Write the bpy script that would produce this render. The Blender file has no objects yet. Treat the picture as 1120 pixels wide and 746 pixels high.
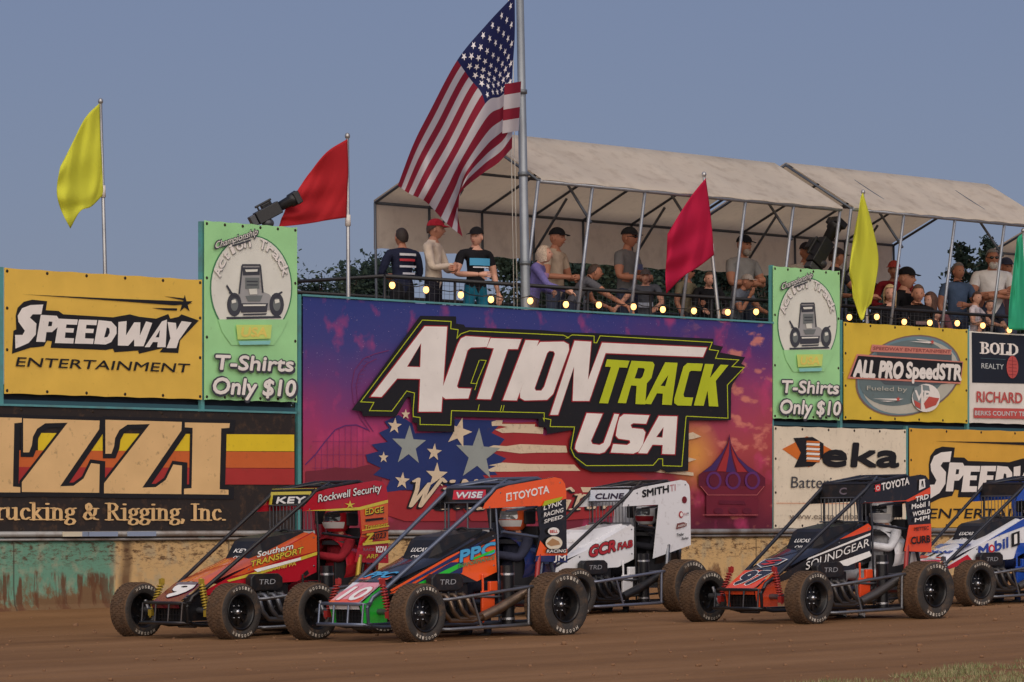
import bpy, bmesh, math, random
from math import sin, cos, pi, radians, sqrt, atan2, hypot
from mathutils import Vector, Matrix, noise
from mathutils.geometry import tessellate_polygon
random.seed(7)
SC = bpy.context.scene
COL = SC.collection

# ------------------------------------------------------------------ camera, sky, sun, exposure
CAMZ = 1.116
FPX = 4100.0           # focal length in pixels of the 1120 px wide photograph
HORIZON = 565.0        # row of the horizon
cam_d = bpy.data.cameras.new('camera')
cam = bpy.data.objects.new('camera', cam_d)
COL.objects.link(cam)
cam.location = (0, 0, CAMZ)
cam.rotation_euler = (radians(90), 0, 0)
cam_d.sensor_width = 36.0
cam_d.sensor_fit = 'HORIZONTAL'
cam_d.lens = 36.0 * FPX / 1120.0
cam_d.shift_y = (HORIZON - 373.0) / 1120.0
cam_d.clip_start = 0.5
cam_d.clip_end = 9000
SC.camera = cam

SUN_ELEV, SUN_AZ = radians(32.0), radians(178.0)   # azimuth measured clockwise from +Y: the sun is behind the camera
world = bpy.data.worlds.new('World')
SC.world = world
world.use_nodes = True
wn = world.node_tree
wn.nodes.clear()
sky = wn.nodes.new('ShaderNodeTexSky')
sky.sky_type = 'NISHITA'
sky.sun_disc = False
sky.sun_elevation = SUN_ELEV
sky.sun_rotation = SUN_AZ
sky.altitude = 0
sky.air_density = 1.0
sky.dust_density = 1.0
sky.ozone_density = 2.0
bgn = wn.nodes.new('ShaderNodeBackground')
bgn.inputs['Strength'].default_value = 0.13
won = wn.nodes.new('ShaderNodeOutputWorld')
dusk = wn.nodes.new('ShaderNodeMix'); dusk.data_type = 'RGBA'      # slate-blue twilight veil over the clear sky
dusk.inputs[0].default_value = 0.88
dusk.inputs[7].default_value = (0.94, 1.10, 1.90, 1)
wn.links.new(sky.outputs[0], dusk.inputs[6])
wn.links.new(dusk.outputs[2], bgn.inputs[0])
wn.links.new(bgn.outputs[0], won.inputs[0])

sun_d = bpy.data.lights.new('sun', 'SUN')
sun_d.energy = 2.9
sun_d.angle = radians(95)
sun_d.color = (1.0, 0.87, 0.72)
sun = bpy.data.objects.new('sun', sun_d)
COL.objects.link(sun)
sd = Vector((sin(SUN_AZ) * cos(SUN_ELEV), cos(SUN_AZ) * cos(SUN_ELEV), sin(SUN_ELEV)))
sun.rotation_euler = sd.to_track_quat('Z', 'Y').to_euler()

SC.view_settings.view_transform = 'Standard'
SC.view_settings.look = 'None'
SC.view_settings.gamma = 1
SC.view_settings.use_curve_mapping = False
SC.view_settings.exposure = 0.16
# ------------------------------------------------------------------ helpers
def lin(r, g, b):
    f = lambda c: (c / 12.92) if c <= 0.04045 else ((c + 0.055) / 1.055) ** 2.4
    return (f(r / 255), f(g / 255), f(b / 255))

def make_mat(name, col, rough=0.6, metal=0.0, spec=0.5, var=0.0, vscale=6.0, bump=0.0, bscale=30.0,
             dirt=0.0, dscale=4.0, dcol=(0.12, 0.065, 0.035), emit=None, estr=0.0, coat=0.0, trans=0.0, alpha=1.0, dthr=0.5):
    m = bpy.data.materials.new(name)
    m.use_nodes = True
    nt = m.node_tree
    b = nt.nodes['Principled BSDF']
    b.inputs['Base Color'].default_value = (*col, 1)
    b.inputs['Roughness'].default_value = rough
    b.inputs['Metallic'].default_value = metal
    b.inputs['Specular IOR Level'].default_value = spec
    b.inputs['Coat Weight'].default_value = coat
    if trans: b.inputs['Transmission Weight'].default_value = trans
    b.inputs['Alpha'].default_value = alpha
    if emit:
        b.inputs['Emission Color'].default_value = (*emit, 1)
        b.inputs['Emission Strength'].default_value = estr
    need = var or bump or dirt
    if need:
        tc = nt.nodes.new('ShaderNodeTexCoord')
    src = None
    if var:
        n = nt.nodes.new('ShaderNodeTexNoise'); n.inputs['Scale'].default_value = vscale; n.inputs['Detail'].default_value = 5
        nt.links.new(tc.outputs['Object'], n.inputs['Vector'])
        mr = nt.nodes.new('ShaderNodeMapRange')
        mr.inputs['From Min'].default_value = 0.3; mr.inputs['From Max'].default_value = 0.7
        mr.inputs['To Min'].default_value = 1 - var; mr.inputs['To Max'].default_value = 1 + var
        nt.links.new(n.outputs['Fac'], mr.inputs['Value'])
        mx = nt.nodes.new('ShaderNodeMix'); mx.data_type = 'RGBA'; mx.blend_type = 'MULTIPLY'
        mx.inputs['Factor'].default_value = 1.0
        mx.inputs[6].default_value = (*col, 1)
        nt.links.new(mr.outputs[0], mx.inputs[7])
        src = mx.outputs[2]
    if dirt:
        n = nt.nodes.new('ShaderNodeTexNoise'); n.inputs['Scale'].default_value = dscale; n.inputs['Detail'].default_value = 8
        n.inputs['Roughness'].default_value = 0.65
        nt.links.new(tc.outputs['Object'], n.inputs['Vector'])
        mr = nt.nodes.new('ShaderNodeMapRange')
        mr.inputs['From Min'].default_value = dthr; mr.inputs['From Max'].default_value = dthr + 0.22
        mr.inputs['To Max'].default_value = dirt
        nt.links.new(n.outputs['Fac'], mr.inputs['Value'])
        mx = nt.nodes.new('ShaderNodeMix'); mx.data_type = 'RGBA'
        nt.links.new(mr.outputs[0], mx.inputs['Factor'])
        if src: nt.links.new(src, mx.inputs[6])
        else: mx.inputs[6].default_value = (*col, 1)
        mx.inputs[7].default_value = (*dcol, 1)
        src = mx.outputs[2]
    if src: nt.links.new(src, b.inputs['Base Color'])
    if bump:
        n = nt.nodes.new('ShaderNodeTexNoise'); n.inputs['Scale'].default_value = bscale; n.inputs['Detail'].default_value = 4
        nt.links.new(tc.outputs['Object'], n.inputs['Vector'])
        bp = nt.nodes.new('ShaderNodeBump'); bp.inputs['Strength'].default_value = bump; bp.inputs['Distance'].default_value = 0.02
        nt.links.new(n.outputs['Fac'], bp.inputs['Height'])
        nt.links.new(bp.outputs[0], b.inputs['Normal'])
    return m

_mc = {}
def M(name, *a, **k):
    if name not in _mc: _mc[name] = make_mat(name, *a, **k)
    return _mc[name]

def V(*a): return Vector(a)

class MB:
    """collects faces; build() links them as one mesh object"""
    def __init__(s):
        s.v = []; s.f = []; s.m = []; s.sm = []; s.mi = 0; s.smooth = False; s.T = None
    def add(s, vs, fs, smooth=None):
        o = len(s.v)
        if s.T is not None: vs = [s.T @ Vector(p) for p in vs]
        s.v += [tuple(p) for p in vs]
        for f in fs:
            s.f.append([i + o for i in f]); s.m.append(s.mi); s.sm.append(s.smooth if smooth is None else smooth)
    def box(s, c, d, R=None):
        hx, hy, hz = d[0] / 2, d[1] / 2, d[2] / 2
        vs = [Vector((x * hx, y * hy, z * hz)) for x in (-1, 1) for y in (-1, 1) for z in (-1, 1)]
        if R is not None: vs = [R @ p for p in vs]
        c = Vector(c)
        s.add([p + c for p in vs], [(0, 1, 3, 2), (4, 6, 7, 5), (0, 4, 5, 1), (2, 3, 7, 6), (0, 2, 6, 4), (1, 5, 7, 3)], False)
    def tube(s, pts, r, n=8, cap=True, sq=(1, 1)):
        pts = [Vector(p) for p in pts]
        k = len(pts)
        rs = r if isinstance(r, (list, tuple)) else [r] * k
        t0 = (pts[1] - pts[0]).normalized()
        up = Vector((0, 0, 1)) if abs(t0.z) < 0.9 else Vector((0, 1, 0))
        X = t0.cross(up).normalized(); Y = X.cross(t0).normalized()
        vs = []
        for i in range(k):
            a = pts[max(i - 1, 0)]; b = pts[min(i + 1, k - 1)]
            t = (b - a).normalized()
            X = (X - t * X.dot(t)).normalized(); Y = t.cross(X).normalized()
            for j in range(n):
                an = 2 * pi * j / n
                vs.append(pts[i] + X * (cos(an) * rs[i] * sq[0]) + Y * (sin(an) * rs[i] * sq[1]))
        fs = []
        for i in range(k - 1):
            for j in range(n):
                j2 = (j + 1) % n
                fs.append((i * n + j, i * n + j2, (i + 1) * n + j2, (i + 1) * n + j))
        s.add(vs, fs, True)
        if cap:
            s.add([vs[j] for j in range(n)], [tuple(range(n))[::-1]], False)
            s.add([vs[(k - 1) * n + j] for j in range(n)], [tuple(range(n))], False)
    def ell(s, c, r, nu=12, nv=8, R=None):
        vs = []; c = Vector(c)
        for i in range(nv + 1):
            th = pi * i / nv
            for j in range(nu):
                ph = 2 * pi * j / nu
                p = Vector((r[0] * sin(th) * cos(ph), r[1] * sin(th) * sin(ph), r[2] * cos(th)))
                vs.append((R @ p if R is not None else p) + c)
        fs = [(i * nu + j, (i + 1) * nu + j, (i + 1) * nu + (j + 1) % nu, i * nu + (j + 1) % nu) for i in range(nv) for j in range(nu)]
        s.add(vs, fs, True)
    def lathe(s, prof, n=32, axis='y', c=(0, 0, 0), closed=False):
        """prof: list of (radius, along-axis)"""
        vs = []; c = Vector(c)
        for (r, h) in prof:
            for j in range(n):
                a = 2 * pi * j / n
                if axis == 'y': p = Vector((r * cos(a), h, r * sin(a)))
                elif axis == 'x': p = Vector((h, r * cos(a), r * sin(a)))
                else: p = Vector((r * cos(a), r * sin(a), h))
                vs.append(p + c)
        k = len(prof)
        fs = []
        for i in range(k if closed else k - 1):
            i2 = (i + 1) % k
            for j in range(n):
                j2 = (j + 1) % n
                fs.append((i * n + j, i2 * n + j, i2 * n + j2, i * n + j2))
        s.add(vs, fs, True)
    def poly(s, pts2, fn, holes=()):
        """flat polygon, pts2 mapped to 3-D by fn"""
        loops = [[Vector((p[0], p[1], 0)) for p in pts2]] + [[Vector((p[0], p[1], 0)) for p in h] for h in holes]
        tris = tessellate_polygon(loops)
        flat = [p for l in loops for p in l]
        s.add([fn(p[0], p[1]) for p in flat], [tuple(t) for t in tris], False)
    def plate(s, pts2, fn, th, nrm):
        """solid plate: polygon pts2 mapped by fn, thickness th along -nrm"""
        n = len(pts2); nrm = Vector(nrm)
        A = [Vector(fn(*p)) for p in pts2]; B = [p - nrm * th for p in A]
        tris = tessellate_polygon([[Vector((p[0], p[1], 0)) for p in pts2]])
        s.add(A + B, [tuple(t) for t in tris] + [tuple(i + n for i in t[::-1]) for t in tris] +
              [(i, (i + 1) % n, (i + 1) % n + n, i + n) for i in range(n)], False)
    def grid(s, P, smooth=True, close=False):
        h = len(P); w = len(P[0])
        s.add([p for row in P for p in row],
              [(i * w + j, i * w + j + 1, (i + 1) * w + j + 1, (i + 1) * w + j) for i in range(h - 1) for j in range(w - 1)], smooth)
    def build(s, name, mats, parent=None, loc=None, rotz=None, fix=True):
        me = bpy.data.meshes.new(name)
        me.from_pydata(s.v, [], s.f)
        if not isinstance(mats, (list, tuple)): mats = [mats]
        for m in mats: me.materials.append(m)
        me.polygons.foreach_set('material_index', s.m)
        me.polygons.foreach_set('use_smooth', s.sm)
        me.update()
        if fix:
            bm = bmesh.new(); bm.from_mesh(me)
            bmesh.ops.remove_doubles(bm, verts=bm.verts, dist=1e-5)
            bmesh.ops.recalc_face_normals(bm, faces=bm.faces)
            bm.to_mesh(me); bm.free()
        o = bpy.data.objects.new(name, me)
        COL.objects.link(o)
        if parent is not None: o.parent = parent
        if loc is not None: o.location = loc
        if rotz is not None: o.rotation_euler = (0, 0, rotz)
        return o

def thing(name, label, cat, loc=(0, 0, 0), rotz=0.0, group=None):
    o = bpy.data.objects.new(name, None)
    COL.objects.link(o)
    o.empty_display_size = 0.2
    o.location = loc; o.rotation_euler = (0, 0, rotz)
    o['label'] = label; o['category'] = cat
    if group: o['group'] = group
    return o

def tag(o, label=None, cat=None, group=None, kind=None):
    if label: o['label'] = label
    if cat: o['category'] = cat
    if group: o['group'] = group
    if kind: o['kind'] = kind
    return o

def copy_tree(o, parent=None):
    c = o.copy(); COL.objects.link(c)
    if parent is not None: c.parent = parent
    for ch in list(o.children):
        copy_tree(ch, c)
    return c

# ---- lettering: outlines of the built-in font as flat meshes
_tc = {}
def text_mesh(s, bold=0.0):
    """returns verts (x 0..w, y with cap height = 1) and faces"""
    key = (s, round(bold, 4))
    if key in _tc: return _tc[key]
    cu = bpy.data.curves.new('t', 'FONT')
    cu.body = s; cu.size = 1.0; cu.offset = bold; cu.resolution_u = 3; cu.fill_mode = 'FRONT'
    ob = bpy.data.objects.new('t', cu)
    COL.objects.link(ob)
    dg = bpy.context.evaluated_depsgraph_get()
    dg.update()
    me = bpy.data.meshes.new_from_object(ob.evaluated_get(dg))
    vs = [v.co.copy() for v in me.vertices]; fs = [tuple(p.vertices) for p in me.polygons]
    bpy.data.objects.remove(ob); bpy.data.curves.remove(cu); bpy.data.meshes.remove(me)
    CAP = 0.729
    if not vs: _tc[key] = ([], [], 1.0); return _tc[key]
    x0 = min(v.x for v in vs); x1 = max(v.x for v in vs)
    vs = [((v.x - x0) / CAP, v.y / CAP) for v in vs]
    _tc[key] = (vs, fs, (x1 - x0) / CAP)
    return _tc[key]

def put_text(mb, s, o, ex, ey, width, height, bold=0.0, shear=0.0, grow=0.0):
    """text fitted to width x height (cap height) from the baseline origin o along unit vectors ex, ey"""
    vs, fs, w = text_mesh(s)
    if not vs: return
    o = Vector(o); ex = Vector(ex); ey = Vector(ey)
    kx = width / w
    nrm = ex.cross(ey)
    d = bold / .729 * height
    sh = [(0, 0)] if d <= 0 else [(cos(pi * i / 4) * d, sin(pi * i / 4) * d) for i in range(8)] + [(0, 0)]
    for q, (sx, sy) in enumerate(sh):        # heavier weights: the outline is swept round a small circle
        mb.add([o + ex * (x * kx + shear * y * height + sx) + ey * (y * height + sy) + nrm * (.00015 * q) for x, y in vs], fs, False)

def offset_poly(pts, d):
    """miter offset of a closed polygon outward by d"""
    n = len(pts)
    area = sum(pts[i][0] * pts[(i + 1) % n][1] - pts[(i + 1) % n][0] * pts[i][1] for i in range(n))
    sg = 1 if area > 0 else -1
    out = []
    for i in range(n):
        a, b, c = Vector(pts[i - 1]).to_2d(), Vector(pts[i]).to_2d(), Vector(pts[(i + 1) % n]).to_2d()
        e1 = (b - a).normalized(); e2 = (c - b).normalized()
        n1 = Vector((e1.y, -e1.x)) * sg; n2 = Vector((e2.y, -e2.x)) * sg
        m = n1 + n2
        L = max(m.length, 0.3)
        m = m.normalized() if m.length > 1e-6 else n1
        k = min(2.0 / L, 2.2) if L > 0 else 1
        out.append((b.x + m.x * d * k, b.y + m.y * d * k))
    return out

def stroke_quads(pts, w, closed=False):
    """ribbon of width w along a polyline: list of polygons"""
    out = []
    n = len(pts)
    P = [Vector(p).to_2d() for p in pts]
    left = []; right = []
    for i in range(n):
        if closed: a, b, c = P[i - 1], P[i], P[(i + 1) % n]
        else: a, b, c = P[max(i - 1, 0)], P[i], P[min(i + 1, n - 1)]
        e1 = (b - a).normalized() if (b - a).length > 1e-9 else (c - b).normalized()
        e2 = (c - b).normalized() if (c - b).length > 1e-9 else e1
        n1 = Vector((-e1.y, e1.x)); n2 = Vector((-e2.y, e2.x))
        m = n1 + n2
        L = max(m.length, 0.7)
        m = m.normalized() if m.length > 1e-6 else n1
        left.append(b + m * (w / L)); right.append(b - m * (w / L))
    for i in range(n if closed else n - 1):
        j = (i + 1) % n
        out.append([left[i], left[j], right[j], right[i]])
    return out

# ---- frame of the wall: L along it, d towards the camera, h = height
TH = radians(46.49)
UX, UY = cos(TH), sin(TH)
W0 = (-5.327, 39.42)
def W(L, d, h): return Vector((W0[0] + UX * L + UY * d, W0[1] + UY * L - UX * d, h))
def Ld(x, y):
    ax, ay = x - W0[0], y - W0[1]
    return ax * UX + ay * UY, ax * UY - ay * UX
def P(px, py, d=0.0):
    """where the line of sight through a point of the photograph meets the plane d of the wall: (L, h)"""
    vx, vz = (px - 560.0) / FPX, (HORIZON - py) / FPX
    t = (d + W0[0] * UY - W0[1] * UX) / (vx * UY - UX)
    x, y = vx * t, t
    return Ld(x, y)[0], CAMZ + vz * t
def PW(px, py, d=0.0):
    L, h = P(px, py, d)
    return W(L, d, h)
def PY(px, py, Y):
    return Vector(((px - 560.0) / FPX * Y, Y, CAMZ + (HORIZON - py) / FPX * Y))

def ground_z(x, y):
    L, d = Ld(x, y)
    L0, d0 = Ld(-0.85, 33.8)
    Lc = max(-14.0, min(L, 24.0)); dc = max(0.0, min(d, 15.0))
    z = 0.0115 * (Lc - L0) - 0.008 * (d0 - dc)
    if d < 2.2: z += 0.17 * (1 - max(d, 0) / 2.2) ** 2.2
    if d < 0: z -= 0.0
    return z
# ------------------------------------------------------------------ ground
def dirt_material():
    m = bpy.data.materials.new('track_dirt'); m.use_nodes = True
    nt = m.node_tree; b = nt.nodes['Principled BSDF']
    b.inputs['Roughness'].default_value = 0.9; b.inputs['Specular IOR Level'].default_value = 0.2
    tc = nt.nodes.new('ShaderNodeTexCoord')
    def mapped(rot, sc):
        # rotate first so that x runs along the track, then stretch
        r = nt.nodes.new('ShaderNodeMapping'); r.inputs['Rotation'].default_value = (0, 0, rot)
        nt.links.new(tc.outputs['Object'], r.inputs['Vector'])
        k = nt.nodes.new('ShaderNodeMapping'); k.inputs['Scale'].default_value = sc
        nt.links.new(r.outputs[0], k.inputs['Vector'])
        return k
    def tex(mp, scale, det, rough=0.6):
        n = nt.nodes.new('ShaderNodeTexNoise'); n.inputs['Scale'].default_value = scale
        n.inputs['Detail'].default_value = det; n.inputs['Roughness'].default_value = rough
        nt.links.new(mp.outputs[0], n.inputs['Vector']); return n
    streak = tex(mapped(-TH, (0.05, 0.85, 1)), 1.5, 7, 0.55)
    patch = tex(mapped(-TH, (0.5, 1.0, 1)), 0.7, 6)
    fine = tex(mapped(-TH, (1, 1.6, 1)), 34, 6, 0.75)
    cr = nt.nodes.new('ShaderNodeValToRGB')
    e = cr.color_ramp.elements
    e[0].position = 0.30; e[0].color = (0.125, 0.060, 0.025, 1)
    e[1].position = 0.72; e[1].color = (0.295, 0.160, 0.076, 1)
    x = e.new(0.5); x.color = (0.205, 0.105, 0.045, 1)
    ad = nt.nodes.new('ShaderNodeMath'); ad.operation = 'MULTIPLY_ADD'; ad.inputs[1].default_value = 0.55
    nt.links.new(streak.outputs['Fac'], ad.inputs[0])
    md = nt.nodes.new('ShaderNodeMath'); md.operation = 'MULTIPLY'; md.inputs[1].default_value = 0.27
    nt.links.new(patch.outputs['Fac'], md.inputs[0])
    nt.links.new(md.outputs[0], ad.inputs[2])
    fd = nt.nodes.new('ShaderNodeMath'); fd.operation = 'MULTIPLY_ADD'; fd.inputs[1].default_value = 0.22
    nt.links.new(fine.outputs['Fac'], fd.inputs[0]); nt.links.new(ad.outputs[0], fd.inputs[2])
    nt.links.new(fd.outputs[0], cr.inputs['Fac'])
    nt.links.new(cr.outputs['Color'], b.inputs['Base Color'])
    bp = nt.nodes.new('ShaderNodeBump'); bp.inputs['Strength'].default_value = 0.5; bp.inputs['Distance'].default_value = 0.04
    nt.links.new(fd.outputs[0], bp.inputs['Height']); nt.links.new(bp.outputs[0], b.inputs['Normal'])
    return m
def build_ground():
    def axis(lo, hi, st, far):
        a = [lo + i * st for i in range(int((hi - lo) / st) + 1)]
        pre = []; g = 1.0
        while g < far: pre.append(lo - g); g *= 1.8
        post = []; g = 1.0
        while g < far: post.append(a[-1] + g); g *= 1.8
        return pre[::-1] + a + post
    Ls = axis(-12, 16, 0.11, 5000); ds = axis(-1.0, 20, 0.07, 5000)
    mb = MB(); rows = []
    for d in ds:
        row = []
        for L in Ls:
            p = W(L, d, 0)
            z = ground_z(p.x, p.y)
            if -12 <= L <= 16 and 0 < d < 20:
                q = Vector((L * 0.25, d * 2.0, 0))
                z += 0.012 * noise.noise(q) + 0.010 * noise.noise(Vector((L * 0.9, d * 6.0, 3))) + 0.007 * noise.noise(Vector((L * 5, d * 9, 7)))
            row.append((p.x, p.y, z))
        rows.append(row)
    mb.grid(rows)
    return tag(mb.build('ground', dirt_material(), fix=False), kind='structure')
build_ground()

# loose clods of dirt thrown over the track
def build_clods():
    rng = random.Random(3); mb = MB()
    for i in range(900):
        L = rng.uniform(-11, 15); d = rng.uniform(0.1, 15)
        p = W(L, d, 0); z = ground_z(p.x, p.y)
        r = rng.uniform(0.006, 0.016) * (1.6 if rng.random() < 0.08 else 1)
        vs = [Vector((rng.uniform(.6, 1.2) * sx * r, rng.uniform(.6, 1.2) * sy * r, sz * r * rng.uniform(.5, 1))) for sx in (-1, 1) for sy in (-1, 1) for sz in (-1, 1)]
        mb.add([v + Vector((p.x, p.y, z + r * .3)) for v in vs], [(0, 1, 3, 2), (4, 6, 7, 5), (0, 4, 5, 1), (2, 3, 7, 6), (0, 2, 6, 4), (1, 5, 7, 3)], True)
    return tag(mb.build('dirt_clods', M('clod', (0.20, 0.105, 0.055), 0.95), fix=False),
               'loose brown clods of dirt scattered over the track', 'dirt', kind='stuff')
build_clods()

def build_infield():
    rng = random.Random(5); mb = MB()
    for i in range(26000):
        L = rng.uniform(-9.0, 2.5); d = 14.85 - .2 * (L + 3) + abs(rng.gauss(0, 1)) * 1.3 + 0.28 * noise.noise(Vector((L * .8, 0, 0)))
        dens = noise.noise(Vector((L * 1.3, d * 2.2, 1))) + 0.35 * (d - 14.9 + .2 * (L + 3))
        if dens < -0.12: continue
        p = W(L, d, 0); z = ground_z(p.x, p.y)
        h = rng.uniform(0.012, 0.05); a = rng.uniform(0, 2 * pi); w = rng.uniform(0.003, 0.006)
        lean = rng.uniform(0, .035); b = rng.uniform(0, 2 * pi)
        c = Vector((p.x, p.y, z - 0.004)); s = Vector((cos(a) * w, sin(a) * w, 0))
        mb.mi = 0 if rng.random() < .6 else 1
        mb.add([c - s, c + s, c + Vector((cos(b) * lean, sin(b) * lean, h))], [(0, 1, 2)], False)
    return tag(mb.build('infield_grass', [M('grass_a', (0.17, 0.18, 0.07), 0.8), M('grass_b', (0.30, 0.25, 0.13), 0.85)], fix=False),
               'short patchy dull green grass at the edge of the dirt track', 'grass', kind='stuff')
build_infield()

# ------------------------------------------------------------------ retaining wall along the track
L_END = P(1120, 560)[0] + 9
L_BEG = -6.0
def wall_material():
    m = bpy.data.materials.new('painted_concrete'); m.use_nodes = True
    nt = m.node_tree; b = nt.nodes['Principled BSDF']; b.inputs['Roughness'].default_value = 0.85
    tc = nt.nodes.new('ShaderNodeTexCoord')
    sx = nt.nodes.new('ShaderNodeSeparateXYZ'); nt.links.new(tc.outputs['Object'], sx.inputs[0])
    def noi(scale, det, mp=(1, 1, 1), rough=.6):
        k = nt.nodes.new('ShaderNodeMapping'); k.inputs['Scale'].default_value = mp
        nt.links.new(tc.outputs['Object'], k.inputs['Vector'])
        n = nt.nodes.new('ShaderNodeTexNoise'); n.inputs['Scale'].default_value = scale; n.inputs['Detail'].default_value = det; n.inputs['Roughness'].default_value = rough
        nt.links.new(k.outputs[0], n.inputs['Vector']); return n.outputs['Fac']
    def math_(op, a, c, v=None):
        n = nt.nodes.new('ShaderNodeMath'); n.operation = op
        for i, q in enumerate((a, c, v)):
            if q is None: continue
            if isinstance(q, (int, float)): n.inputs[i].default_value = q
            else: nt.links.new(q, n.inputs[i])
        return n.outputs[0]
    def mr(x, a, c, lo=0., hi=1.):
        n = nt.nodes.new('ShaderNodeMapRange'); n.inputs[1].default_value = a; n.inputs[2].default_value = c; n.inputs[3].default_value = lo; n.inputs[4].default_value = hi
        nt.links.new(x, n.inputs[0]); return n.outputs[0]
    def mix(f, c1, c2):
        n = nt.nodes.new('ShaderNodeMix'); n.data_type = 'RGBA'
        if isinstance(f, (int, float)): n.inputs[0].default_value = f
        else: nt.links.new(f, n.inputs[0])
        for i, q in ((6, c1), (7, c2)):
            if isinstance(q, tuple): n.inputs[i].default_value = (*q, 1)
            else: nt.links.new(q, n.inputs[i])
        return n.outputs[2]
    Lb = P(126, 620)[0] - L_BEG
    edge = math_('ADD', sx.outputs[0], mr(noi(2.5, 3), 0, 1, -.06, .06))
    paint = mix(mr(edge, Lb - .02, Lb + .02), lin(104, 152, 130), lin(204, 170, 118))
    # worn patches show bare concrete, then mud thrown up by the wheels, thicker towards the ground
    paint = mix(mr(noi(5, 8), .50, .62, 0, .55), paint, lin(168, 160, 135))
    hgt = sx.outputs[2]
    low = mr(hgt, 0.05, 0.55, .26, -.06)
    Lc = mr(sx.outputs[0], Lb - 1.4, Lb + .6, 0.03, 0.0)
    mud1 = math_('ADD', math_('ADD', noi(2.6, 9, (1, 1, .75), .7), low), Lc)
    mud = mr(mud1, .60, .70, 0, .93)
    spk = mr(noi(26, 3, (.7, 1, 1.6), .7), .57, .66, 0, .75)
    top = mr(hgt, .40, .62, 0, 1)
    spk = math_('MULTIPLY', spk, mr(top, 0, 1, .25, 1))
    dark = mr(math_('ABSOLUTE', math_('SUBTRACT', edge, math_('MULTIPLY_ADD', hgt, .1, Lb + .10)), None), .03, .10, .75, 0)
    col = mix(mud, paint, lin(118, 82, 50))
    col = mix(spk, col, lin(92, 64, 42))
    col = mix(dark, col, lin(88, 66, 48))
    # runs of clay down the paint, spatter along the top, and the joints between the poured lengths
    run = mr(noi(3.4, 5, (1.5, 1, .22), .6), .51, .56, 0, .92)
    run = math_('MULTIPLY', run, mr(math_('ADD', hgt, mr(noi(6, 3), 0, 1, -.15, .15)), .46, .40))
    run = math_('MULTIPLY', run, mr(sx.outputs[0], Lb - .2, Lb + .3, 1.0, .25))
    col = mix(run, col, lin(98, 62, 38))
    spt = math_('MULTIPLY', mr(noi(15, 6, (.55, 1, 1.5), .75), .50, .60, 0, .9), mr(hgt, .48, .60, 0, 1))
    col = mix(spt, col, lin(84, 56, 36))
    jn = math_('MODULO', sx.outputs[0], 3.05)
    col = mix(mr(jn, .012, .03, .7, 0), col, lin(60, 46, 36))
    nt.links.new(col, b.inputs['Base Color'])
    bp = nt.nodes.new('ShaderNodeBump'); bp.inputs['Strength'].default_value = .6; bp.inputs['Distance'].default_value = .02
    nt.links.new(mud1, bp.inputs['Height']); nt.links.new(bp.outputs[0], b.inputs['Normal'])
    return m
H_WALL = P(60, 592)[1]
H_BASE = ground_z(*W(0, 0.02, 0)[:2]) - 0.06
def build_wall():
    base = W(L_BEG, 0.0, H_BASE)
    t = thing('retaining_wall', 'low concrete track wall painted teal at the left and tan beyond, splashed with mud', 'wall', base, TH)
    mb = MB()
    top = H_WALL - H_BASE
    Ln = L_END - L_BEG
    # jersey-like section, slightly battered
    sec = [(0.10, 0), (0.02, 0.12), (0.0, 0.3), (0.0, top - .03), (-0.03, top), (-0.27, top), (-0.3, top - .03), (-0.3, 0)]
    n = 60
    rows = []
    for i in range(n + 1):
        x = Ln * i / n
        rows.append([(x, -d, z) for d, z in sec])
    mb.grid(rows, False)
    mb.build('concrete', wall_material(), t)
    r = MB()
    r.tube([(0, -0.03, top + .075), (Ln, -0.03, top + .075)], .032, 8)
    r.tube([(0, -0.02, top + .018), (Ln, -0.02, top + .018)], .016, 6)
    r.build('rail', M('rail_grey', lin(150, 150, 150), .5, .3, dirt=.7, dscale=3, dthr=.42), t)
    for i, (px, ln, c) in enumerate([(78, .35, lin(225, 215, 190)), (104, .5, lin(150, 165, 190)), (150, .4, lin(150, 165, 190))]):
        q = MB(); L = P(px, 585)[0] - L_BEG
        q.box((L, -0.075, top + .075), (ln, .02, .05))
        q.build('rail_sleeve', M('sleeve%d' % (i > 0), c, .4, .2), t)
    return t
build_wall()

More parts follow.
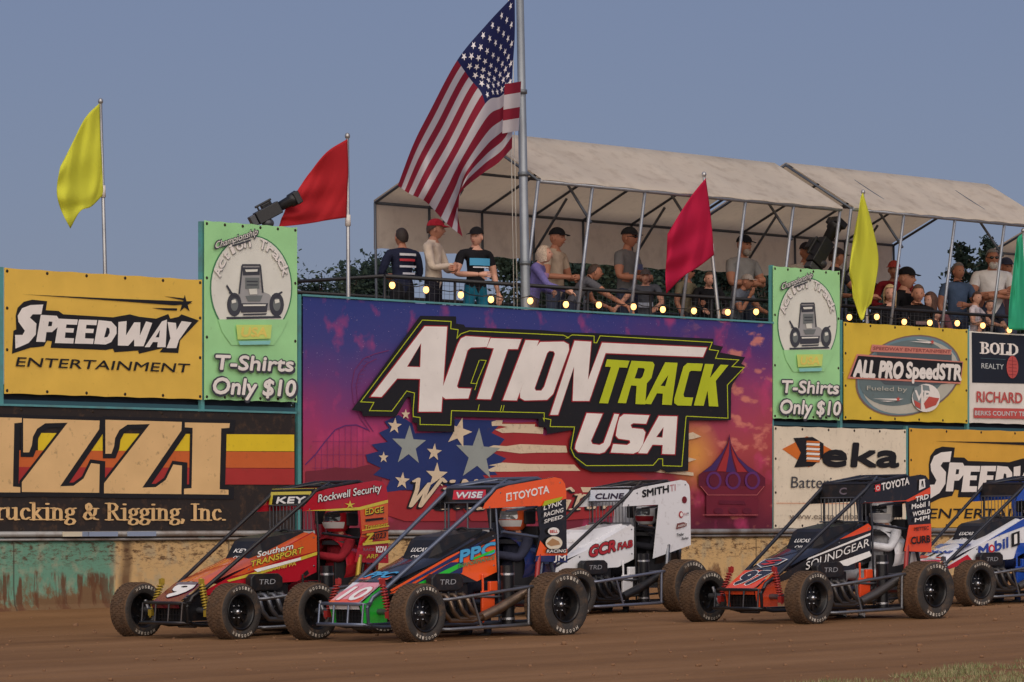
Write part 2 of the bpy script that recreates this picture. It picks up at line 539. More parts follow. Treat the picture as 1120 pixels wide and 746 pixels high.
# ------------------------------------------------------------------ trees behind the stand
def leaf_mat(i):
    cols = [(0.016, 0.028, 0.024), (0.024, 0.039, 0.029), (0.034, 0.050, 0.034)]
    return M('leaf%d' % i, cols[i], 0.8, spec=.1)
def make_tree(px, Ytop_px, dist, width, kind, label, seed):
    rng = random.Random(seed)
    top = PY(px, Ytop_px, dist)
    gz = ground_z(top.x, top.y) - .1
    H = top.z - gz
    t = thing('conifer_tree' if kind == 'c' else 'leafy_tree', label, 'tree', (top.x, top.y, gz), rng.uniform(0, 6), 'trees behind the stand')
    tr = MB()
    tr.tube([(0, 0, -.3), (.15, .1, H * .4), (0, .1, H * .95)], [H * .022, H * .014, .03], 8)
    limbs = []
    if kind == 'c':
        k = 110
        for i in range(k):
            f = .1 + .88 * (i + rng.random()) / k
            a = rng.uniform(0, 2 * pi); ln = width * .5 * ((1 - f) * 1.5) ** .85 * rng.uniform(.55, 1.2) + .15
            limbs.append((Vector((0, 0, H * f)), Vector((cos(a) * ln, sin(a) * ln, H * f - ln * rng.uniform(.1, .4)))))
    else:
        lobes = [(rng.uniform(0, 2 * pi), rng.uniform(.1, .42) * width, H * (.30 + .63 * (q_ / 15) ** .8)) for q_ in range(16)]
        for i in range(112):
            a, r, z = lobes[i % 16]
            q = Vector((cos(a) * r, sin(a) * r, z)) + Vector((rng.gauss(0, 1), rng.gauss(0, 1), rng.gauss(0, .8))) * width * .11
            q.z = min(q.z, H)
            limbs.append((Vector((0, 0, max(H * .3, q.z - width * .4))), q))
    for i, (a, b) in enumerate(limbs):
        if i % 2 == 0: tr.tube([a, a.lerp(b, .5) + Vector((0, 0, .2)), b], [.10, .06, .02], 5, cap=False)
    tr.build('trunk', M('bark', (0.06, 0.045, 0.035), .9), t, fix=False)
    cr = MB()
    for a, b in limbs:
        nn = 44 if kind == 'c' else 100
        lt = rng.random()
        for j in range(nn):
            if kind == 'c':
                s = rng.uniform(.1, 1.05); c = a.lerp(b, s) + Vector((rng.gauss(0, .16), rng.gauss(0, .16), rng.gauss(0, .12)))
            else:
                sp = width * .065
                c = a.lerp(b, rng.uniform(.85, 1.05)) + Vector((rng.gauss(0, sp), rng.gauss(0, sp), rng.gauss(0, sp * .75)))
            sz = rng.uniform(.09, .24)
            d1 = Vector((rng.gauss(0, 1), rng.gauss(0, 1), rng.gauss(0, .8))).normalized()
            d2 = d1.orthogonal().normalized()
            cr.mi = 0 if lt < .4 else (1 if lt < .8 else 2)
            if rng.random() < .2: cr.mi = rng.randrange(3)
            cr.add([c - d1 * sz, c + d2 * sz * .55, c + d1 * sz, c - d2 * sz * .55], [(0, 1, 2, 3)], False)
    cr.build('crown', [leaf_mat(0), leaf_mat(1), leaf_mat(2)], t, fix=False)
    return t
TREES = [
    (353, 283, 230, 7.0, 'l', 'dark rounded leafy tree just left of the red flag pole, behind the purple mural sign'),
    (376, 289, 235, 7.0, 'l', 'short dark leafy tree behind the red flag pole left of the flagpole'),
    (391, 292, 215, 7.0, 'l', 'low leafy tree between the red flag pole and the purple mural edge'),
    (405, 284, 225, 7.0, 'l', 'round dark leafy tree left of the racing-suit man, behind the mural sign'),
    (421, 286, 240, 4.2, 'l', 'narrow dark leafy tree rising right beside the racing-suit man'),
    (594, 266, 215, 6.5, 'l', 'dark leafy tree behind the older woman and the man in the tan shirt'),
    (617, 264, 240, 7.0, 'l', 'dark leafy tree right behind the man in the tan shirt and black cap'),
    (640, 262, 225, 6.5, 'l', 'dark leafy tree between the tan-shirt man and the grey-shirt standing man'),
    (694, 264, 220, 6.5, 'l', 'dark leafy tree behind the standing man in the grey T-shirt'),
    (668, 266, 245, 7.0, 'l', 'dark leafy tree between the leaning man and the tall sunglasses man'),
    (718, 268, 242, 7.0, 'l', 'dark leafy tree just left of the crimson flag'),
    (766, 268, 240, 7.0, 'l', 'dark leafy tree just right of the crimson flag pole'),
    (742, 268, 230, 6.0, 'l', 'dark leafy tree behind the crimson flag'),
    (790, 266, 222, 6.5, 'l', 'dark leafy tree behind the bearded man with folded arms'),
    (815, 268, 244, 7.0, 'l', 'dark leafy tree behind the chin-resting man and the right T-shirt banner'),
    (835, 270, 226, 6.5, 'l', 'dark leafy tree just left of the broadcast camera operator'),
    (905, 280, 228, 6.0, 'l', 'dark leafy tree behind the broadcast camera operator'),
    (958, 285, 224, 5.5, 'l', 'dark leafy tree behind the limp yellow flag and the crowd'),
    (1051, 260, 215, 7.0, 'c', 'dark pointed conifer behind the man in the blue shirt'),
    (1080, 256, 220, 7.0, 'c', 'tall dark conifer behind the man in the white T-shirt'),
    (1112, 276, 218, 5.0, 'l', 'dark leafy tree behind the teal flag at the right edge'),
]
for i, a in enumerate(TREES): make_tree(*a, 100 + i)
# ------------------------------------------------------------------ signs on the wall
class Art:
    """flat printed art in the plane of one sign; photo points are carried to the real plane of the wall"""
    def __init__(s, t, L0, h0, d):
        s.t = t; s.L0 = L0; s.h0 = h0; s.d = d; s.k = 0; s.dx = 0.0; s.ref = None; s.sc = 1.0
    def loc(s, L, h, e):
        if s.ref: L = s.ref[0] + (L - s.ref[0]) * s.sc; h = s.ref[1] + (h - s.ref[1]) * s.sc
        return Vector((L - s.L0 + s.dx, -e, h - s.h0))
    def px(s, e): return lambda x, y: s.loc(*P(x, y, s.d), e)
    def lev(s):
        s.k += 1
        return 0.003 + 0.0022 * s.k
    def shapes(s, name, mat, polys, e=None, split=False):
        """polys: list of outline or (outline, holes) in photo pixels"""
        mb = MB(); e = e or s.lev()
        if split:
            for p in polys: s.shapes(name, mat, [p], e)
            return
        for i, p in enumerate(polys):
            o, h = (p if isinstance(p, tuple) else (p, ()))
            mb.poly(o, s.px(e + .00025 * (i % 6)), h)
        return mb.build(name, mat, s.t, fix=False)
    def strokes(s, name, mat, lines, w, e=None, closed=False):
        e = e or s.lev(); mb = MB(); i = 0
        for ln in lines:
            for q in stroke_quads(ln, w, closed):
                mb.poly([tuple(p) for p in q], s.px(e + .00025 * (i % 4))); i += 1
        return mb.build(name, mat, s.t, fix=False)
    def text(s, name, mat, txt, b0, b1, hpx, bold=0.0, shear=0.0, e=None, mb=None):
        """baseline from photo point b0 to b1, cap height in photo pixels"""
        e = e or s.lev()
        A = s.loc(*P(*b0, s.d), e); B = s.loc(*P(*b1, s.d), e)
        T = s.loc(*P(b0[0], b0[1] - hpx, s.d), e)
        own = mb is None
        if own: mb = MB()
        ex = (B - A).normalized()
        put_text(mb, txt, A, ex, (0, 0, 1), (B - A).length, T.z - A.z, bold, shear)
        if own: return mb.build(name, mat, s.t, fix=False)

def banner(name, label, c_tl, c_tr, c_bl, c_br, mat, d=0.0, group=None, th=0.012, trim=None, ext=None, grommets=True):
    """a sheet of vinyl with its corners at four photo points of plane d"""
    q = [P(*c, d) for c in (c_tl, c_tr, c_bl, c_br)]
    L0 = (q[0][0] + q[2][0]) / 2; L1 = (q[1][0] + q[3][0]) / 2
    if ext: L0, L1 = (L0 if ext[0] is None else ext[0]), (L1 if ext[1] is None else ext[1])
    h1 = (q[0][1] + q[1][1]) / 2; h0 = (q[2][1] + q[3][1]) / 2
    t = thing(name, label, 'banner', W(L0, d, h0), TH, group)
    mb = MB(); w = L1 - L0; h = h1 - h0
    n, k = 40, 14
    def f(x, z): return (x, 0.004 * 0, z)
    rng = random.Random(int(L0 * 100))
    ph = rng.random() * 9
    rows = []
    for j in range(k + 1):
        row = []
        for i in range(n + 1):
            x = w * i / n; z = h * j / k
            # edges sag a little between the ties
            if j in (0, k): z += (0.008 if j == 0 else -0.008) * abs(sin(pi * i / n * 6)) * (1 if rng else 0)
            row.append((x, 0, z))
        rows.append(row)
    mb.grid(rows)
    bk = [[(p[0], th, p[2]) for p in r] for r in rows]
    mb.grid(bk)
    for e in (rows[0], rows[-1]):
        mb.grid([[(p[0], 0, p[2]) for p in e], [(p[0], th, p[2]) for p in e]], False)
    for c in (0, -1):
        mb.grid([[r[c] for r in rows], [(r[c][0], th, r[c][2]) for r in rows]], False)
    mb.build('sheet', mat, t, fix=False)
    if grommets:
        g = MB()
        for x in [.03 + (w - .06) * i / 5 for i in range(6)]:
            for z in (.035, h - .035):
                g.lathe([(0.001, -.004), (.016, -.004), (.018, -.001)], 10, 'y', (x, 0, z))
        for z in (h * .35, h * .68):
            for x in (.03, w - .03):
                g.lathe([(0.001, -.004), (.016, -.004), (.018, -.001)], 10, 'y', (x, 0, z))
        g.build('grommets', M('grommet', (0.05, .035, .025), .6, .6), t, fix=False)
    if trim:
        g = MB()
        g.box((w / 2, -.002, h + .012), (w + .02, .03, .022)); g.box((w / 2, -.002, -.012), (w + .02, .03, .022))
        g.build('trim', trim, t)
    return t, Art(t, L0, h0, d), (w, h)

def vinyl(name, rgb, **k):
    kw = dict(rough=.6, spec=.3, var=.07, vscale=2.5, bump=.42, bscale=2.6, dirt=.5, dscale=16, dthr=.60); kw.update(k)
    return M(name, lin(*rgb), **kw)
WHITE = vinyl('print_white', (232, 226, 220), dirt=.35)
CREAM = vinyl('print_cream', (222, 184, 130), dirt=.9, dthr=.585, dscale=10, dcol=(.06, .035, .022))
BLACK = vinyl('print_black', (30, 30, 34), dirt=.35)
def Zm(ox, oy, sc): return lambda *pts: [(ox + x / sc, oy + y / sc) for x, y in pts]
def star(cx, cy, r, rot=0.0, sx=.86, q=.40):
    return [(cx + r * (1 if i % 2 == 0 else q) * sin(pi * i / 5 + rot) * sx, cy - r * (1 if i % 2 == 0 else q) * cos(pi * i / 5 + rot)) for i in range(10)]
def circ(cx, cy, rx, ry, n=28, a0=0, a1=2 * pi):
    return [(cx + rx * cos(a0 + (a1 - a0) * i / n), cy + ry * sin(a0 + (a1 - a0) * i / n)) for i in range(n)]

# ---- yellow 'speedway entertainment' banner (twice on the wall)
G = Zm(0, 290, 4.87)
SPW = [
    G((228, 210), (218, 262), (172, 262), (157, 280), (192, 312), (188, 370), (150, 415), (80, 445), (78, 372), (118, 372), (130, 350), (96, 302), (92, 270), (115, 230), (160, 213)),
    (G((215, 265), (300, 270), (313, 290), (305, 330), (275, 357), (245, 357), (238, 410), (190, 408)), [G((258, 300), (277, 302), (273, 325), (253, 326))]),
    G((312, 285), (412, 290), (408, 318), (352, 316), (348, 335), (392, 337), (388, 360), (346, 358), (343, 388), (392, 390), (388, 418), (290, 415)),
    G((418, 290), (515, 293), (511, 320), (458, 318), (455, 338), (498, 340), (494, 362), (452, 361), (450, 390), (497, 392), (493, 420), (395, 418)),
    (G((522, 293), (590, 300), (618, 330), (618, 365), (590, 410), (560, 423), (498, 420)), [G((566, 332), (580, 337), (582, 360), (570, 383), (552, 386))]),
    G((628, 303), (672, 298), (668, 375), (712, 305), (745, 305), (742, 375), (775, 300), (808, 308), (762, 432), (712, 432), (712, 395), (680, 430), (625, 428)),
    (G((860, 300), (887, 290), (880, 437), (835, 437), (838, 410), (812, 410), (795, 437), (768, 437)), [G((850, 345), (845, 385), (826, 385))]),
    G((890, 303), (935, 308), (938, 345), (965, 298), (1018, 305), (950, 400), (937, 442), (885, 442), (905, 390)),
]
SPW_BACK = G((62, 472), (70, 350), (85, 342), (82, 270), (92, 228), (125, 195), (170, 184), (250, 192), (242, 240), (310, 244), (335, 262), (600, 278), (690, 262), (740, 275), (830, 285), (895, 260), (905, 285), (950, 275), (965, 262), (1058, 295), (958, 400), (948, 468), (848, 464), (866, 442), (738, 472), (735, 455), (608, 464), (600, 445), (560, 452), (268, 440), (275, 405), (250, 402), (232, 432), (185, 438), (160, 440))
def speedway(name, label, corners, dx, ext, color):
    t, a, (w, h) = banner(name, label, *corners, vinyl(color[0], color[1], dirt=.55, dthr=.61), group='yellow speedway banners', ext=ext)
    if dx is not None:
        # same print, carried from the first banner's place to this one's
        Lr, hr = P(15.0, 322.0); Ls_, hs_ = P(1014.0, 483.0)
        a.ref = (Lr, hr); a.sc = 1.38
        a.dx = Ls_ - Lr; a.h0 = a.h0 - (hs_ - hr)
        a.d = 0.0
    blk = BLACK
    a.shapes('lettering_backing', blk, [SPW_BACK])
    a.shapes('lettering', WHITE, SPW)
    a.shapes('shooting_star', blk, [G((110, 155), (600, 178), (960, 192), (1022, 203), (930, 214), (600, 189)), G((870, 165), (978, 177), (975, 187), (930, 178)), G((805, 228), (940, 230), (940, 242), (880, 240)),
                                    [(201.5 + 10 * (1 if i % 2 == 0 else .36) * sin(pi * i / 5) * .9, 332.5 - 10 * (1 if i % 2 == 0 else .36) * cos(pi * i / 5)) for i in range(10)]])
    a.text('small_lettering', blk, 'ENTERTAINMENT', G((80, 538))[0], G((1000, 572))[0], 10.5, bold=.01, shear=.3)
    return t, a
_, SPEED_A = speedway('vinyl_banner', 'yellow speedway banner with black outlined white letters, at the upper left below the yellow flag', ((6, 292.5), (221, 306), (4.5, 431), (221, 437)), None, None, ('vinyl_yellow_a', (226, 186, 82)))
_sh = P(995, 577)
Lw = P(221, 306)[0] - P(5, 292)[0]
sp2_t, _ = speedway('vinyl_banner', 'mustard speedway banner low on the right, behind the blue and white race car', ((994, 469.5), (1120, 470), (995, 577.5), (1120, 577)), 1, (P(995, 500)[0], P(995, 500)[0] + Lw * 1.45), ('vinyl_yellow_b', (216, 166, 66)))

# ---- green T-shirt banners
K = Zm(220, 230, 3.391)
def tshirt(label, corners, first):
    t, a, (w, h) = banner('vinyl_banner', label, *corners, vinyl('vinyl_green', (162, 220, 156), dirt=.4, dthr=.62), group='green T-shirt banners', d=0.03)
    if first: tshirt.src = a
    else:
        a.L0, a.h0, a.d = tshirt.src.L0, tshirt.src.h0, tshirt.src.d
    gr = vinyl('print_grey', (112, 118, 118)); ol = vinyl('print_greenline', (70, 130, 90)); gy2 = vinyl('print_midgrey', (160, 160, 160)); dk = vinyl('print_dark', (66, 68, 76))
    a.shapes('oval_outline', ol, [K(*circ(184, 288, 153, 196, 48))])
    a.shapes('oval', vinyl('print_offwhite', (222, 222, 212)), [K(*circ(184, 288, 148, 191, 48))])
    a.shapes('green_patch', vinyl('vinyl_green', (162, 220, 156)), [K((60, 405), (320, 405), (300, 450), (268, 500), (110, 500), (75, 450))])
    # picture of an old midget car
    a.shapes('car_picture', gy2, [K((145, 205), (218, 205), (222, 300), (250, 312), (265, 330), (262, 370), (130, 378), (120, 330), (140, 305))])
    a.shapes('car_picture', dk, [K(*circ(120, 350, 27, 44, 20)), K(*circ(277, 350, 27, 44, 20)), K((150, 212), (214, 212), (214, 240), (152, 242)), K((140, 345), (245, 345), (240, 378), (145, 380)), K((90, 396), (290, 392), (295, 400), (92, 404))])
    a.shapes('car_picture', gr, [K(*circ(120, 350, 14, 24, 16)), K(*circ(277, 350, 14, 24, 16)), K((160, 250), (212, 250), (212, 290), (160, 292)), K((160, 318), (225, 316), (215, 338), (170, 338))])
    a.shapes('car_picture', dk, [K((148, 200), (216, 200), (216, 206), (148, 206)), K((146, 205), (151, 205), (140, 310), (134, 310)), K((213, 205), (218, 205), (228, 306), (222, 306)),
                                 K((100, 300), (135, 316), (135, 322), (98, 308)), K((262, 318), (296, 300), (298, 306), (264, 326)), K((165, 262), (206, 262), (206, 266), (165, 266)), K((165, 275), (206, 275), (206, 279), (165, 279)),
                                 K((92, 275), (112, 306), (104, 308), (88, 282)), K((150, 384), (240, 382), (236, 388), (154, 390))])
    a.shapes('car_picture', vinyl('print_offwhite', (222, 222, 212)), [K((158, 220), (206, 219), (204, 228), (162, 229)), K((172, 292), (202, 291), (204, 312), (176, 313)), K((150, 350), (236, 349), (234, 355), (152, 356)), K((108, 335), (122, 330), (126, 342), (110, 346)), K((268, 332), (284, 330), (286, 342), (270, 346))])
    # arched embossed lettering
    for name, col, off in (('arched_lettering', gr, (0, 0)), ('arched_lettering', WHITE, (-2.5, -2.5))):
        mb = MB(); e = a.lev()
        wds = 'Action Track'
        for i, ch in enumerate(wds):
            if ch == ' ': continue
            an = radians(197 + (342 - 197) * i / (len(wds) - 1))
            c = K((184 + 126 * cos(an) + off[0], 275 + 148 * sin(an) + off[1]))[0]
            up = Vector((cos(an), -sin(an) * 1.1)).normalized()
            C0 = a.loc(*P(*c, a.d), e); ey = Vector((up.x, 0, up.y)); ex = Vector((up.y, 0, -up.x))
            hh = .115; ww = .10 if ch not in 'it' else .05
            put_text(mb, ch, C0 - ex * (ww / 2) - ey * (hh * .3), ex, ey, ww, hh, .03)
        mb.build(name, col, t, fix=False)
    a.text('badge_lettering_shadow', dk, 'Championship', K((42, 146))[0], K((205, 92))[0], 9, bold=.06, shear=.2)
    a.text('badge_lettering', WHITE, 'Championship', K((45, 143))[0], K((202, 90))[0], 7.5, bold=.0, shear=.2)
    a.shapes('badge', dk, [K((112, 128), (178, 108), (178, 114), (114, 135))])
    a.shapes('usa_patch', vinyl('print_yellowgreen', (200, 222, 120)), [K((122, 425), (255, 425), (250, 476), (128, 480))])
    a.text('usa_lettering', vinyl('print_paleyellow', (228, 210, 110)), 'USA', K((140, 468))[0], K((235, 468))[0], 10, bold=.05, shear=.2)
    a.shapes('blue_smear', vinyl('print_paleblue', (140, 205, 200)), [K((130, 486), (250, 484), (246, 498), (135, 500))])
    for tx, p0, p1, hh in (('T-Shirts', (36, 590), (332, 598), 17), ('Only $10', (27, 680), (338, 690), 19)):
        a.text('slab_shadow', dk, tx, K((p0[0] + 3, p0[1] + 5))[0], K((p1[0] + 4, p1[1] + 5))[0], hh, bold=.07, shear=.18)
        a.text('slab_outline', dk, tx, K(p0)[0], K(p1)[0], hh, bold=.075, shear=.18)
        a.text('slab_lettering', WHITE, tx, K((p0[0] + 3, p0[1] - 1))[0], K((p1[0] - 3, p1[1] - 1))[0], hh - 1, bold=.035, shear=.18)
    return t
tshirt('tall green T-shirt banner left of the purple mural, below the black camera', ((224, 240), (325, 249.5), (224, 436.7), (325, 441)), True)
_r = P(846.5, 400)
_w = tshirt.src
cTL = (846, 291); cTR = (918, 296); cBL = (846, 458); cBR = (919, 460)
tshirt('tall green T-shirt banner right of the purple mural, below the TV camera operator', (cTL, cTR, cBL, cBR), False)

# ---- black 'IZZI trucking' sign
F = Zm(0, 435, 3.394)
t, a, _ = banner('vinyl_banner', 'long black trucking banner with huge cream letters and yellow orange red stripes', (-60, 444), (322, 451), (-60, 582), (323, 583), vinyl('vinyl_black', (46, 40, 38), dirt=.75, dthr=.52, dscale=9),
                 trim=M('teal_trim', lin(88, 150, 155), .5, dirt=.4))
Z2 = [(388, 82), (672, 90), (670, 122), (525, 334), (575, 332), (612, 305), (640, 248), (672, 252), (670, 358), (383, 355), (383, 318), (553, 98), (470, 100), (440, 120), (424, 150), (420, 182), (410, 208), (388, 208)]
Z1 = [(x - 305, y - 5) for x, y in Z2]
I2 = [(683, 92), (850, 95), (848, 112), (818, 114), (812, 340), (845, 342), (845, 360), (680, 358), (680, 338), (708, 336), (712, 112), (683, 110)]
I1 = [(-150, 70), (78, 75), (78, 92), (50, 95), (45, 330), (72, 332), (72, 352), (-150, 350)]
for nm, c, y0, y1, x0 in (('yellow_stripe', (226, 196, 44), 134, 198, 140), ('orange_stripe', (200, 100, 50), 198, 260, 66), ('red_stripe', (168, 52, 50), 260, 322, 66)):
    a.shapes(nm, vinyl('print_' + nm, c, dirt=.5, dthr=.58), [F((x0, y0 - 3), (1091, y0 + 3), (1091, y1 + 1), (x0, y1 - 2))])
sh = [offset_poly([(x + 6, y + 2) for x, y in q], 15) for q in (Z1, Z2, I2, I1)]
a.shapes('letter_shadow', BLACK, [F(*q) for q in sh])
a.shapes('big_lettering', CREAM, [F(*q) for q in (I1, Z1, Z2, I2)])
# serif lettering drawn with a broad nib
SER = {  # centre lines per letter on a unit x-height 1 (ascender 1.45): list of (polyline), advance
    'r': ([[(.2, 0), (.2, 1)], [(.2, .7), (.38, .95), (.52, .92)], [(.0, 0.03), (.4, 0.03)], [(.02, .97), (.2, .97)]], .6),
    'u': ([[(.17, 1), (.17, .25), (.3, .05), (.5, .1), (.66, .3)], [(.66, 1), (.66, 0)], [(.02, .97), (.2, .97)], [(.5, .97), (.66, .97)], [(.66, .03), (.84, .03)]], .88),
    'c': ([[(.6, .75), (.5, .95), (.3, .93), (.16, .7), (.15, .4), (.25, .1), (.42, .05), (.62, .2)]], .7),
    'k': ([[(.2, 0), (.2, 1.42)], [(.22, .4), (.62, .95)], [(.34, .55), (.7, .03)], [(.02, .03), (.38, .03)], [(.55, .03), (.85, .03)], [(.02, 1.4), (.2, 1.4)], [(.48, .97), (.76, .97)]], .86),
    'i': ([[(.2, 0), (.2, 1)], [(.02, .03), (.38, .03)], [(.02, .97), (.2, .97)], [(.17, 1.35), (.24, 1.35)], [(.17, 1.3), (.24, 1.3)]], .42),
    'n': ([[(.2, 0), (.2, 1)], [(.2, .75), (.4, .96), (.58, .9), (.64, .7), (.64, 0)], [(.02, .03), (.38, .03)], [(.02, .97), (.2, .97)], [(.47, .03), (.82, .03)]], .86),
    'g': ([[(.36, .98), (.16, .85), (.14, .6), (.3, .4), (.5, .45), (.58, .65), (.5, .93), (.36, .98)], [(.22, .42), (.14, .24), (.3, .12), (.56, .08), (.66, -.1), (.55, -.32), (.3, -.38), (.1, -.28), (.12, -.08), (.25, .08)], [(.52, .92), (.7, .98)]], .74),
    '&': ([[(.85, .95), (.8, .5), (.5, .1), (.28, .05), (.12, .25), (.2, .55), (.5, .85), (.55, 1.15), (.42, 1.38), (.28, 1.25), (.28, 1.0), (.55, .4), (.8, .08), (.98, .06)], [(.68, .97), (1.0, .97)]], 1.1),
    'R': ([[(.22, 0), (.22, 1.42)], [(.22, 1.4), (.55, 1.38), (.72, 1.15), (.66, .86), (.45, .74), (.22, .74)], [(.45, .72), (.8, .04), (.98, .03)], [(.02, .03), (.42, .03)], [(.02, 1.4), (.22, 1.4)]], 1.02),
    'I': ([[(.24, 0), (.24, 1.42)], [(.03, .03), (.45, .03)], [(.03, 1.4), (.45, 1.4)]], .5),
    'T': ([[(.42, 0), (.42, 1.4)], [(.02, 1.38), (.84, 1.38)], [(.03, 1.38), (.03, 1.1)], [(.83, 1.38), (.83, 1.1)], [(.22, .03), (.62, .03)]], .9),
    ',': ([[(.14, .1), (.2, .05), (.1, -.25)]], .34), '.': ([[(.12, .08), (.2, .08)], [(.12, .04), (.2, .04)]], .32),
    'B': ([[(.2, 0), (.2, 1.42)], [(.02, .03), (.5, .03), (.72, .2), (.72, .5), (.5, .74), (.2, .74)], [(.02, 1.4), (.46, 1.4), (.64, 1.24), (.64, .94), (.46, .76)]], .86),
    'O': ([[(.5, 1.42), (.22, 1.2), (.14, .7), (.22, .22), (.5, 0.02), (.78, .22), (.86, .7), (.78, 1.2), (.5, 1.42)]], 1.0),
    'L': ([[(.2, 0), (.2, 1.42)], [(.02, .03), (.7, .03), (.72, .4)], [(.02, 1.4), (.4, 1.4)]], .78),
    'D': ([[(.2, 0), (.2, 1.42)], [(.02, .03), (.5, .03), (.82, .35), (.86, .72), (.8, 1.1), (.5, 1.4), (.02, 1.4)]], .98),
    'W': ([[(.0, 1.3), (.12, 1.42), (.2, .9), (.18, .1), (.55, 1.2), (.52, .1), (.95, 1.45), (1.1, 1.3)]], 1.15),
    'l': ([[(.0, .1), (.3, 1.3), (.2, 1.4), (.14, .2), (.3, .05), (.4, .2)]], .42),
    'a': ([[(.6, .8), (.4, .95), (.15, .6), (.15, .15), (.35, .05), (.6, .8), (.58, .1), (.75, .1)]], .76),
    'm': ([[(.1, 0), (.2, .9)], [(.2, .7), (.4, .95), (.45, 0)], [(.45, .7), (.68, .95), (.7, .1), (.85, .1)]], .9),
    's': ([[(.1, .1), (.4, .05), (.45, .35), (.2, .6), (.3, .95), (.5, .85)]], .58),
    'G': ([[(.8, 1.2), (.6, 1.42), (.25, 1.2), (.1, .6), (.25, .08), (.6, .1), (.75, .6), (.5, .62), (.78, .6), (.7, -.1), (.4, -.3)]], .95),
    'o': ([[(.35, .95), (.12, .6), (.2, .08), (.45, .08), (.58, .5), (.35, .95), (.65, .8)]], .66),
    'v': ([[(.05, .8), (.15, .95), (.25, .08), (.55, .9), (.68, .85)]], .66),
    'e': ([[(.1, .4), (.5, .6), (.42, .95), (.15, .75), (.15, .15), (.4, .04), (.65, .3)]], .68),
    "'": ([[(.1, 1.4), (.05, 1.1)]], .25), ' ': ([], .42),
}
def nib_text(mb, s, A, ex, ey, width, xh, nib=(.11, .05), sl=0.0):
    adv = sum(SER[c][1] for c in s)
    kx = width / adv; x = 0; q = 0
    nx, ny = nib
    nb = [(nx * cos(2 * pi * i / 8), ny * sin(2 * pi * i / 8)) for i in range(8)]
    def hull(pts):
        pts = sorted(set(pts)); 
        def half(ps):
            h = []
            for p in ps:
                while len(h) > 1 and (h[-1][0] - h[-2][0]) * (p[1] - h[-2][1]) - (h[-1][1] - h[-2][1]) * (p[0] - h[-2][0]) <= 0: h.pop()
                h.append(p)
            return h
        a = half(pts); b = half(pts[::-1])
        return a[:-1] + b[:-1]
    nrm = Vector(ex).cross(Vector(ey))
    for c in s:
        for ln in SER[c][0]:
            for p, r in zip(ln[:-1], ln[1:]):
                hl = hull([(round(p[0] + u, 4), round(p[1] + v, 4)) for u, v in nb] + [(round(r[0] + u, 4), round(r[1] + v, 4)) for u, v in nb])
                q += 1
                mb.add([Vector(A) + Vector(ex) * ((x + u + sl * v) * kx) + Vector(ey) * (v * xh) + nrm * (.0003 * (q % 5)) for u, v in hl], [tuple(range(len(hl)))], False)
        x += SER[c][1]
def nib(a, name, mat, s, b0, b1, xpx, nibw=(.11, .05), sl=0.0):
    e = a.lev()
    A = a.loc(*P(*b0, a.d), e); B = a.loc(*P(*b1, a.d), e); T = a.loc(*P(b0[0], b0[1] - xpx, a.d), e)
    mb = MB(); nib_text(mb, s, A, (B - A).normalized(), (0, 0, 1), (B - A).length, T.z - A.z, nibw, sl)
    return mb.build(name, mat, a.t, fix=False)
nib(a, 'serif_lettering', CREAM, 'Trucking & Rigging, Inc.', F((-75, 453))[0], F((836, 456))[0], 13.5)

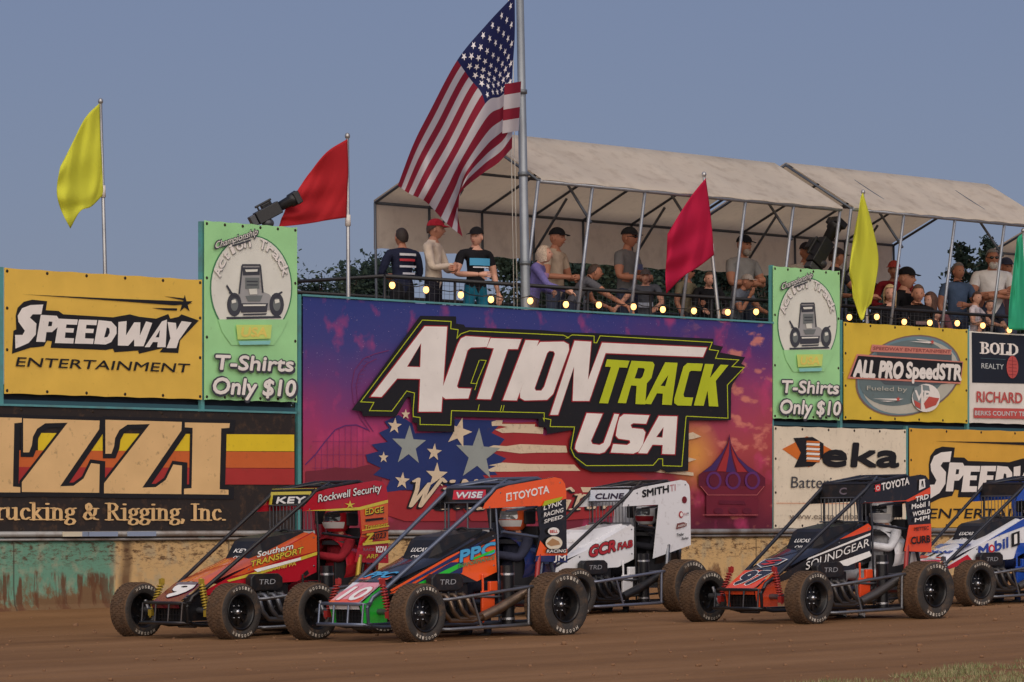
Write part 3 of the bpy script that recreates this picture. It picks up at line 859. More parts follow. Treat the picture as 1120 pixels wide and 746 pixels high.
# ---- the big purple mural
def mural_material(w, h):
    m = bpy.data.materials.new('mural_print'); m.use_nodes = True
    nt = m.node_tree; b = nt.nodes['Principled BSDF']; b.inputs['Roughness'].default_value = .6; b.inputs['Specular IOR Level'].default_value = .3
    tc = nt.nodes.new('ShaderNodeTexCoord'); sx = nt.nodes.new('ShaderNodeSeparateXYZ'); nt.links.new(tc.outputs['Object'], sx.inputs[0])
    def noi(scale, det, mp=(1, 1, 1)):
        k = nt.nodes.new('ShaderNodeMapping'); k.inputs['Scale'].default_value = mp; nt.links.new(tc.outputs['Object'], k.inputs['Vector'])
        n = nt.nodes.new('ShaderNodeTexNoise'); n.inputs['Scale'].default_value = scale; n.inputs['Detail'].default_value = det
        nt.links.new(k.outputs[0], n.inputs['Vector']); return n.outputs['Fac']
    def mr(x, a_, c_, lo=0., hi=1.):
        n = nt.nodes.new('ShaderNodeMapRange'); n.inputs[1].default_value = a_; n.inputs[2].default_value = c_; n.inputs[3].default_value = lo; n.inputs[4].default_value = hi
        nt.links.new(x, n.inputs[0]); return n.outputs[0]
    def ma(op, x, y):
        n = nt.nodes.new('ShaderNodeMath'); n.operation = op
        for i, q in enumerate((x, y)):
            if isinstance(q, (int, float)): n.inputs[i].default_value = q
            else: nt.links.new(q, n.inputs[i])
        return n.outputs[0]
    def ramp(x, els):
        r = nt.nodes.new('ShaderNodeValToRGB'); e = r.color_ramp.elements
        while len(e) < len(els): e.new(.5)
        for q, (p, c) in zip(e, els): q.position = p; q.color = (*lin(*c), 1)
        nt.links.new(x, r.inputs[0]); return r.outputs[0]
    def mix(f, c1, c2):
        n = nt.nodes.new('ShaderNodeMix'); n.data_type = 'RGBA'; nt.links.new(f, n.inputs[0])
        for i, q in ((6, c1), (7, c2)):
            if isinstance(q, tuple): n.inputs[i].default_value = (*lin(*q), 1)
            else: nt.links.new(q, n.inputs[i])
        return n.outputs[2]
    xx = mr(sx.outputs[0], 0, w); zz = mr(sx.outputs[2], 0, h)
    zn = ma('ADD', zz, mr(noi(.9, 5), 0, 1, -.16, .16))
    left = ramp(zn, [(0.0, (120, 44, 58)), (.25, (166, 62, 78)), (.45, (160, 58, 106)), (.62, (104, 62, 122)), (.8, (66, 66, 130)), (1.0, (50, 62, 130))])
    right = ramp(zn, [(0.0, (92, 30, 52)), (.18, (140, 50, 62)), (.38, (172, 72, 76)), (.55, (168, 68, 92)), (.72, (140, 62, 112)), (.86, (92, 56, 118)), (1.0, (52, 60, 132))])
    col = mix(mr(xx, .45, .8), left, right)
    # clouds: magenta puffs and peach ones on the right
    col = mix(mr(noi(2.4, 8), .55, .72, 0, .65), col, (206, 70, 120))
    pc = ma('MULTIPLY', mr(noi(3.1, 7, (.7, 1, 1.6)), .56, .64, 0, .75), mr(xx, .78, .9))
    col = mix(pc, col, (222, 138, 118))
    # sunset glow printed behind the tent
    dx = ma('SUBTRACT', xx, .815); dz = ma('SUBTRACT', zz, .36)
    rr = ma('SQRT', ma('ADD', ma('MULTIPLY', ma('MULTIPLY', dx, dx), 9.0), ma('MULTIPLY', dz, dz)), 0)
    col = mix(mr(rr, .02, .19, .85, 0), col, (226, 160, 76))
    # star specks
    sp = mr(noi(60, 1), .72, .76, 0, .8); sp = ma('MULTIPLY', sp, mr(zz, .45, .7))
    col = mix(sp, col, (205, 190, 215))
    drt = mr(noi(13, 8), .62, .78, 0, .5)
    low = ma('MULTIPLY', drt, mr(zz, .0, .7, 1.3, .3))
    col = mix(low, col, (96, 70, 58))
    nt.links.new(col, b.inputs['Base Color'])
    n = nt.nodes.new('ShaderNodeTexNoise'); n.inputs['Scale'].default_value = 2.2; n.inputs['Detail'].default_value = 4
    nt.links.new(tc.outputs['Object'], n.inputs['Vector'])
    bp = nt.nodes.new('ShaderNodeBump'); bp.inputs['Strength'].default_value = .2; bp.inputs['Distance'].default_value = .02
    nt.links.new(n.outputs['Fac'], bp.inputs['Height']); nt.links.new(bp.outputs[0], b.inputs['Normal'])
    return m
mc = ((332, 324), (844.5, 354), (332, 583), (845, 579.5))
q0 = P(332, 583); q1 = P(844.5, 354)
mural_t, a, (mw, mh) = banner('vinyl_banner', 'huge purple mural banner with a white and lime racing logo over stars and stripes', *mc, mural_material(q1[0] - q0[0], 2.72), d=0.02,
                              trim=M('teal_trim', lin(88, 150, 155)), grommets=False)
AZ = Zm(380, 340, 4.667); BZ = Zm(590, 345, 4.667); CZ = Zm(590, 430, 4.308); DZ = Zm(400, 440, 4.308); EZ = Zm(330, 320, 2.763)
pur = vinyl('print_purple', (96, 48, 108), dirt=.4); pur2 = vinyl('print_plum', (120, 52, 104)); nav = vinyl('print_navy', (40, 54, 108), dirt=.4); red = vinyl('print_red', (160, 48, 52), dirt=.5)
beige = vinyl('print_beige', (216, 196, 168), dirt=.55, dthr=.55); silver = vinyl('print_silver', (150, 156, 152)); lime = vinyl('print_lime', (186, 198, 40), dirt=.2)
logored = vinyl('print_logored', (160, 36, 48)); bord = vinyl('print_burgundy', (98, 30, 50), dirt=.4)
# roller coaster and wheel silhouettes at the left
arc = EZ(*[(10, 520), (40, 490), (70, 450), (100, 415), (130, 402), (165, 400), (200, 415)])
arc2 = EZ(*[(205, 420), (175, 380), (155, 330), (150, 280), (158, 235), (185, 200), (220, 185), (262, 175)])
a.strokes('roller_coaster', pur, [arc], 1.3)
a.strokes('roller_coaster', pur2, [arc2, EZ((215, 420), (188, 380), (168, 330), (164, 280), (172, 245), (195, 215), (225, 200))], .8)
a.strokes('roller_coaster', pur2, [EZ((x, y), (x, 560)) for x, y in ((40, 492), (58, 470), (76, 446), (94, 424), (112, 410), (130, 404), (148, 402), (166, 402), (184, 410))] +
          [EZ((30, y), (200, y)) for y in (450, 490, 530)] + [EZ((150 + 6 * i, 290 - 14 * i), (172 + 5 * i, 283 - 12 * i)) for i in range(8)], .35)
a.shapes('skyline', vinyl('print_darkred', (116, 44, 58)), [EZ((10, 560), (10, 540), (60, 536), (100, 528), (150, 532), (200, 520), (240, 530), (240, 640), (10, 640))])
# flag brushwork
jag = lambda pts, amp, seed: [(x + random.Random(seed + i).uniform(-amp, amp), y + random.Random(seed + 50 + i).uniform(-amp, amp)) for i, (x, y) in enumerate(pts)]
a.shapes('red_brush', red, [DZ(*jag([(540, 95), (700, 88), (800, 90), (840, 150), (960, 140), (1060, 300), (1260, 340), (1330, 360), (1260, 385), (1330, 420), (1280, 470), (1300, 520), (900, 560), (500, 560), (420, 470), (480, 330), (520, 200)], 9, 1)), DZ((40, 400), (200, 420), (420, 440), (420, 560), (180, 560), (60, 520))])
a.shapes('blue_brush', nav, [DZ(*jag([(0, 245), (60, 225), (20, 205), (95, 180), (60, 150), (110, 120), (85, 95), (150, 62), (215, 100), (228, 140), (400, 142), (405, 80), (640, 88), (590, 150), (650, 180), (600, 235), (655, 262), (590, 310), (620, 345), (540, 350), (575, 385), (420, 400), (330, 380), (300, 420), (180, 408), (90, 420), (110, 370), (30, 345), (75, 310), (10, 285)], 7, 3))])
ws = [DZ(*jag(q, 3.5, 11 + i)) for i, q in enumerate([
    [(588, 92), (612, 82), (642, 86), (640, 102), (790, 104), (792, 118), (832, 122), (832, 148), (800, 146), (690, 140), (640, 146), (600, 132), (660, 118), (630, 108), (590, 112)],
    [(552, 216), (600, 203), (660, 207), (720, 198), (940, 208), (945, 240), (800, 236), (720, 240), (640, 228), (560, 226)],
    [(568, 320), (612, 300), (570, 298), (640, 287), (760, 294), (980, 292), (1005, 322), (860, 320), (700, 328), (580, 330)],
    [(1010, 400), (1080, 402), (1180, 400), (1330, 394), (1300, 412), (1345, 425), (1150, 420), (1020, 425)]])]
ws += [CZ(*jag(q, 3, 31 + i)) for i, q in enumerate([[(690, 192), (720, 186), (757, 205), (720, 214), (692, 222)], [(684, 302), (735, 312), (690, 326)], [(540, 352), (620, 360), (720, 376), (722, 388), (600, 380), (536, 372)]])]
a.shapes('white_stripe', beige, ws, split=True)
a.shapes('silver_star', silver, [DZ(*star(198, 205, 98, .04)), DZ(*star(522, 248, 128, .06))], split=True)
a.shapes('white_star', beige, [DZ(*star(*s)) for s in ((182, 57, 26), (130, 112, 40, .1), (78, 260, 28), (316, 236, 43, .1), (432, 142, 74, .28), (328, 345, 62, .05), (166, 370, 42, .1))], split=True)
# script lettering
nib(a, 'script_shadow', BLACK, 'Williams', DZ((172, 506))[0], DZ((830, 512))[0], 23, (.11, .07), .25)
nib(a, 'script_lettering', beige, 'Williams', DZ((177, 500))[0], DZ((835, 506))[0], 23, (.075, .05), .25)
nib(a, 'script_shadow', BLACK, "Grove", CZ((30, 556))[0], CZ((400, 550))[0], 17, (.12, .08), .25)
nib(a, 'script_lettering', beige, "Grove", CZ((35, 551))[0], CZ((405, 545))[0], 17, (.075, .05), .25)
# circus tent and carousel
a.shapes('tent', bord, [CZ((885, 190), (893, 240), (925, 300), (975, 345), (1030, 380), (1055, 400), (1055, 440), (740, 440), (740, 385), (800, 340), (850, 280), (876, 235))])
a.shapes('tent_stripes', vinyl('print_violet', (70, 44, 98)), [CZ((884, 200), (872, 250), (850, 300), (820, 365), (760, 372), (800, 342), (850, 282), (876, 236)), CZ((885, 198), (890, 260), (900, 320), (915, 372), (870, 372), (880, 300)), CZ((887, 210), (900, 262), (930, 320), (975, 372), (1020, 378), (970, 344), (922, 300), (894, 245))])
a.shapes('tent_stripes', red, [CZ((885, 215), (882, 290), (868, 370), (826, 368), (856, 300), (876, 250)), CZ((888, 225), (900, 300), (922, 372), (968, 372), (925, 320), (898, 264))])
a.shapes('carousel', vinyl('print_maroon', (112, 34, 52), dirt=.5), [CZ((745, 438), (1048, 438), (1020, 470), (1020, 580), (775, 580), (775, 470))])
for k_, cx in enumerate((810, 900, 990)):
    a.shapes('carousel', pur, [(CZ(*circ(cx, 412, 36, 42)), [CZ(*circ(cx, 412, 25, 31))])])
a.shapes('carousel', bord, [CZ(*circ(cx, 412, 24, 30)) for cx in (810, 900, 990)] + [CZ((835, 505), (950, 508), (960, 525), (830, 522)), CZ(*circ(830, 555, 22, 14)), CZ(*circ(900, 555, 22, 14)), CZ(*circ(965, 555, 22, 14))])
a.strokes('carousel', vinyl('print_pinkline', (200, 110, 110)), [CZ((755, 574), (1016, 574)), CZ((745, 438), (780, 480), (1010, 480), (1045, 438))], .5)
# the logo itself
black_out = (AZ((5, 507), (355, 26), (538, 29), (539, 66), (578, 71), (586, 84)) + BZ((0, 76), (60, 82), (140, 88), (290, 92), (872, 120), (872, 150), (922, 160), (906, 190), (1034, 214), (1014, 248), (1034, 258), (970, 352), (963, 372)) +
             CZ((887, 128), (690, 130), (686, 366), (585, 374), (560, 357), (540, 370), (235, 372), (183, 350), (124, 275), (127, 215), (148, 172)) + DZ((840, 150), (835, 120), (800, 113), (798, 78), (404, 68), (402, 140), (228, 136), (226, 98), (204, 95)) +
             AZ((316, 545), (305, 440), (290, 440), (232, 540), (62, 537), (58, 514)))
a.shapes('logo_backing', BLACK, [black_out])
gl = (AZ((50, 465), (365, 48), (512, 55), (510, 92), (548, 97), (542, 140), (562, 118), (605, 103), (1085, 125), (1112, 138)) + BZ((118, 118), (150, 100), (262, 106), (262, 140), (275, 141), (292, 105), (865, 138), (850, 175), (897, 181), (882, 220), (1000, 228), (966, 262), (1028, 266), (942, 356), (945, 525), (735, 515)) +
      CZ((675, 112), (655, 345), (565, 342), (565, 310), (545, 310), (520, 340), (205, 342), (150, 300), (132, 260), (150, 160), (35, 158), (38, 125), (2, 118)) + DZ((825, 88), (825, 50), (388, 40), (385, 108), (240, 105), (240, 72), (208, 68)) +
      AZ((318, 505), (325, 420), (285, 410), (210, 512), (95, 510), (118, 468)))
a.strokes('logo_outline', lime, [gl], .85, closed=True)
a.strokes('logo_outline', lime, [AZ((660, 252), (690, 254), (640, 372), (612, 370), (655, 252)), AZ((645, 365), (632, 405)), AZ((655, 478), (648, 510)), AZ((770, 482), (762, 512)), AZ((782, 482), (775, 512))], .75)
LET = [
    (AZ((375, 80), (490, 82), (460, 515), (345, 515), (352, 348), (235, 346), (155, 440), (100, 438)), [AZ((357, 165), (352, 288), (285, 286))]),
    AZ((585, 130), (708, 138), (692, 185), (612, 188), (594, 202), (540, 385), (547, 396), (612, 398), (598, 448), (480, 450), (466, 438), (462, 405), (545, 170), (560, 142)),
    AZ((712, 140), (868, 146), (850, 196), (800, 196), (712, 452), (642, 450), (728, 192), (692, 188)),
    AZ((890, 150), (958, 153), (845, 458), (774, 456)),
    (AZ((965, 160), (1085, 158), (1110, 172), (1112, 200), (1030, 425), (1000, 455), (885, 458), (862, 445), (862, 415), (940, 190)), [AZ((1012, 205), (1033, 207), (1040, 220), (985, 388), (970, 408), (942, 408), (936, 396), (1000, 216))]),
    BZ((160, 130), (245, 135), (228, 330), (300, 140), (835, 165), (815, 213), (318, 193), (235, 437), (150, 437), (157, 262), (75, 508), (35, 508)),
    CZ((205, 95), (280, 98), (225, 225), (232, 240), (265, 245), (285, 235), (335, 98), (357, 100), (315, 245), (290, 278), (265, 285), (165, 278), (150, 262), (153, 240)),
    CZ((380, 100), (500, 105), (485, 145), (425, 142), (412, 150), (418, 165), (470, 170), (482, 185), (470, 240), (450, 275), (425, 285), (318, 280), (330, 240), (395, 245), (410, 235), (408, 222), (355, 215), (342, 200), (350, 150), (360, 115)),
    (CZ((545, 108), (632, 110), (620, 288), (560, 287), (563, 245), (515, 243), (490, 284), (448, 283)), [CZ((567, 160), (562, 210), (532, 208))]),
]
outl = [(offset_poly(p[0], 1.15), [offset_poly(h, -0.9) for h in p[1]]) if isinstance(p, tuple) else offset_poly(p, 1.15) for p in LET]
a.shapes('logo_letter_edge', logored, outl)
a.shapes('logo_lettering', WHITE, LET)
TR = [
    BZ((325, 225), (440, 232), (428, 268), (388, 266), (330, 450), (285, 448), (345, 264), (315, 262)),
    (BZ((450, 232), (558, 238), (568, 252), (552, 320), (528, 348), (520, 455), (470, 453), (476, 360), (448, 358), (422, 449), (380, 447)), [BZ((484, 268), (513, 270), (518, 278), (506, 314), (495, 324), (466, 322))]),
    (BZ((622, 240), (685, 243), (655, 458), (606, 456), (610, 400), (580, 398), (550, 454), (514, 452)), [BZ((638, 305), (622, 362), (598, 360))]),
    BZ((735, 244), (815, 247), (805, 285), (755, 283), (745, 290), (715, 405), (720, 418), (765, 420), (755, 462), (685, 460), (668, 448), (668, 425), (715, 262)),
    BZ((825, 248), (870, 250), (850, 320), (905, 252), (945, 254), (880, 335), (893, 466), (845, 464), (838, 385), (818, 462), (768, 460)),
]
a.shapes('logo_track_lettering', lime, TR)

# ---- grey oval yellow banner
N = Zm(920, 340, 5.33)
t, a, _ = banner('vinyl_banner', 'yellow banner with a grey tilted oval crossed by a black and white name strip', (924.5, 351.6), (1058.5, 360.5), (922, 459.5), (1058, 463), vinyl('vinyl_yellow_c', (216, 186, 66), dirt=.4), d=0.02)
def ell_t(cx, cy, rx, ry, rot, n=40):
    return [(cx + rx * cos(2 * pi * i / n) * cos(rot) - ry * sin(2 * pi * i / n) * sin(rot), cy + rx * cos(2 * pi * i / n) * sin(rot) + ry * sin(2 * pi * i / n) * cos(rot)) for i in range(n)]
gy = vinyl('print_slate', (104, 120, 122)); gy3 = vinyl('print_slatelight', (186, 184, 172))
a.shapes('oval', vinyl('print_ovaledge', (128, 104, 96)), [N(*ell_t(390, 378, 316, 228, -.32))])
a.shapes('oval', vinyl('print_ovalblue', (110, 136, 146)), [N(*ell_t(390, 378, 306, 220, -.32))])
a.shapes('oval', gy3, [N(*ell_t(400, 386, 290, 205, -.32))])
a.shapes('oval', gy, [N(*ell_t(362, 362, 268, 182, -.32))])
a.shapes('oval', vinyl('print_slatedark', (84, 92, 98)), [N((205, 235), (640, 250), (640, 420), (500, 440), (250, 430), (205, 390))])
a.shapes('top_ribbon', vinyl('print_salmon', (204, 132, 118)), [N((175, 196), (640, 226), (634, 256), (165, 238))])
a.text('top_lettering', vinyl('print_rust', (150, 84, 80)), 'SPEEDWAY ENTERTAINMENT', N((180, 226))[0], N((630, 248))[0], 3.6, bold=.03, shear=.2)
a.shapes('name_strip', vinyl('print_salmon', (170, 110, 100)), [N((85, 252), (705, 296), (690, 426), (30, 394))])
a.shapes('name_strip', BLACK, [N((90, 262), (700, 302), (685, 416), (45, 384))])
a.text('name_lettering', WHITE, 'ALL PRO', N((64, 380))[0], N((345, 392))[0], 18, bold=.06, shear=.22)
a.text('name_lettering', WHITE, 'SpeedSTR', N((370, 388))[0], N((690, 402))[0], 17, bold=.05, shear=.12)
a.text('small_lettering', vinyl('print_slatelight', (186, 184, 172)), 'Fueled by', N((140, 462))[0], N((375, 470))[0], 5, bold=.0)
a.shapes('badge', WHITE, [N(*circ(484, 508, 82, 82))])
a.shapes('badge', vinyl('print_badgegrey', (128, 140, 142)), [N((405, 500), (415, 450), (455, 432), (455, 578), (420, 560)), N((462, 430), (500, 438), (510, 490), (470, 510))])
a.shapes('badge', vinyl('print_badgered', (190, 84, 74)), [N((500, 500), (560, 510), (540, 550), (480, 572), (470, 540)), N((412, 520), (450, 540), (450, 572), (420, 555))])
a.text('badge_lettering', WHITE, 'VP', N((415, 520))[0], N((505, 524))[0], 11, bold=.04, shear=.1)
a.shapes('comet', WHITE, [N((385, 178), (500, 180), (535, 182), (500, 190)), N((170, 512), (310, 512), (350, 514), (310, 522)), N((420, 165), (500, 172), (440, 172)), N((210, 525), (310, 524), (260, 530))])
a.shapes('comet', vinyl('print_badgered', (190, 84, 74)), [N(*star(517, 182, 17)), N(*star(318, 515, 17))])

# ---- navy and white realty banner at the right edge
t, a, _ = banner('vinyl_banner', 'navy over white realty banner with red lettering, at the right edge above the mustard banner', (1060, 361.5), (1180, 369), (1061, 463), (1180, 466), vinyl('vinyl_white_b', (226, 222, 214)), d=0.0, grommets=False)
a.shapes('navy_panel', vinyl('print_navyblack', (32, 38, 50)), [[(1062.5, 363.5), (1178, 371), (1178, 421), (1063, 418.5)]])
nib(a, 'serif_lettering', WHITE, 'BOLD', N((810, 248))[0], N((1030, 260))[0], 8.6, (.13, .06))
a.text('small_lettering', vinyl('print_pale', (200, 205, 205)), 'REALTY', N((815, 335))[0], N((945, 342))[0], 6)
a.strokes('thin_line', vinyl('print_tealline', (90, 120, 130)), [N((808, 276), (955, 284))], .35)
a.shapes('red_pine', vinyl('print_pinered', (190, 84, 80)), [N(*circ(994, 328, 34, 66))])
a.strokes('red_pine', vinyl('print_darkred', (116, 44, 58)), [N((970, y), (1018, y + 4)) for y in (290, 310, 330, 350, 370)] + [N((994, 268), (994, 390))], .35)
a.text('red_lettering', vinyl('print_pinered', (190, 60, 60)), 'RICHARD', N((785, 530))[0], N((1050, 538))[0], 12, bold=.02)
a.shapes('red_strip', vinyl('print_pinered', (190, 60, 60)), [[(1064, 446), (1178, 448), (1178, 459.5), (1064, 457)]])
a.text('strip_lettering', vinyl('print_pale', (220, 205, 205)), 'BERKS COUNTY TEAM', N((772, 608))[0], N((1110, 614))[0], 5, bold=.02)

# ---- white battery banner
Q = Zm(840, 280, 2.486)
t, a, _ = banner('vinyl_banner', 'off-white battery banner with orange diamond and black italic name, below the right T-shirt banner', (846.5, 466), (991, 469.5), (847, 577.5), (991, 578), vinyl('vinyl_white_c', (226, 214, 192), dirt=.6, dthr=.56), d=0.01)
org = vinyl('print_orange', (206, 110, 44))
a.shapes('diamond', org, [Q((38, 525), (105, 490), (178, 530), (110, 575))])
a.shapes('diamond', BLACK, [Q((68, 495), (120, 492), (150, 510), (150, 545), (120, 572), (70, 575), (88, 535))])
a.shapes('diamond', vinyl('print_white', (232, 226, 220)), [Q((104, 508 + 13 * i), (140, 510 + 13 * i), (138, 516 + 13 * i), (102, 514 + 13 * i)) for i in range(4)])
a.shapes('diamond', org, [Q((104, 502 + 13 * i), (140, 504 + 13 * i), (138, 509 + 13 * i), (102, 507 + 13 * i)) for i in range(5)])
a.text('name_lettering', BLACK, 'eka', Q((145, 570))[0], Q((352, 572))[0], 26, bold=.045, shear=.16)
a.text('small_lettering', vinyl('print_dark', (66, 68, 76)), 'Batteries & Cables', Q((60, 630))[0], Q((362, 632))[0], 13, bold=.0, shear=.1)
a.strokes('thin_line', org, [Q((20, 672), (370, 674))], .5)
a.text('small_lettering', vinyl('print_midbrown', (120, 108, 96)), 'www.eastpennbatteries.com', Q((55, 715))[0], Q((362, 716))[0], 7)

# ------------------------------------------------------------------ frame that carries the signs
def sign_frame():
    t = thing('sign_frame', 'teal steel posts with dark boards behind the row of banners', 'scaffold', W(L_BEG, -.12, H_WALL), TH)
    teal = M('teal_paint', lin(84, 150, 152), .5, dirt=.4, dscale=5)
    dark = M('dark_board', lin(34, 42, 58), .8, var=.3, vscale=3)
    def lo(L, d, h): return (L - L_BEG, -.12 - d, h - H_WALL)
    for px, y0, y1 in ((-40, 300, 590), (2.5, 292, 590), (222.5, 242, 590), (328.5, 322, 590), (845.8, 290, 590), (920.8, 350, 590), (992.6, 466, 590), (1059.5, 360, 590), (1130, 362, 590)):
        L = P(px, 400)[0]; h0 = P(px, y0)[1]; m = MB()
        m.box(lo(L, -.035, (H_WALL + h0) / 2), (.05, .05, h0 - H_WALL))
        m.build('post', teal, t)
    for (p0, p1, y, dd) in ((-60, 329, 448, -.04), (846, 1190, 462, -.04)):
        La, Lb = P(p0, 440)[0], P(p1, 440)[0]
        for off in (.05, -.07):
            h = P((p0 + p1) / 2, y)[1] + off; m = MB()
            m.box(lo((La + Lb) / 2, -.075, h), (Lb - La, .035, .05))
            m.build('rail', M('teal_dark', lin(52, 92, 104), .6), t)
    m = MB()
    La, Lb = P(-60, 440)[0], P(328, 440)[0]
    hb = P(135, 436)[1] + .12
    m.box(lo((La + Lb) / 2, -.16, (H_WALL + hb) / 2), (Lb - La, .03, hb - H_WALL))
    La, Lb = P(846, 440)[0], P(1190, 440)[0]
    hb = P(985, 458)[1] + .12
    m.box(lo((La + Lb) / 2, -.16, (H_WALL + hb) / 2), (Lb - La, .03, hb - H_WALL))
    La, Lb = P(333, 440)[0], P(844, 440)[0]
    hb = P(400, 340)[1]
    m.box(lo((La + Lb) / 2, -.16, (H_WALL + hb) / 2), (Lb - La, .03, hb - H_WALL))
    m.build('boards', dark, t)
    m = MB()
    L0, L1 = P(-60, 300)[0], P(2, 300)[0]
    for y in (308, 322): m.box(lo((L0 + L1) / 2, -.1, P(2, y)[1]), (L1 - L0 + .1, .05, .07))
    m.build('fence_rails', M('dark_rail', lin(36, 38, 48), .7), t)
    return t
sign_frame()
# ------------------------------------------------------------------ viewing deck, canopy, flags, lights
DECK = 2.95
def tubes(mb, lst, r, n=8):
    for a, b in lst: mb.tube([a, b], r, n)
def frame(L0, d0, h0): return lambda L, d, h: Vector((L - L0, d0 - d, h - h0))

def build_deck():
    La, Lb = P(424, 330, -.3)[0], P(1425, 360, -.3)[0]
    t = thing('viewing_deck', 'raised spectator deck with a black railing behind the top of the banners', 'deck', W(La, -.3, H_BASE), TH)
    lo = frame(La, -.3, H_BASE)
    m = MB(); n = 26
    wd = 3.2 / n
    for i in range(n): m.box(lo((La + Lb) / 2, -.32 - wd * (i + .5), DECK - .02), (Lb - La, wd - .012, .04))
    m.build('floor_boards', M('deck_wood', lin(120, 104, 86), .8, var=.25, vscale=4), t)
    m = MB()
    for i in range(13):
        L = La + .1 + (Lb - La - .2) * i / 12
        for d in (-.45, -3.2):
            m.box(lo(L, d, (H_BASE + DECK - .05) / 2), (.12, .12, DECK - .05 - H_BASE))
        m.box(lo(L, -1.9, DECK - .13), (.06, 3.0, .18))
    m.build('supports', M('deck_timber', lin(90, 76, 62), .85, var=.2), t)
    blk = M('rail_black', lin(24, 24, 28), .5)
    top = P(690, 319.5, -.35)[1]
    def rail(parts):
        m = MB()
        for a, b, r in parts: m.tube([a, b], r, 8)
        return m
    rail([(lo(La, -.35, top), lo(Lb, -.35, top), .024)]).build('top_rail', blk, t)
    rail([(lo(La, -.35, DECK + .12), lo(Lb, -.35, DECK + .12), .015)]).build('bottom_rail', blk, t)
    rail([(lo(La, -.35, top), lo(La, -3.4, top), .022), (lo(La, -.35, top - .35), lo(La, -3.4, top - .35), .018)]).build('end_rail', blk, t)
    rail([(lo(La, -3.4, top), lo(Lb, -3.4, top), .022), (lo(La, -3.4, top - .4), lo(Lb, -3.4, top - .4), .02)]).build('back_rail', blk, t)
    k = 18
    for i in range(k):
        L = La + (Lb - La) * i / (k - 1)
        for d in (-.35, -3.4):
            m = MB(); m.tube([lo(L, d, DECK), lo(L, d, top)], .018, 6); m.build('rail_post', blk, t)
    m = MB()
    L = La
    while L < Lb:
        m.tube([lo(L, -.37, DECK + .12), lo(L, -.37, top)], .0022, 3, cap=False); L += .085
    h = DECK + .12
    while h < top:
        m.tube([lo(La, -.37, h), lo(Lb, -.37, h)], .0022, 3, cap=False); h += .1
    m.build('wire_mesh', M('mesh_wire', lin(90, 92, 98), .5, .5), t)
    return La, Lb
DECK_L0, DECK_L1 = build_deck()

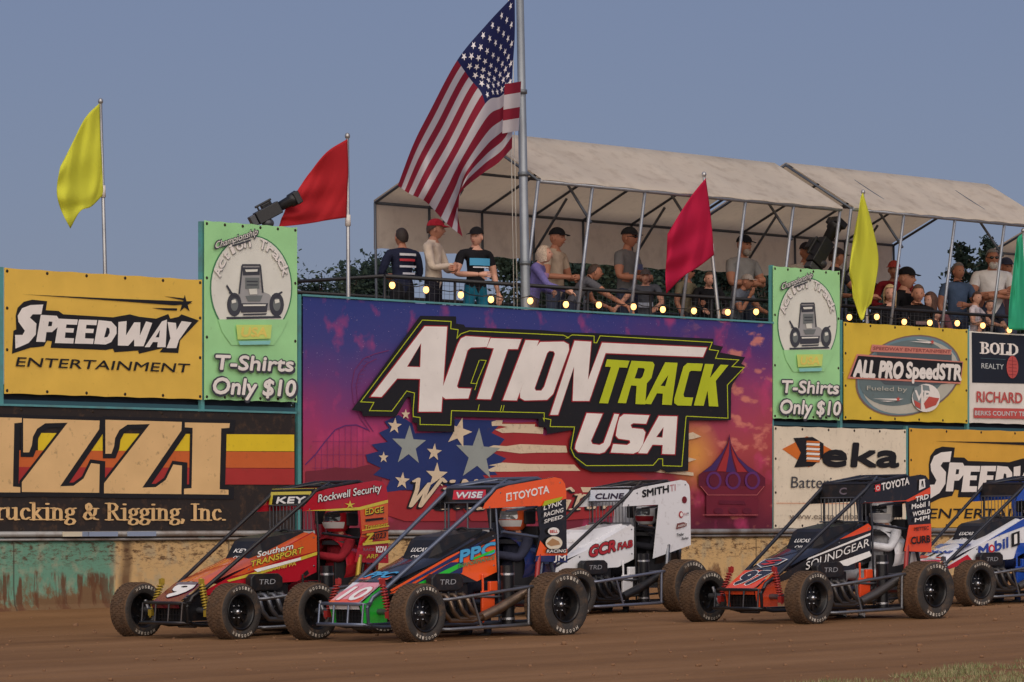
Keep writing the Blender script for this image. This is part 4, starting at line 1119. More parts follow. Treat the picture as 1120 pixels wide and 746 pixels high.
def build_canopy(name, label, front_l, front_r, width, rise, drop_back, posts, apex_in=.5, sides_right=True):
    """carport roof: front eave from two photo points at plane d, gable roof running back"""
    d0 = -0.05
    La, ha = P(*front_l, d0); Lb, hb = P(*front_r, d0)
    h = (ha + hb) / 2
    hb = h
    t = thing(name, label, 'canopy', W(La, d0, DECK), TH, 'shade canopies over the deck')
    lo = frame(La, d0, DECK)
    dm, db = d0 - width * apex_in, d0 - width
    hm = h + rise; hk = h - drop_back
    skirt = hk - .62
    pipe = M('galv_pipe', lin(150, 155, 165), .4, .6, var=.15, vscale=8)
    dpipe = M('dark_pipe', lin(84, 90, 100), .5, .4)
    fab = M('canopy_cloth', lin(222, 212, 198), .85, var=.08, vscale=1.2, bump=.6, bscale=2.6, dirt=.35, dscale=5, trans=0)
    if not fab.get('sheer'):
        fab['sheer'] = 1; nt = fab.node_tree; b = nt.nodes['Principled BSDF']      # the cloth lets some of the sky through
        tr = nt.nodes.new('ShaderNodeBsdfTranslucent'); tr.inputs[0].default_value = (*lin(236, 212, 178), 1)
        ms = nt.nodes.new('ShaderNodeMixShader'); ms.inputs[0].default_value = .42
        nt.links.new(b.outputs[0], ms.inputs[1]); nt.links.new(tr.outputs[0], ms.inputs[2]); nt.links.new(ms.outputs[0], nt.nodes['Material Output'].inputs[0])
    n = 44
    # cloth: front slope, back slope, back skirt, all slightly scalloped between the rafters
    def sag(i, amt): return -amt * abs(sin(pi * i / n * 6))
    def slope(da, ha_, dbb, hb_, rows=7):
        R = []
        for j in range(rows + 1):
            f = j / rows; R.append([lo(La + (Lb - La) * i / n, da + (dbb - da) * f, ha_ + (hb_ - ha_) * f + .035 + sag(i, .03) * sin(pi * f)) for i in range(n + 1)])
        return R
    m = MB()
    up = slope(d0 + .02, h, dm, hm) + slope(dm, hm, db - .02, hk)[1:]
    last = up[-1]
    sk = [[lo(La + (Lb - La) * i / n, db - .02 + .0 * j, hk + .035 - (hk - skirt) * j / 4 + (.02 * abs(sin(pi * i / n * 14)) if j == 4 else 0)) for i in range(n + 1)] for j in range(1, 5)]
    lip = [[lo(La + (Lb - La) * i / n, d0 + .033, h + .005 + .014 * abs(sin(pi * i / n * 9 + .4))) for i in range(n + 1)]]
    m.grid(lip + up + sk)
    c = m.build('roof_cloth', fab, t, fix=False)
    m = MB(); m2 = MB()
    fr = []
    for i in range(posts):
        f = i / (posts - 1)
        L = La + (Lb - La) * f
        for q in ((lo(L, d0, h), lo(L, dm, hm)), (lo(L, dm, hm), lo(L, db, hk))): fr.append(q)
        # leaning front post
        p = MB(); p.tube([lo(L - .02, d0, h), lo(L - .10, d0 - .28, DECK)], .021, 8); p.build('post', pipe, t)
        p = MB(); p.tube([lo(L, db, hk), lo(L, db + .05, DECK)], .017, 8); p.build('post', dpipe, t)
        # knee braces
        fr.append((lo(L, d0 - .55 * width * apex_in, h + rise * .44), lo(L, d0 - .04, h - .45)) if i % 2 else (lo(L, dm, hm), lo(L, dm, hm - .02)))
        if i % 2: fr.append((lo(L, db + .6, hk + rise * .3), lo(L, db, hk - .5)))
    tubes(m2, fr, .018, 6); m2.build('rafters', dpipe, t)
    tubes(m, [(lo(La, d0, h), lo(Lb, d0, h)), (lo(La, dm, hm), lo(Lb, dm, hm))], .026); m.build('eave_pipe', pipe, t)
    m = MB(); tubes(m, [(lo(La, db, hk), lo(Lb, db, hk)), (lo(La, (dm + db) / 2, (hm + hk) / 2), lo(Lb, (dm + db) / 2, (hm + hk) / 2))], .019); m.build('back_pipe', dpipe, t)
    return t
CW = dict(width=2.85, rise=.66, drop_back=.10, apex_in=.40)
build_canopy('shade_canopy', 'long beige carport canopy on pipe posts over the spectators, nearer to the flagpole', (590, 199), (920, 228.5), posts=7, **CW)
build_canopy('shade_canopy', 'shorter beige carport canopy on pipe posts over the crowd at the right', (932, 229.5), (1152, 249), posts=5, **CW)
build_canopy('shade_canopy', 'beige canopy corner just showing at the right edge beyond the white T-shirt man', (1258, 259), (1420, 273), posts=4, **CW)

# ---- flags
def warp_flag(ctrl, nu, nv, depth_fn, plane_d):
    """ctrl[v][u] = photo points of the cloth; smooth surface of world points on plane plane_d + depth_fn"""
    hv, hu = len(ctrl), len(ctrl[0])
    def cr(p0, p1, p2, p3, t):
        return tuple(.5 * (2 * b + (c - a) * t + (2 * a - 5 * b + 4 * c - d_) * t * t + (3 * b - a - 3 * c + d_) * t ** 3) for a, b, c, d_ in zip(p0, p1, p2, p3))
    def ev(arr, t):
        k = len(arr) - 1; x = min(t * k, k - 1e-6); i = int(x); f = x - i
        g = lambda j: arr[j] if 0 <= j <= k else tuple(2 * a - b for a, b in zip(arr[0 if j < 0 else k], arr[1 if j < 0 else k - 1]))
        return cr(g(i - 1), g(i), g(i + 1), g(i + 2), f)
    rows = []
    for j in range(nv + 1):
        v = j / nv; row = []
        for i in range(nu + 1):
            u = i / nu
            p = ev([ev(r, u) for r in ctrl], v)
            dd = plane_d + depth_fn(u, v)
            row.append(PW(p[0], p[1], dd))
        rows.append(row)
    return rows
def cloth(name, label, ctrl, mat, d, amp, seed, group=None, trim=None, nu=34, nv=30):
    rng = random.Random(seed); ph = rng.random() * 6
    fn = lambda u, v: amp * u ** .7 * (sin(7.5 * u + 3.0 * v + ph) * .6 + sin(4 * v - 9 * u + ph) * .4) + .024 * sin(15 * v + 6 * u + ph) * u + .05 * u * noise.noise(Vector((u * 4 + seed, v * 3, 0))) + .03 * abs(noise.noise(Vector((u * 3.2 - v * 2, seed, v)))) * (1 - .5 * u)
    rows = warp_flag(ctrl, nu, nv, fn, d)
    base = rows[-1][0].copy()
    m = MB(); m.grid([[p - base for p in r] for r in rows])
    o = m.build(name, mat, None, loc=base, fix=False)
    md = o.modifiers.new('thick', 'SOLIDIFY'); md.thickness = .004
    tag(o, label, 'flag', group)
    return o
def flag_cloth(name, rgb):
    m = M(name, lin(*rgb), .8, spec=.2, bump=.25, bscale=5)
    b = m.node_tree.nodes['Principled BSDF']
    tr = m.node_tree.nodes.new('ShaderNodeBsdfTranslucent'); tr.inputs[0].default_value = (*lin(*rgb), 1)
    ms = m.node_tree.nodes.new('ShaderNodeMixShader'); ms.inputs[0].default_value = .5
    out = m.node_tree.nodes['Material Output']
    m.node_tree.links.new(b.outputs[0], ms.inputs[1]); m.node_tree.links.new(tr.outputs[0], ms.inputs[2]); m.node_tree.links.new(ms.outputs[0], out.inputs[0])
    return m
YEL, RED, TEAL = flag_cloth('flag_yellow', (238, 240, 92)), flag_cloth('flag_red', (214, 58, 66)), flag_cloth('flag_teal', (76, 206, 164))
def pole(label, top, bot, d, r, group='flag poles along the sign wall', foot=None):
    A, B = PW(*top, d), PW(*bot, d)
    t = thing('flag_pole', label, 'flag pole', B, 0, group)
    m = MB(); m.tube([(0, 0, -.9), (0, 0, 0), A - B], [r, r, r * .8], 10); m.build('pole', M('pole_steel', lin(165, 165, 165), .35, .7, var=.2, vscale=3), t)
    m = MB(); m.ell(A - B + Vector((0, 0, r)), (r * 1.3, r * 1.3, r * 1.6), 8, 6); m.build('cap', M('pole_steel', lin(165, 165, 165)), t)
    m = MB(); m.tube([(A - B) * .45, (A - B) * .52], r * 1.35, 8); m.build('sleeve', M('pole_white', lin(215, 210, 205), .5), t)
    return t
pole('slim steel pole holding the yellow flag at the far left', (110, 113), (115, 300), -.10, .022)
pole('slim steel pole holding the red flag beside the flagpole on the left', (380, 151), (381, 326), -.10, .024)
pole('slim steel pole holding the red flag in front of the crowd', (770, 193), (786, 346), -.05, .024)
pole('slim steel pole holding the yellow flag in front of the crowd', (944, 212), (948, 350), -.05, .022)
pole('slim steel pole holding the teal flag at the right edge', (1119, 254), (1122, 364), -.05, .022)
cloth('flag', 'tattered yellow flag hanging from the pole at the far left', [
    [(109, 113), (94, 128), (80, 155), (66, 182)], [(110, 150), (96, 170), (79, 190), (62, 208)], [(112, 185), (100, 205), (82, 218), (66, 228)], [(113, 213), (100, 226), (88, 231), (77, 250)]], YEL, -.08, .05, 1, 'yellow flags')
cloth('flag', 'red flag hanging from the pole left of the big flagpole', [
    [(380, 152), (358, 166), (338, 190), (322, 213)], [(381, 185), (358, 196), (335, 212), (313, 228)], [(380, 212), (358, 220), (334, 230), (308, 239)], [(379, 238), (358, 241), (334, 245), (305, 248)]], RED, -.08, .06, 2, 'red flags')
cloth('flag', 'crimson flag hanging in front of the crowd under the canopy', [
    [(772, 195), (758, 212), (742, 236), (730, 256)], [(776, 224), (760, 242), (745, 262), (729, 280)], [(779, 252), (764, 266), (748, 282), (728, 300)], [(781, 279), (764, 292), (748, 302), (729, 321)]], M('flag_crimson', lin(190, 34, 66), .8) and flag_cloth('flag_rose', (214, 44, 88)), .12, .06, 3, 'red flags')
cloth('flag', 'limp yellow flag draped along its pole in front of the crowd', [
    [(944, 211), (942, 214), (941, 220), (940, 226)], [(954, 246), (946, 248), (939, 252), (933, 262)], [(961, 283), (950, 286), (938, 288), (929, 296)], [(956, 318), (950, 322), (940, 334), (932, 312)], [(953, 332), (948, 338), (942, 350), (933, 326)]], YEL, .12, .05, 4, 'yellow flags')
cloth('flag', 'bright teal flag cut by the right edge above the realty banner', [
    [(1118, 256), (1115, 258), (1112, 262)], [(1121, 295), (1114, 296), (1108, 300)], [(1124, 330), (1113, 332), (1104, 334)], [(1126, 360), (1114, 361), (1103, 360)]], TEAL, .12, .03, 5)

def stars_stripes():
    ctrl = [
        [(563, -6), (532, 27), (500, 66), (470, 122), (452, 158), (435, 203)],
        [(563, 40), (540, 66), (514, 86), (484, 142), (464, 178), (448, 212)],
        [(560, 88), (546, 100), (529, 108), (497, 166), (480, 196), (466, 221)],
        [(561, 120), (552, 138), (534, 154), (510, 186), (500, 212), (487, 243)],
        [(560, 162), (545, 178), (525, 192), (503, 212), (501, 236), (506, 259)]]
    nu, nv = 60, 52
    fn = lambda u, v: .15 * u ** .8 * sin(12 * u - 6 * v) + .075 * sin(10 * v + 4 * u) * (0.3 + u) + .08 * u * noise.noise(Vector((u * 4, v * 4, 2)))
    rows = warp_flag(ctrl, nu, nv, fn, -.10)
    base = rows[0][0].copy()
    m = MB()
    for j in range(nv):
        for i in range(nu):
            u, v = (i + .5) / nu, (j + .5) / nv
            m.mi = 2 if (u < .4 and v < 7 / 13) else (0 if int(v * 13) % 2 == 0 else 1)
            m.add([rows[j][i] - base, rows[j][i + 1] - base, rows[j + 1][i + 1] - base, rows[j + 1][i] - base], [(0, 1, 2, 3)], True)
    o = m.build('flag', [flag_cloth('flag_old_red', (152, 44, 64)), flag_cloth('flag_white', (214, 210, 214)), flag_cloth('flag_navy', (44, 50, 96))], None, loc=base)
    tag(o, 'large red and white striped flag with white stars on navy, hanging from the tall flagpole', 'flag')
    # the hoist edge blown round the halyard: a narrow fold with the stripes of the other face
    fm = MB(); nb = 4; q = [(92, 104), (104, 120), (120, 132), (132, 146)]
    for k_, (ya, yb) in enumerate(q):
        fm.mi = k_ % 2
        R_ = []
        for yy in (ya, (ya + yb) / 2, yb):
            R_.append([PW(552 + (yy - 92) * -.05 + 18 * f, yy - 3 * f, -.03 + .05 * sin(pi * f)) - base for f in [i / 6 for i in range(7)]])
        fm.grid(R_)
    fm.build('folded_edge', [flag_cloth('flag_old_red', (152, 44, 64)), flag_cloth('flag_white', (214, 210, 214))], o, fix=False)
    # the stars, sewn on both faces
    s = MB()
    def at(u, v):
        x = min(u * nu, nu - 1e-3); y = min(v * nv, nv - 1e-3); i, j = int(x), int(y); fx, fy = x - i, y - j
        return (rows[j][i].lerp(rows[j][i + 1], fx)).lerp(rows[j + 1][i].lerp(rows[j + 1][i + 1], fx), fy) - base
    for r in range(9):
        for c in range(6 if r % 2 == 0 else 5):
            u = .4 * ((c + .5 + (0 if r % 2 == 0 else .5)) / 6); v = 7 / 13 * (r + .7) / 9.4
            C = at(u, v); U = (at(u + .01, v) - at(u - .01, v)).normalized(); D = (at(u, v + .01) - at(u, v - .01)).normalized()
            N_ = U.cross(D).normalized()
            for sg in (-1, 1):
                pts = [C + N_ * (.006 * sg) + (U * sin(pi * k / 5) - D * cos(pi * k / 5)) * (.045 if k % 2 == 0 else .018) for k in range(10)]
                s.add(pts, [tuple(range(10))], False)
    s.build('stars', M('star_white', lin(225, 222, 226), .8), o, fix=False)
    return o
fl = stars_stripes()
def big_pole():
    d = -.16
    A, B = PW(568, -40, d), PW(575, 335, d)
    t = thing('flag_pole', 'tall thick galvanised flagpole standing behind the mural with the striped flag', 'flag pole', B)
    m = MB(); m.tube([(0, 0, -2.4), (0, 0, 0), A - B], [.06, .058, .045], 14); m.build('pole', M('pole_grey', lin(140, 146, 152), .45, .5, var=.15, vscale=3), t)
    m = MB(); m.tube([(-.10, -.06, -.1), (A - B) + Vector((-.09, -.06, -.3))], .006, 5); m.tube([(-.14, -.05, -.1), (A - B) + Vector((-.13, -.06, -.3))], .006, 5)
    m.build('halyard', M('rope', lin(200, 198, 190), .8), t)
    m = MB()
    for f in (.12, .38, .62): m.tube([(A - B) * f, (A - B) * f + Vector((0, 0, .05))], .066, 12)
    m.build('joint_band', M('pole_band', lin(110, 116, 122), .5, .5), t)
big_pole()

# ---- festoon lights
def festoon(label, pts, group='festoon lights on the banner tops'):
    d = .03
    Q = [PW(x, y, d) for x, y in pts]
    t = thing('string_lights', label, 'string lights', Q[0], TH, group)
    R = Matrix.Rotation(-TH, 3, 'Z'); Lc = [R @ (q - Q[0]) for q in Q]
    m = MB()
    for a, b in zip(Lc[:-1], Lc[1:]):
        m.tube([a + Vector((0, 0, .06)), a.lerp(b, .3) + Vector((0, 0, .02)), a.lerp(b, .7) + Vector((0, 0, .02)), b + Vector((0, 0, .06))], .006, 5)
    m.build('cable', M('cable_black', (.012, .012, .012), .6), t)
    glow = make_mat('warm_bulb', lin(255, 190, 110), .3, emit=(1.0, .50, .15), estr=2.6)
    for q in Lc:
        s = MB(); s.tube([q + Vector((0, 0, .065)), q + Vector((0, 0, .03))], .018, 8); s.build('socket', M('cable_black', (.012, .012, .012)), t)
        s = MB(); s.ell(q, (.036, .036, .042), 12, 8); s.build('bulb', glow, t)
festoon('warm bulbs on a black cable strung along the top of the purple mural', [(429, 312), (466, 317), (504, 322.5), (537, 327.5), (580, 329), (619, 333), (655, 333.5), (693, 335.5), (725, 338.5), (759, 340), (796, 341.5), (827, 341)])
festoon('warm bulbs on a black cable strung along the top of the yellow oval banner', [(929, 347), (959, 346.5), (989, 352), (1017, 353), (1047, 353.5), (1075, 356), (1104, 361)])

# ---- cameras
def tv_camera(label, px, py, d, yaw, sc, tilt, stand_to=None, handle=True):
    c = PW(px, py, d)
    t = thing('tv_camera', label, 'camera', c, yaw, 'broadcast cameras')
    Rm = Matrix.Rotation(tilt, 3, 'Y')
    blk, gry = M('camera_black', lin(26, 27, 31), .45, var=.2, vscale=20), M('camera_grey', lin(60, 62, 68), .4)
    def q(p): return Rm @ (Vector(p) * sc)
    def bx(name, c_, dm, mt):
        m = MB(); m.box(q(c_), tuple(x * sc for x in dm), Rm); o = m.build(name, mt, t)
        bv = o.modifiers.new('b', 'BEVEL'); bv.width = .012 * sc; bv.segments = 2
    bx('body', (0, 0, 0), (.42, .17, .20), blk); bx('battery', (-.27, 0, .0), (.10, .14, .17), gry)
    bx('viewfinder', (.08, .16, .10), (.18, .09, .09), blk); bx('handle', (0, 0, .17), (.30, .035, .035), blk)
    bx('handle_post', (.11, 0, .13), (.03, .03, .07), blk); bx('handle_post', (-.11, 0, .13), (.03, .03, .07), blk)
    m = MB(); m.tube([q((.21, 0, 0)), q((.40, 0, 0)), q((.41, 0, 0)), q((.55, 0, 0))], [.075 * sc, .085 * sc, .105 * sc, .115 * sc], 16); m.build('lens', blk, t)
    m = MB(); m.tube([q((.552, 0, 0)), q((.556, 0, 0))], .09 * sc, 16); m.build('glass', M('lens_glass', (.01, .012, .02), .05), t)
    bx('lens_hood', (.52, 0, .0), (.10, .25, .20), blk)
    m = MB(); m.ell((0, 0, -.16 * sc), (.10 * sc, .10 * sc, .08 * sc)); m.tube([(0, 0, -.2 * sc), (0, 0, -.2 * sc - (stand_to or .3))], .035 * sc, 8); m.build('pan_head', gry, t)
tv_camera('black robotic broadcast camera perched above the left T-shirt banner', 293, 233, -.10, radians(20), .72, -.5, .5)
tv_camera('black broadcast camera tilted up beside the operator behind the right T-shirt banner', 897, 276, -.55, radians(35), .95, -.95, 1.3)
# ------------------------------------------------------------------ people
SKIN = [lin(188, 134, 110), lin(172, 118, 94), lin(204, 154, 132)]
def skin_mesh(joints, edges, radii, levels=1):
    me = bpy.data.meshes.new('sk'); me.from_pydata([tuple(j) for j in joints], edges, []); me.update()
    ob = bpy.data.objects.new('sk', me); COL.objects.link(ob)
    md = ob.modifiers.new('s', 'SKIN'); md.use_smooth_shade = True; md.branch_smoothing = .6
    lay = me.skin_vertices[0].data
    for i, r in enumerate(radii):
        lay[i].radius = r if isinstance(r, tuple) else (r, r); lay[i].use_root = (i == 0)
    sb = ob.modifiers.new('d', 'SUBSURF'); sb.levels = levels; sb.render_levels = levels
    dg = bpy.context.evaluated_depsgraph_get(); dg.update()
    r = bpy.data.meshes.new_from_object(ob.evaluated_get(dg))
    vs = [v.co.copy() for v in r.vertices]; fs = [tuple(p.vertices) for p in r.polygons]
    bpy.data.objects.remove(ob); bpy.data.meshes.remove(me); bpy.data.meshes.remove(r)
    return vs, fs
def head_mesh(n=20, k=16):
    """a head looking along +y, chin at z=-.115, crown at z=.115; materials: 0 skin, 1 eye, 2 lip"""
    vs = []; 
    for i in range(k + 1):
        th = pi * i / k
        for j in range(n):
            ph = 2 * pi * j / n
            x, y, z = sin(th) * cos(ph), sin(th) * sin(ph), cos(th)
            X, Y, Z = .076 * x, .096 * y, .117 * z
            if z < -.1: X *= 1 - .34 * (-z) ** 1.5; Y *= 1 - (.18 if y > 0 else .45) * (-z) ** 1.4
            if y > .2 and z < 0: Y += .004
            f = max(0, y)
            # brow, eye sockets, nose, mouth, chin
            Y += f * .008 * math.exp(-((Z - .022) / .012) ** 2) * (abs(X) < .05)
            Y -= f * .012 * math.exp(-((Z - .004) / .013) ** 2) * math.exp(-((abs(X) - .032) / .016) ** 2)
            Y += .028 * math.exp(-((Z + .022) / .020) ** 2) * math.exp(-(X / .012) ** 2) * (y > .5)
            Y += .006 * math.exp(-((Z + .062) / .010) ** 2) * math.exp(-(X / .025) ** 2) * (y > .4)
            Y += .008 * math.exp(-((Z + .10) / .014) ** 2) * math.exp(-(X / .02) ** 2) * (y > .3)
            vs.append(Vector((X, Y, Z)))
    fs = [(i * n + j, (i + 1) * n + j, (i + 1) * n + (j + 1) % n, i * n + (j + 1) % n) for i in range(k) for j in range(n)]
    return vs, fs
HEAD_V, HEAD_F = head_mesh()
def hand(mb, wrist, direc, palm_n, side, curl=.35):
    """palm, four unequal curled fingers and a thumb leaving the side of the palm"""
    y = Vector(direc).normalized(); z = Vector(palm_n); z = (z - y * z.dot(y)).normalized(); x = y.cross(z) * side
    w = Vector(wrist)
    mb.tube([w - y * .01, w + y * .03, w + y * .065, w + y * .09], [.024, .034, .040, .036], 8, sq=(1, 1))
    for i, (off, ln) in enumerate(((-.030, .062), (-.010, .074), (.011, .070), (.030, .055))):
        p = w + y * .085 + x * off; pts = [p]; a = 0
        for s in range(3):
            a += curl * (1.0 if s else .6)
            p = p + (y * cos(a) + z * sin(a)) * (ln * (.42, .33, .25)[s]); pts.append(p)
        mb.tube(pts, [.0095, .009, .0085, .007], 6)
    p = w + y * .035 - x * .034
    mb.tube([w + y * .02 - x * .02, p, p + (y * .7 - x * .6 + z * .2).normalized() * .035, p + (y * .95 - x * .35 + z * .4).normalized() * .062], [.014, .012, .0105, .008], 6)

POSES = {  # per side: elbow, wrist, hand direction (person-local, +y ahead, shoulder height 1.42; x is mirrored by side)
    'down':    ((.27, -.02, 1.13), (.27, .10, .90), (0, .25, -1)),
    'crossed': ((.27, .08, 1.13), (-.03, .25, 1.17), (-1, -.12, .1)),
    'rail':    ((.27, .20, 1.16), (.17, .44, 1.10), (-.3, 1, -.1)),
    'hold':    ((.29, .04, 1.13), (.07, .27, 1.12), (-1, .4, .0)),
    'chin':    ((.24, .24, 1.14), (.06, .20, 1.42), (-.2, .1, 1)),
    'reachL':  ((.34, .30, 1.22), (.46, .58, 1.10), (.4, 1, -.2)),
    'wheel':   ((.27, .18, 1.20), (.14, .42, 1.22), (-.2, 1, .2)),
}
def person(label, loc, yaw, H=1.75, arms=('down', 'down'), lean=0.0, seated=False, head_turn=0.0, head_tilt=0.0, shirt=(.1, .1, .1), pants=(.05, .06, .1),
           sleeve='short', skin=0, hair=None, hair_style='short', cap=None, glasses=False, beard=None, build=1.0, logo=None, group='spectators on the deck', cat='person', extra=None, shoes=(.04, .04, .045), helmet=None, stripes=None):
    t = thing('person', label, cat, loc, yaw, group)
    k = H / 1.75
    J = []; E = []; R = []; tagm = []
    def add(p, r, par=None, m='shirt'):
        J.append(Vector(p)); R.append(tuple(x for x in r) if isinstance(r, tuple) else r); tagm.append(m)
        if par is not None: E.append((par, len(J) - 1))
        return len(J) - 1
    hipz = .95 if not seated else .52
    up = hipz
    # torso frame, leaning forward at the hips
    def T(p):
        x, y, z = p; dz = z - .95
        return Vector((x, y * cos(lean) + dz * sin(lean), up + dz * cos(lean) - y * sin(lean)))
    b = build
    pel = add(T((0, 0, .95)), (.15 * b, .115 * b), None, 'pants')
    w = add(T((0, .005, 1.10)), (.145 * b, .105 * b), pel, 'shirt')
    ch = add(T((0, .0, 1.28)), (.165 * b, .115 * b), w)
    ub = add(T((0, -.012, 1.40)), (.13 * b, .085 * b), ch)
    nb = add(T((0, -.004, 1.462)), (.066, .064), ub, 'shirt')
    nk = add(T((0, .004, 1.498)), (.054, .056), nb, 'skin')
    hd0 = add(T((0, .018, 1.54)), (.048, .052), nk, 'skin')
    hands = []
    for s, pose in ((1, arms[0]), (-1, arms[1])):
        el, wr, hdv = POSES[pose]
        sh = add(T((.19 * s * (.9 + .1 * b), -.01, 1.405)), .062 * b, ub, 'shirt')
        m1 = 'shirt'; m2 = 'shirt' if sleeve == 'long' else 'skin'
        E_ = Vector((el[0] * s, el[1], el[2])); W_ = Vector((wr[0] * s, wr[1], wr[2]))
        if pose == 'crossed' and s < 0: W_ += Vector((0, .05, -.05))
        S_ = Vector((.19 * s, -.01, 1.405))
        if pose in ('rail', 'reachL') and lean:      # the arms stay level when the back leans
            ca, sa = cos(-lean * .75), sin(-lean * .75)
            def keep(q):
                dy, dz = q.y - S_.y, q.z - S_.z
                return Vector((q.x, S_.y + dy * ca + dz * sa, S_.z + dz * ca - dy * sa))
            E_, W_ = keep(E_), keep(W_)
        mid = add(T(S_.lerp(E_, .55)), .055 * b, sh, m1)
        e = add(T(E_), .043 * (1.12 if sleeve == 'long' else 1), mid, m2)
        md = add(T(E_.lerp(W_, .4)), .044 if sleeve == 'long' else .040, e, m2)
        wv = add(T(W_), .036 if sleeve == 'long' else .027, md, m2)
        hv = T(W_ + Vector((hdv[0] * s, hdv[1], hdv[2]))) - T(W_)
        hands.append((T(W_), hv, s, pose))
    for s in (1, -1):
        hp = add((.095 * s, 0, hipz - .06) if not seated else (.10 * s, .06, hipz - .02), .085 * b, pel, 'pants')
        if seated:
            kn = add((.13 * s, .44, hipz + .0), .062, hp, 'pants'); cf = add((.13 * s, .46, hipz - .2), .052, kn, 'pants'); an = add((.13 * s, .42, .08), .040, cf, 'pants')
            add((.13 * s, .58, .04), (.04, .035), an, 'shoe')
        else:
            kn = add((.11 * s, .02, .50), .060, hp, 'pants'); cf = add((.11 * s, -.01, .33), .055, kn, 'pants'); an = add((.11 * s, -.01, .09), .040, cf, 'pants')
            add((.115 * s, .13, .045), (.042, .035), an, 'shoe')
    vs, fs = skin_mesh(J, E, R)
    segs = [(J[a], J[c], tagm[c]) for a, c in E]
    idx = {'shirt': 0, 'pants': 1, 'skin': 2, 'shoe': 3}
    mb = MB(); byd = {}
    for f in fs:
        c = sum((vs[i] for i in f), Vector()) / len(f)
        best = 9; bm_ = 'shirt'
        for a, d_, m in segs:
            ab = d_ - a; tt = max(0, min(1, (c - a).dot(ab) / max(ab.length_squared, 1e-9)))
            q = (c - a - ab * tt).length
            if q < best: best = q; bm_ = m
        byd.setdefault(bm_, []).append(f)
    o = len(mb.v); mb.v += [tuple(p) for p in vs]
    for m, L in byd.items():
        for f in L: mb.f.append(list(f)); mb.m.append(idx[m]); mb.sm.append(True)
    # head and hands, grown into the same mesh
    mb.mi = 2
    HC = T((0, .03, 1.602)); Rh = Matrix.Rotation(head_turn, 3, 'Z') @ Matrix.Rotation(-head_tilt, 3, 'X')
    Hs = 1.0
    def hp_(p): return HC + Rh @ (Vector(p) * Hs)
    mb.add([hp_(p) for p in HEAD_V], HEAD_F, True)
    for s in (-1, 1): mb.ell(hp_((.077 * s, -.005, -.01)), (.012, .02, .03), 8, 6, Rh)
    glove = helmet is not None
    if glove: mb.mi = 3
    for wv, hv, s, pose in hands:
        hand(mb, wv, hv, (0, .2, -1) if pose in ('rail', 'reachL', 'down') else (0, -1, 0), s, .3)
    Kc = lambda n, c: M('%s_%02x%02x%02x' % ((n,) + tuple(int(255 * min(1, x) ** .4545) for x in c)), c, .85, spec=.15, bump=1.0, bscale=11, var=.16, vscale=6)
    sk = SKIN[skin]
    mats = [Kc('cloth', shirt), Kc('cloth', pants), M('skin%d' % skin, sk, .55, spec=.3), M('shoe_%d' % int(1000 * sum(shoes)), shoes, .6)]
    body = mb.build('body', mats, t, fix=False)
    body.scale = (k, k, k)
    def part(name, m, mat):
        o = m.build(name, mat, t, fix=False); o.scale = (k, k, k); return o
    # face details
    if helmet is None:
        m = MB()
        for s in (-1, 1): m.ell(hp_((.031 * s, .083, .006)), (.011, .006, .006), 8, 6, Rh)
        part('eyes', m, M('eye_dark', (.03, .02, .018), .2))
        m = MB(); m.ell(hp_((0, .098, -.060)), (.022, .006, .006), 8, 6, Rh); part('mouth', m, M('lip', lin(150, 84, 78), .5))
    if hair is not None:
        m = MB(); n, kk = 18, 9
        back = {'short': .45, 'bob': .35, 'long': .3}[hair_style]
        rows = []
        for i in range(kk + 1):
            row = []
            for j in range(n + 1):
                ph = 2 * pi * j / n
                fy = sin(ph)
                lim = (.95 if fy > .3 else 1.25 + (.75 if hair_style != 'short' else .55) * max(0, -fy + .3))
                if hair_style != 'short' and fy < .45: lim = max(lim, 2.0)
                th = lim * i / kk
                sc = 1.10 + (.06 if hair_style != 'short' else 0) * (i / kk) + .03 * sin(ph * 7 + i)
                row.append(hp_((.080 * sc * sin(th) * cos(ph), .100 * sc * sin(th) * fy - .004, .120 * 1.07 * cos(th) + (-.05 if hair_style != 'short' and i == kk and fy < .45 else 0))))
            rows.append(row)
        if hair_style == 'long':
            rows.append([p + (Vector((0, -.01, -.12)) if sin(2 * pi * j / n) < .45 else Vector()) for j, p in enumerate(rows[-1])])
        m.grid(rows); part('hair', m, M('hair_%02x%02x' % (int(hair[0] * 255), int(hair[2] * 255)), hair, .7, var=.35, vscale=60))
    if beard is not None:
        m = MB(); m.ell(hp_((0, .055, -.082)), (.058, .05, .05), 12, 8, Rh); part('beard', m, M('beard_%d' % int(beard[0] * 255), beard, .9, var=.3, vscale=60))
    if cap is not None:
        m = MB(); n = 20
        rows = [[hp_((.089 * sin(1.5 * i / 6) * cos(2 * pi * j / n), .108 * sin(1.5 * i / 6) * sin(2 * pi * j / n) - .002, .035 + .098 * cos(1.5 * i / 6))) for j in range(n + 1)] for i in range(7)]
        m.grid(rows)
        c1 = part('cap', m, Kc('cap', cap))
        m = MB()
        rows = [[hp_((.075 * sin(-1.25 + 2.5 * j / 8) * (1 + .12 * i), .085 + .028 * i * cos(-1.25 + 2.5 * j / 8) - .035 * (1 - cos(-1.25 + 2.5 * j / 8)), .045 - .007 * i + .002)) for j in range(9)] for i in range(4)]
        rows2 = [[p + Rh @ Vector((0, 0, .006)) for p in r] for r in rows]
        m.grid(rows); m.grid(rows2); m.grid([rows[-1], rows2[-1]])
        m.mi = 0; br = m.build('peak', Kc('cap', cap), c1, fix=False)
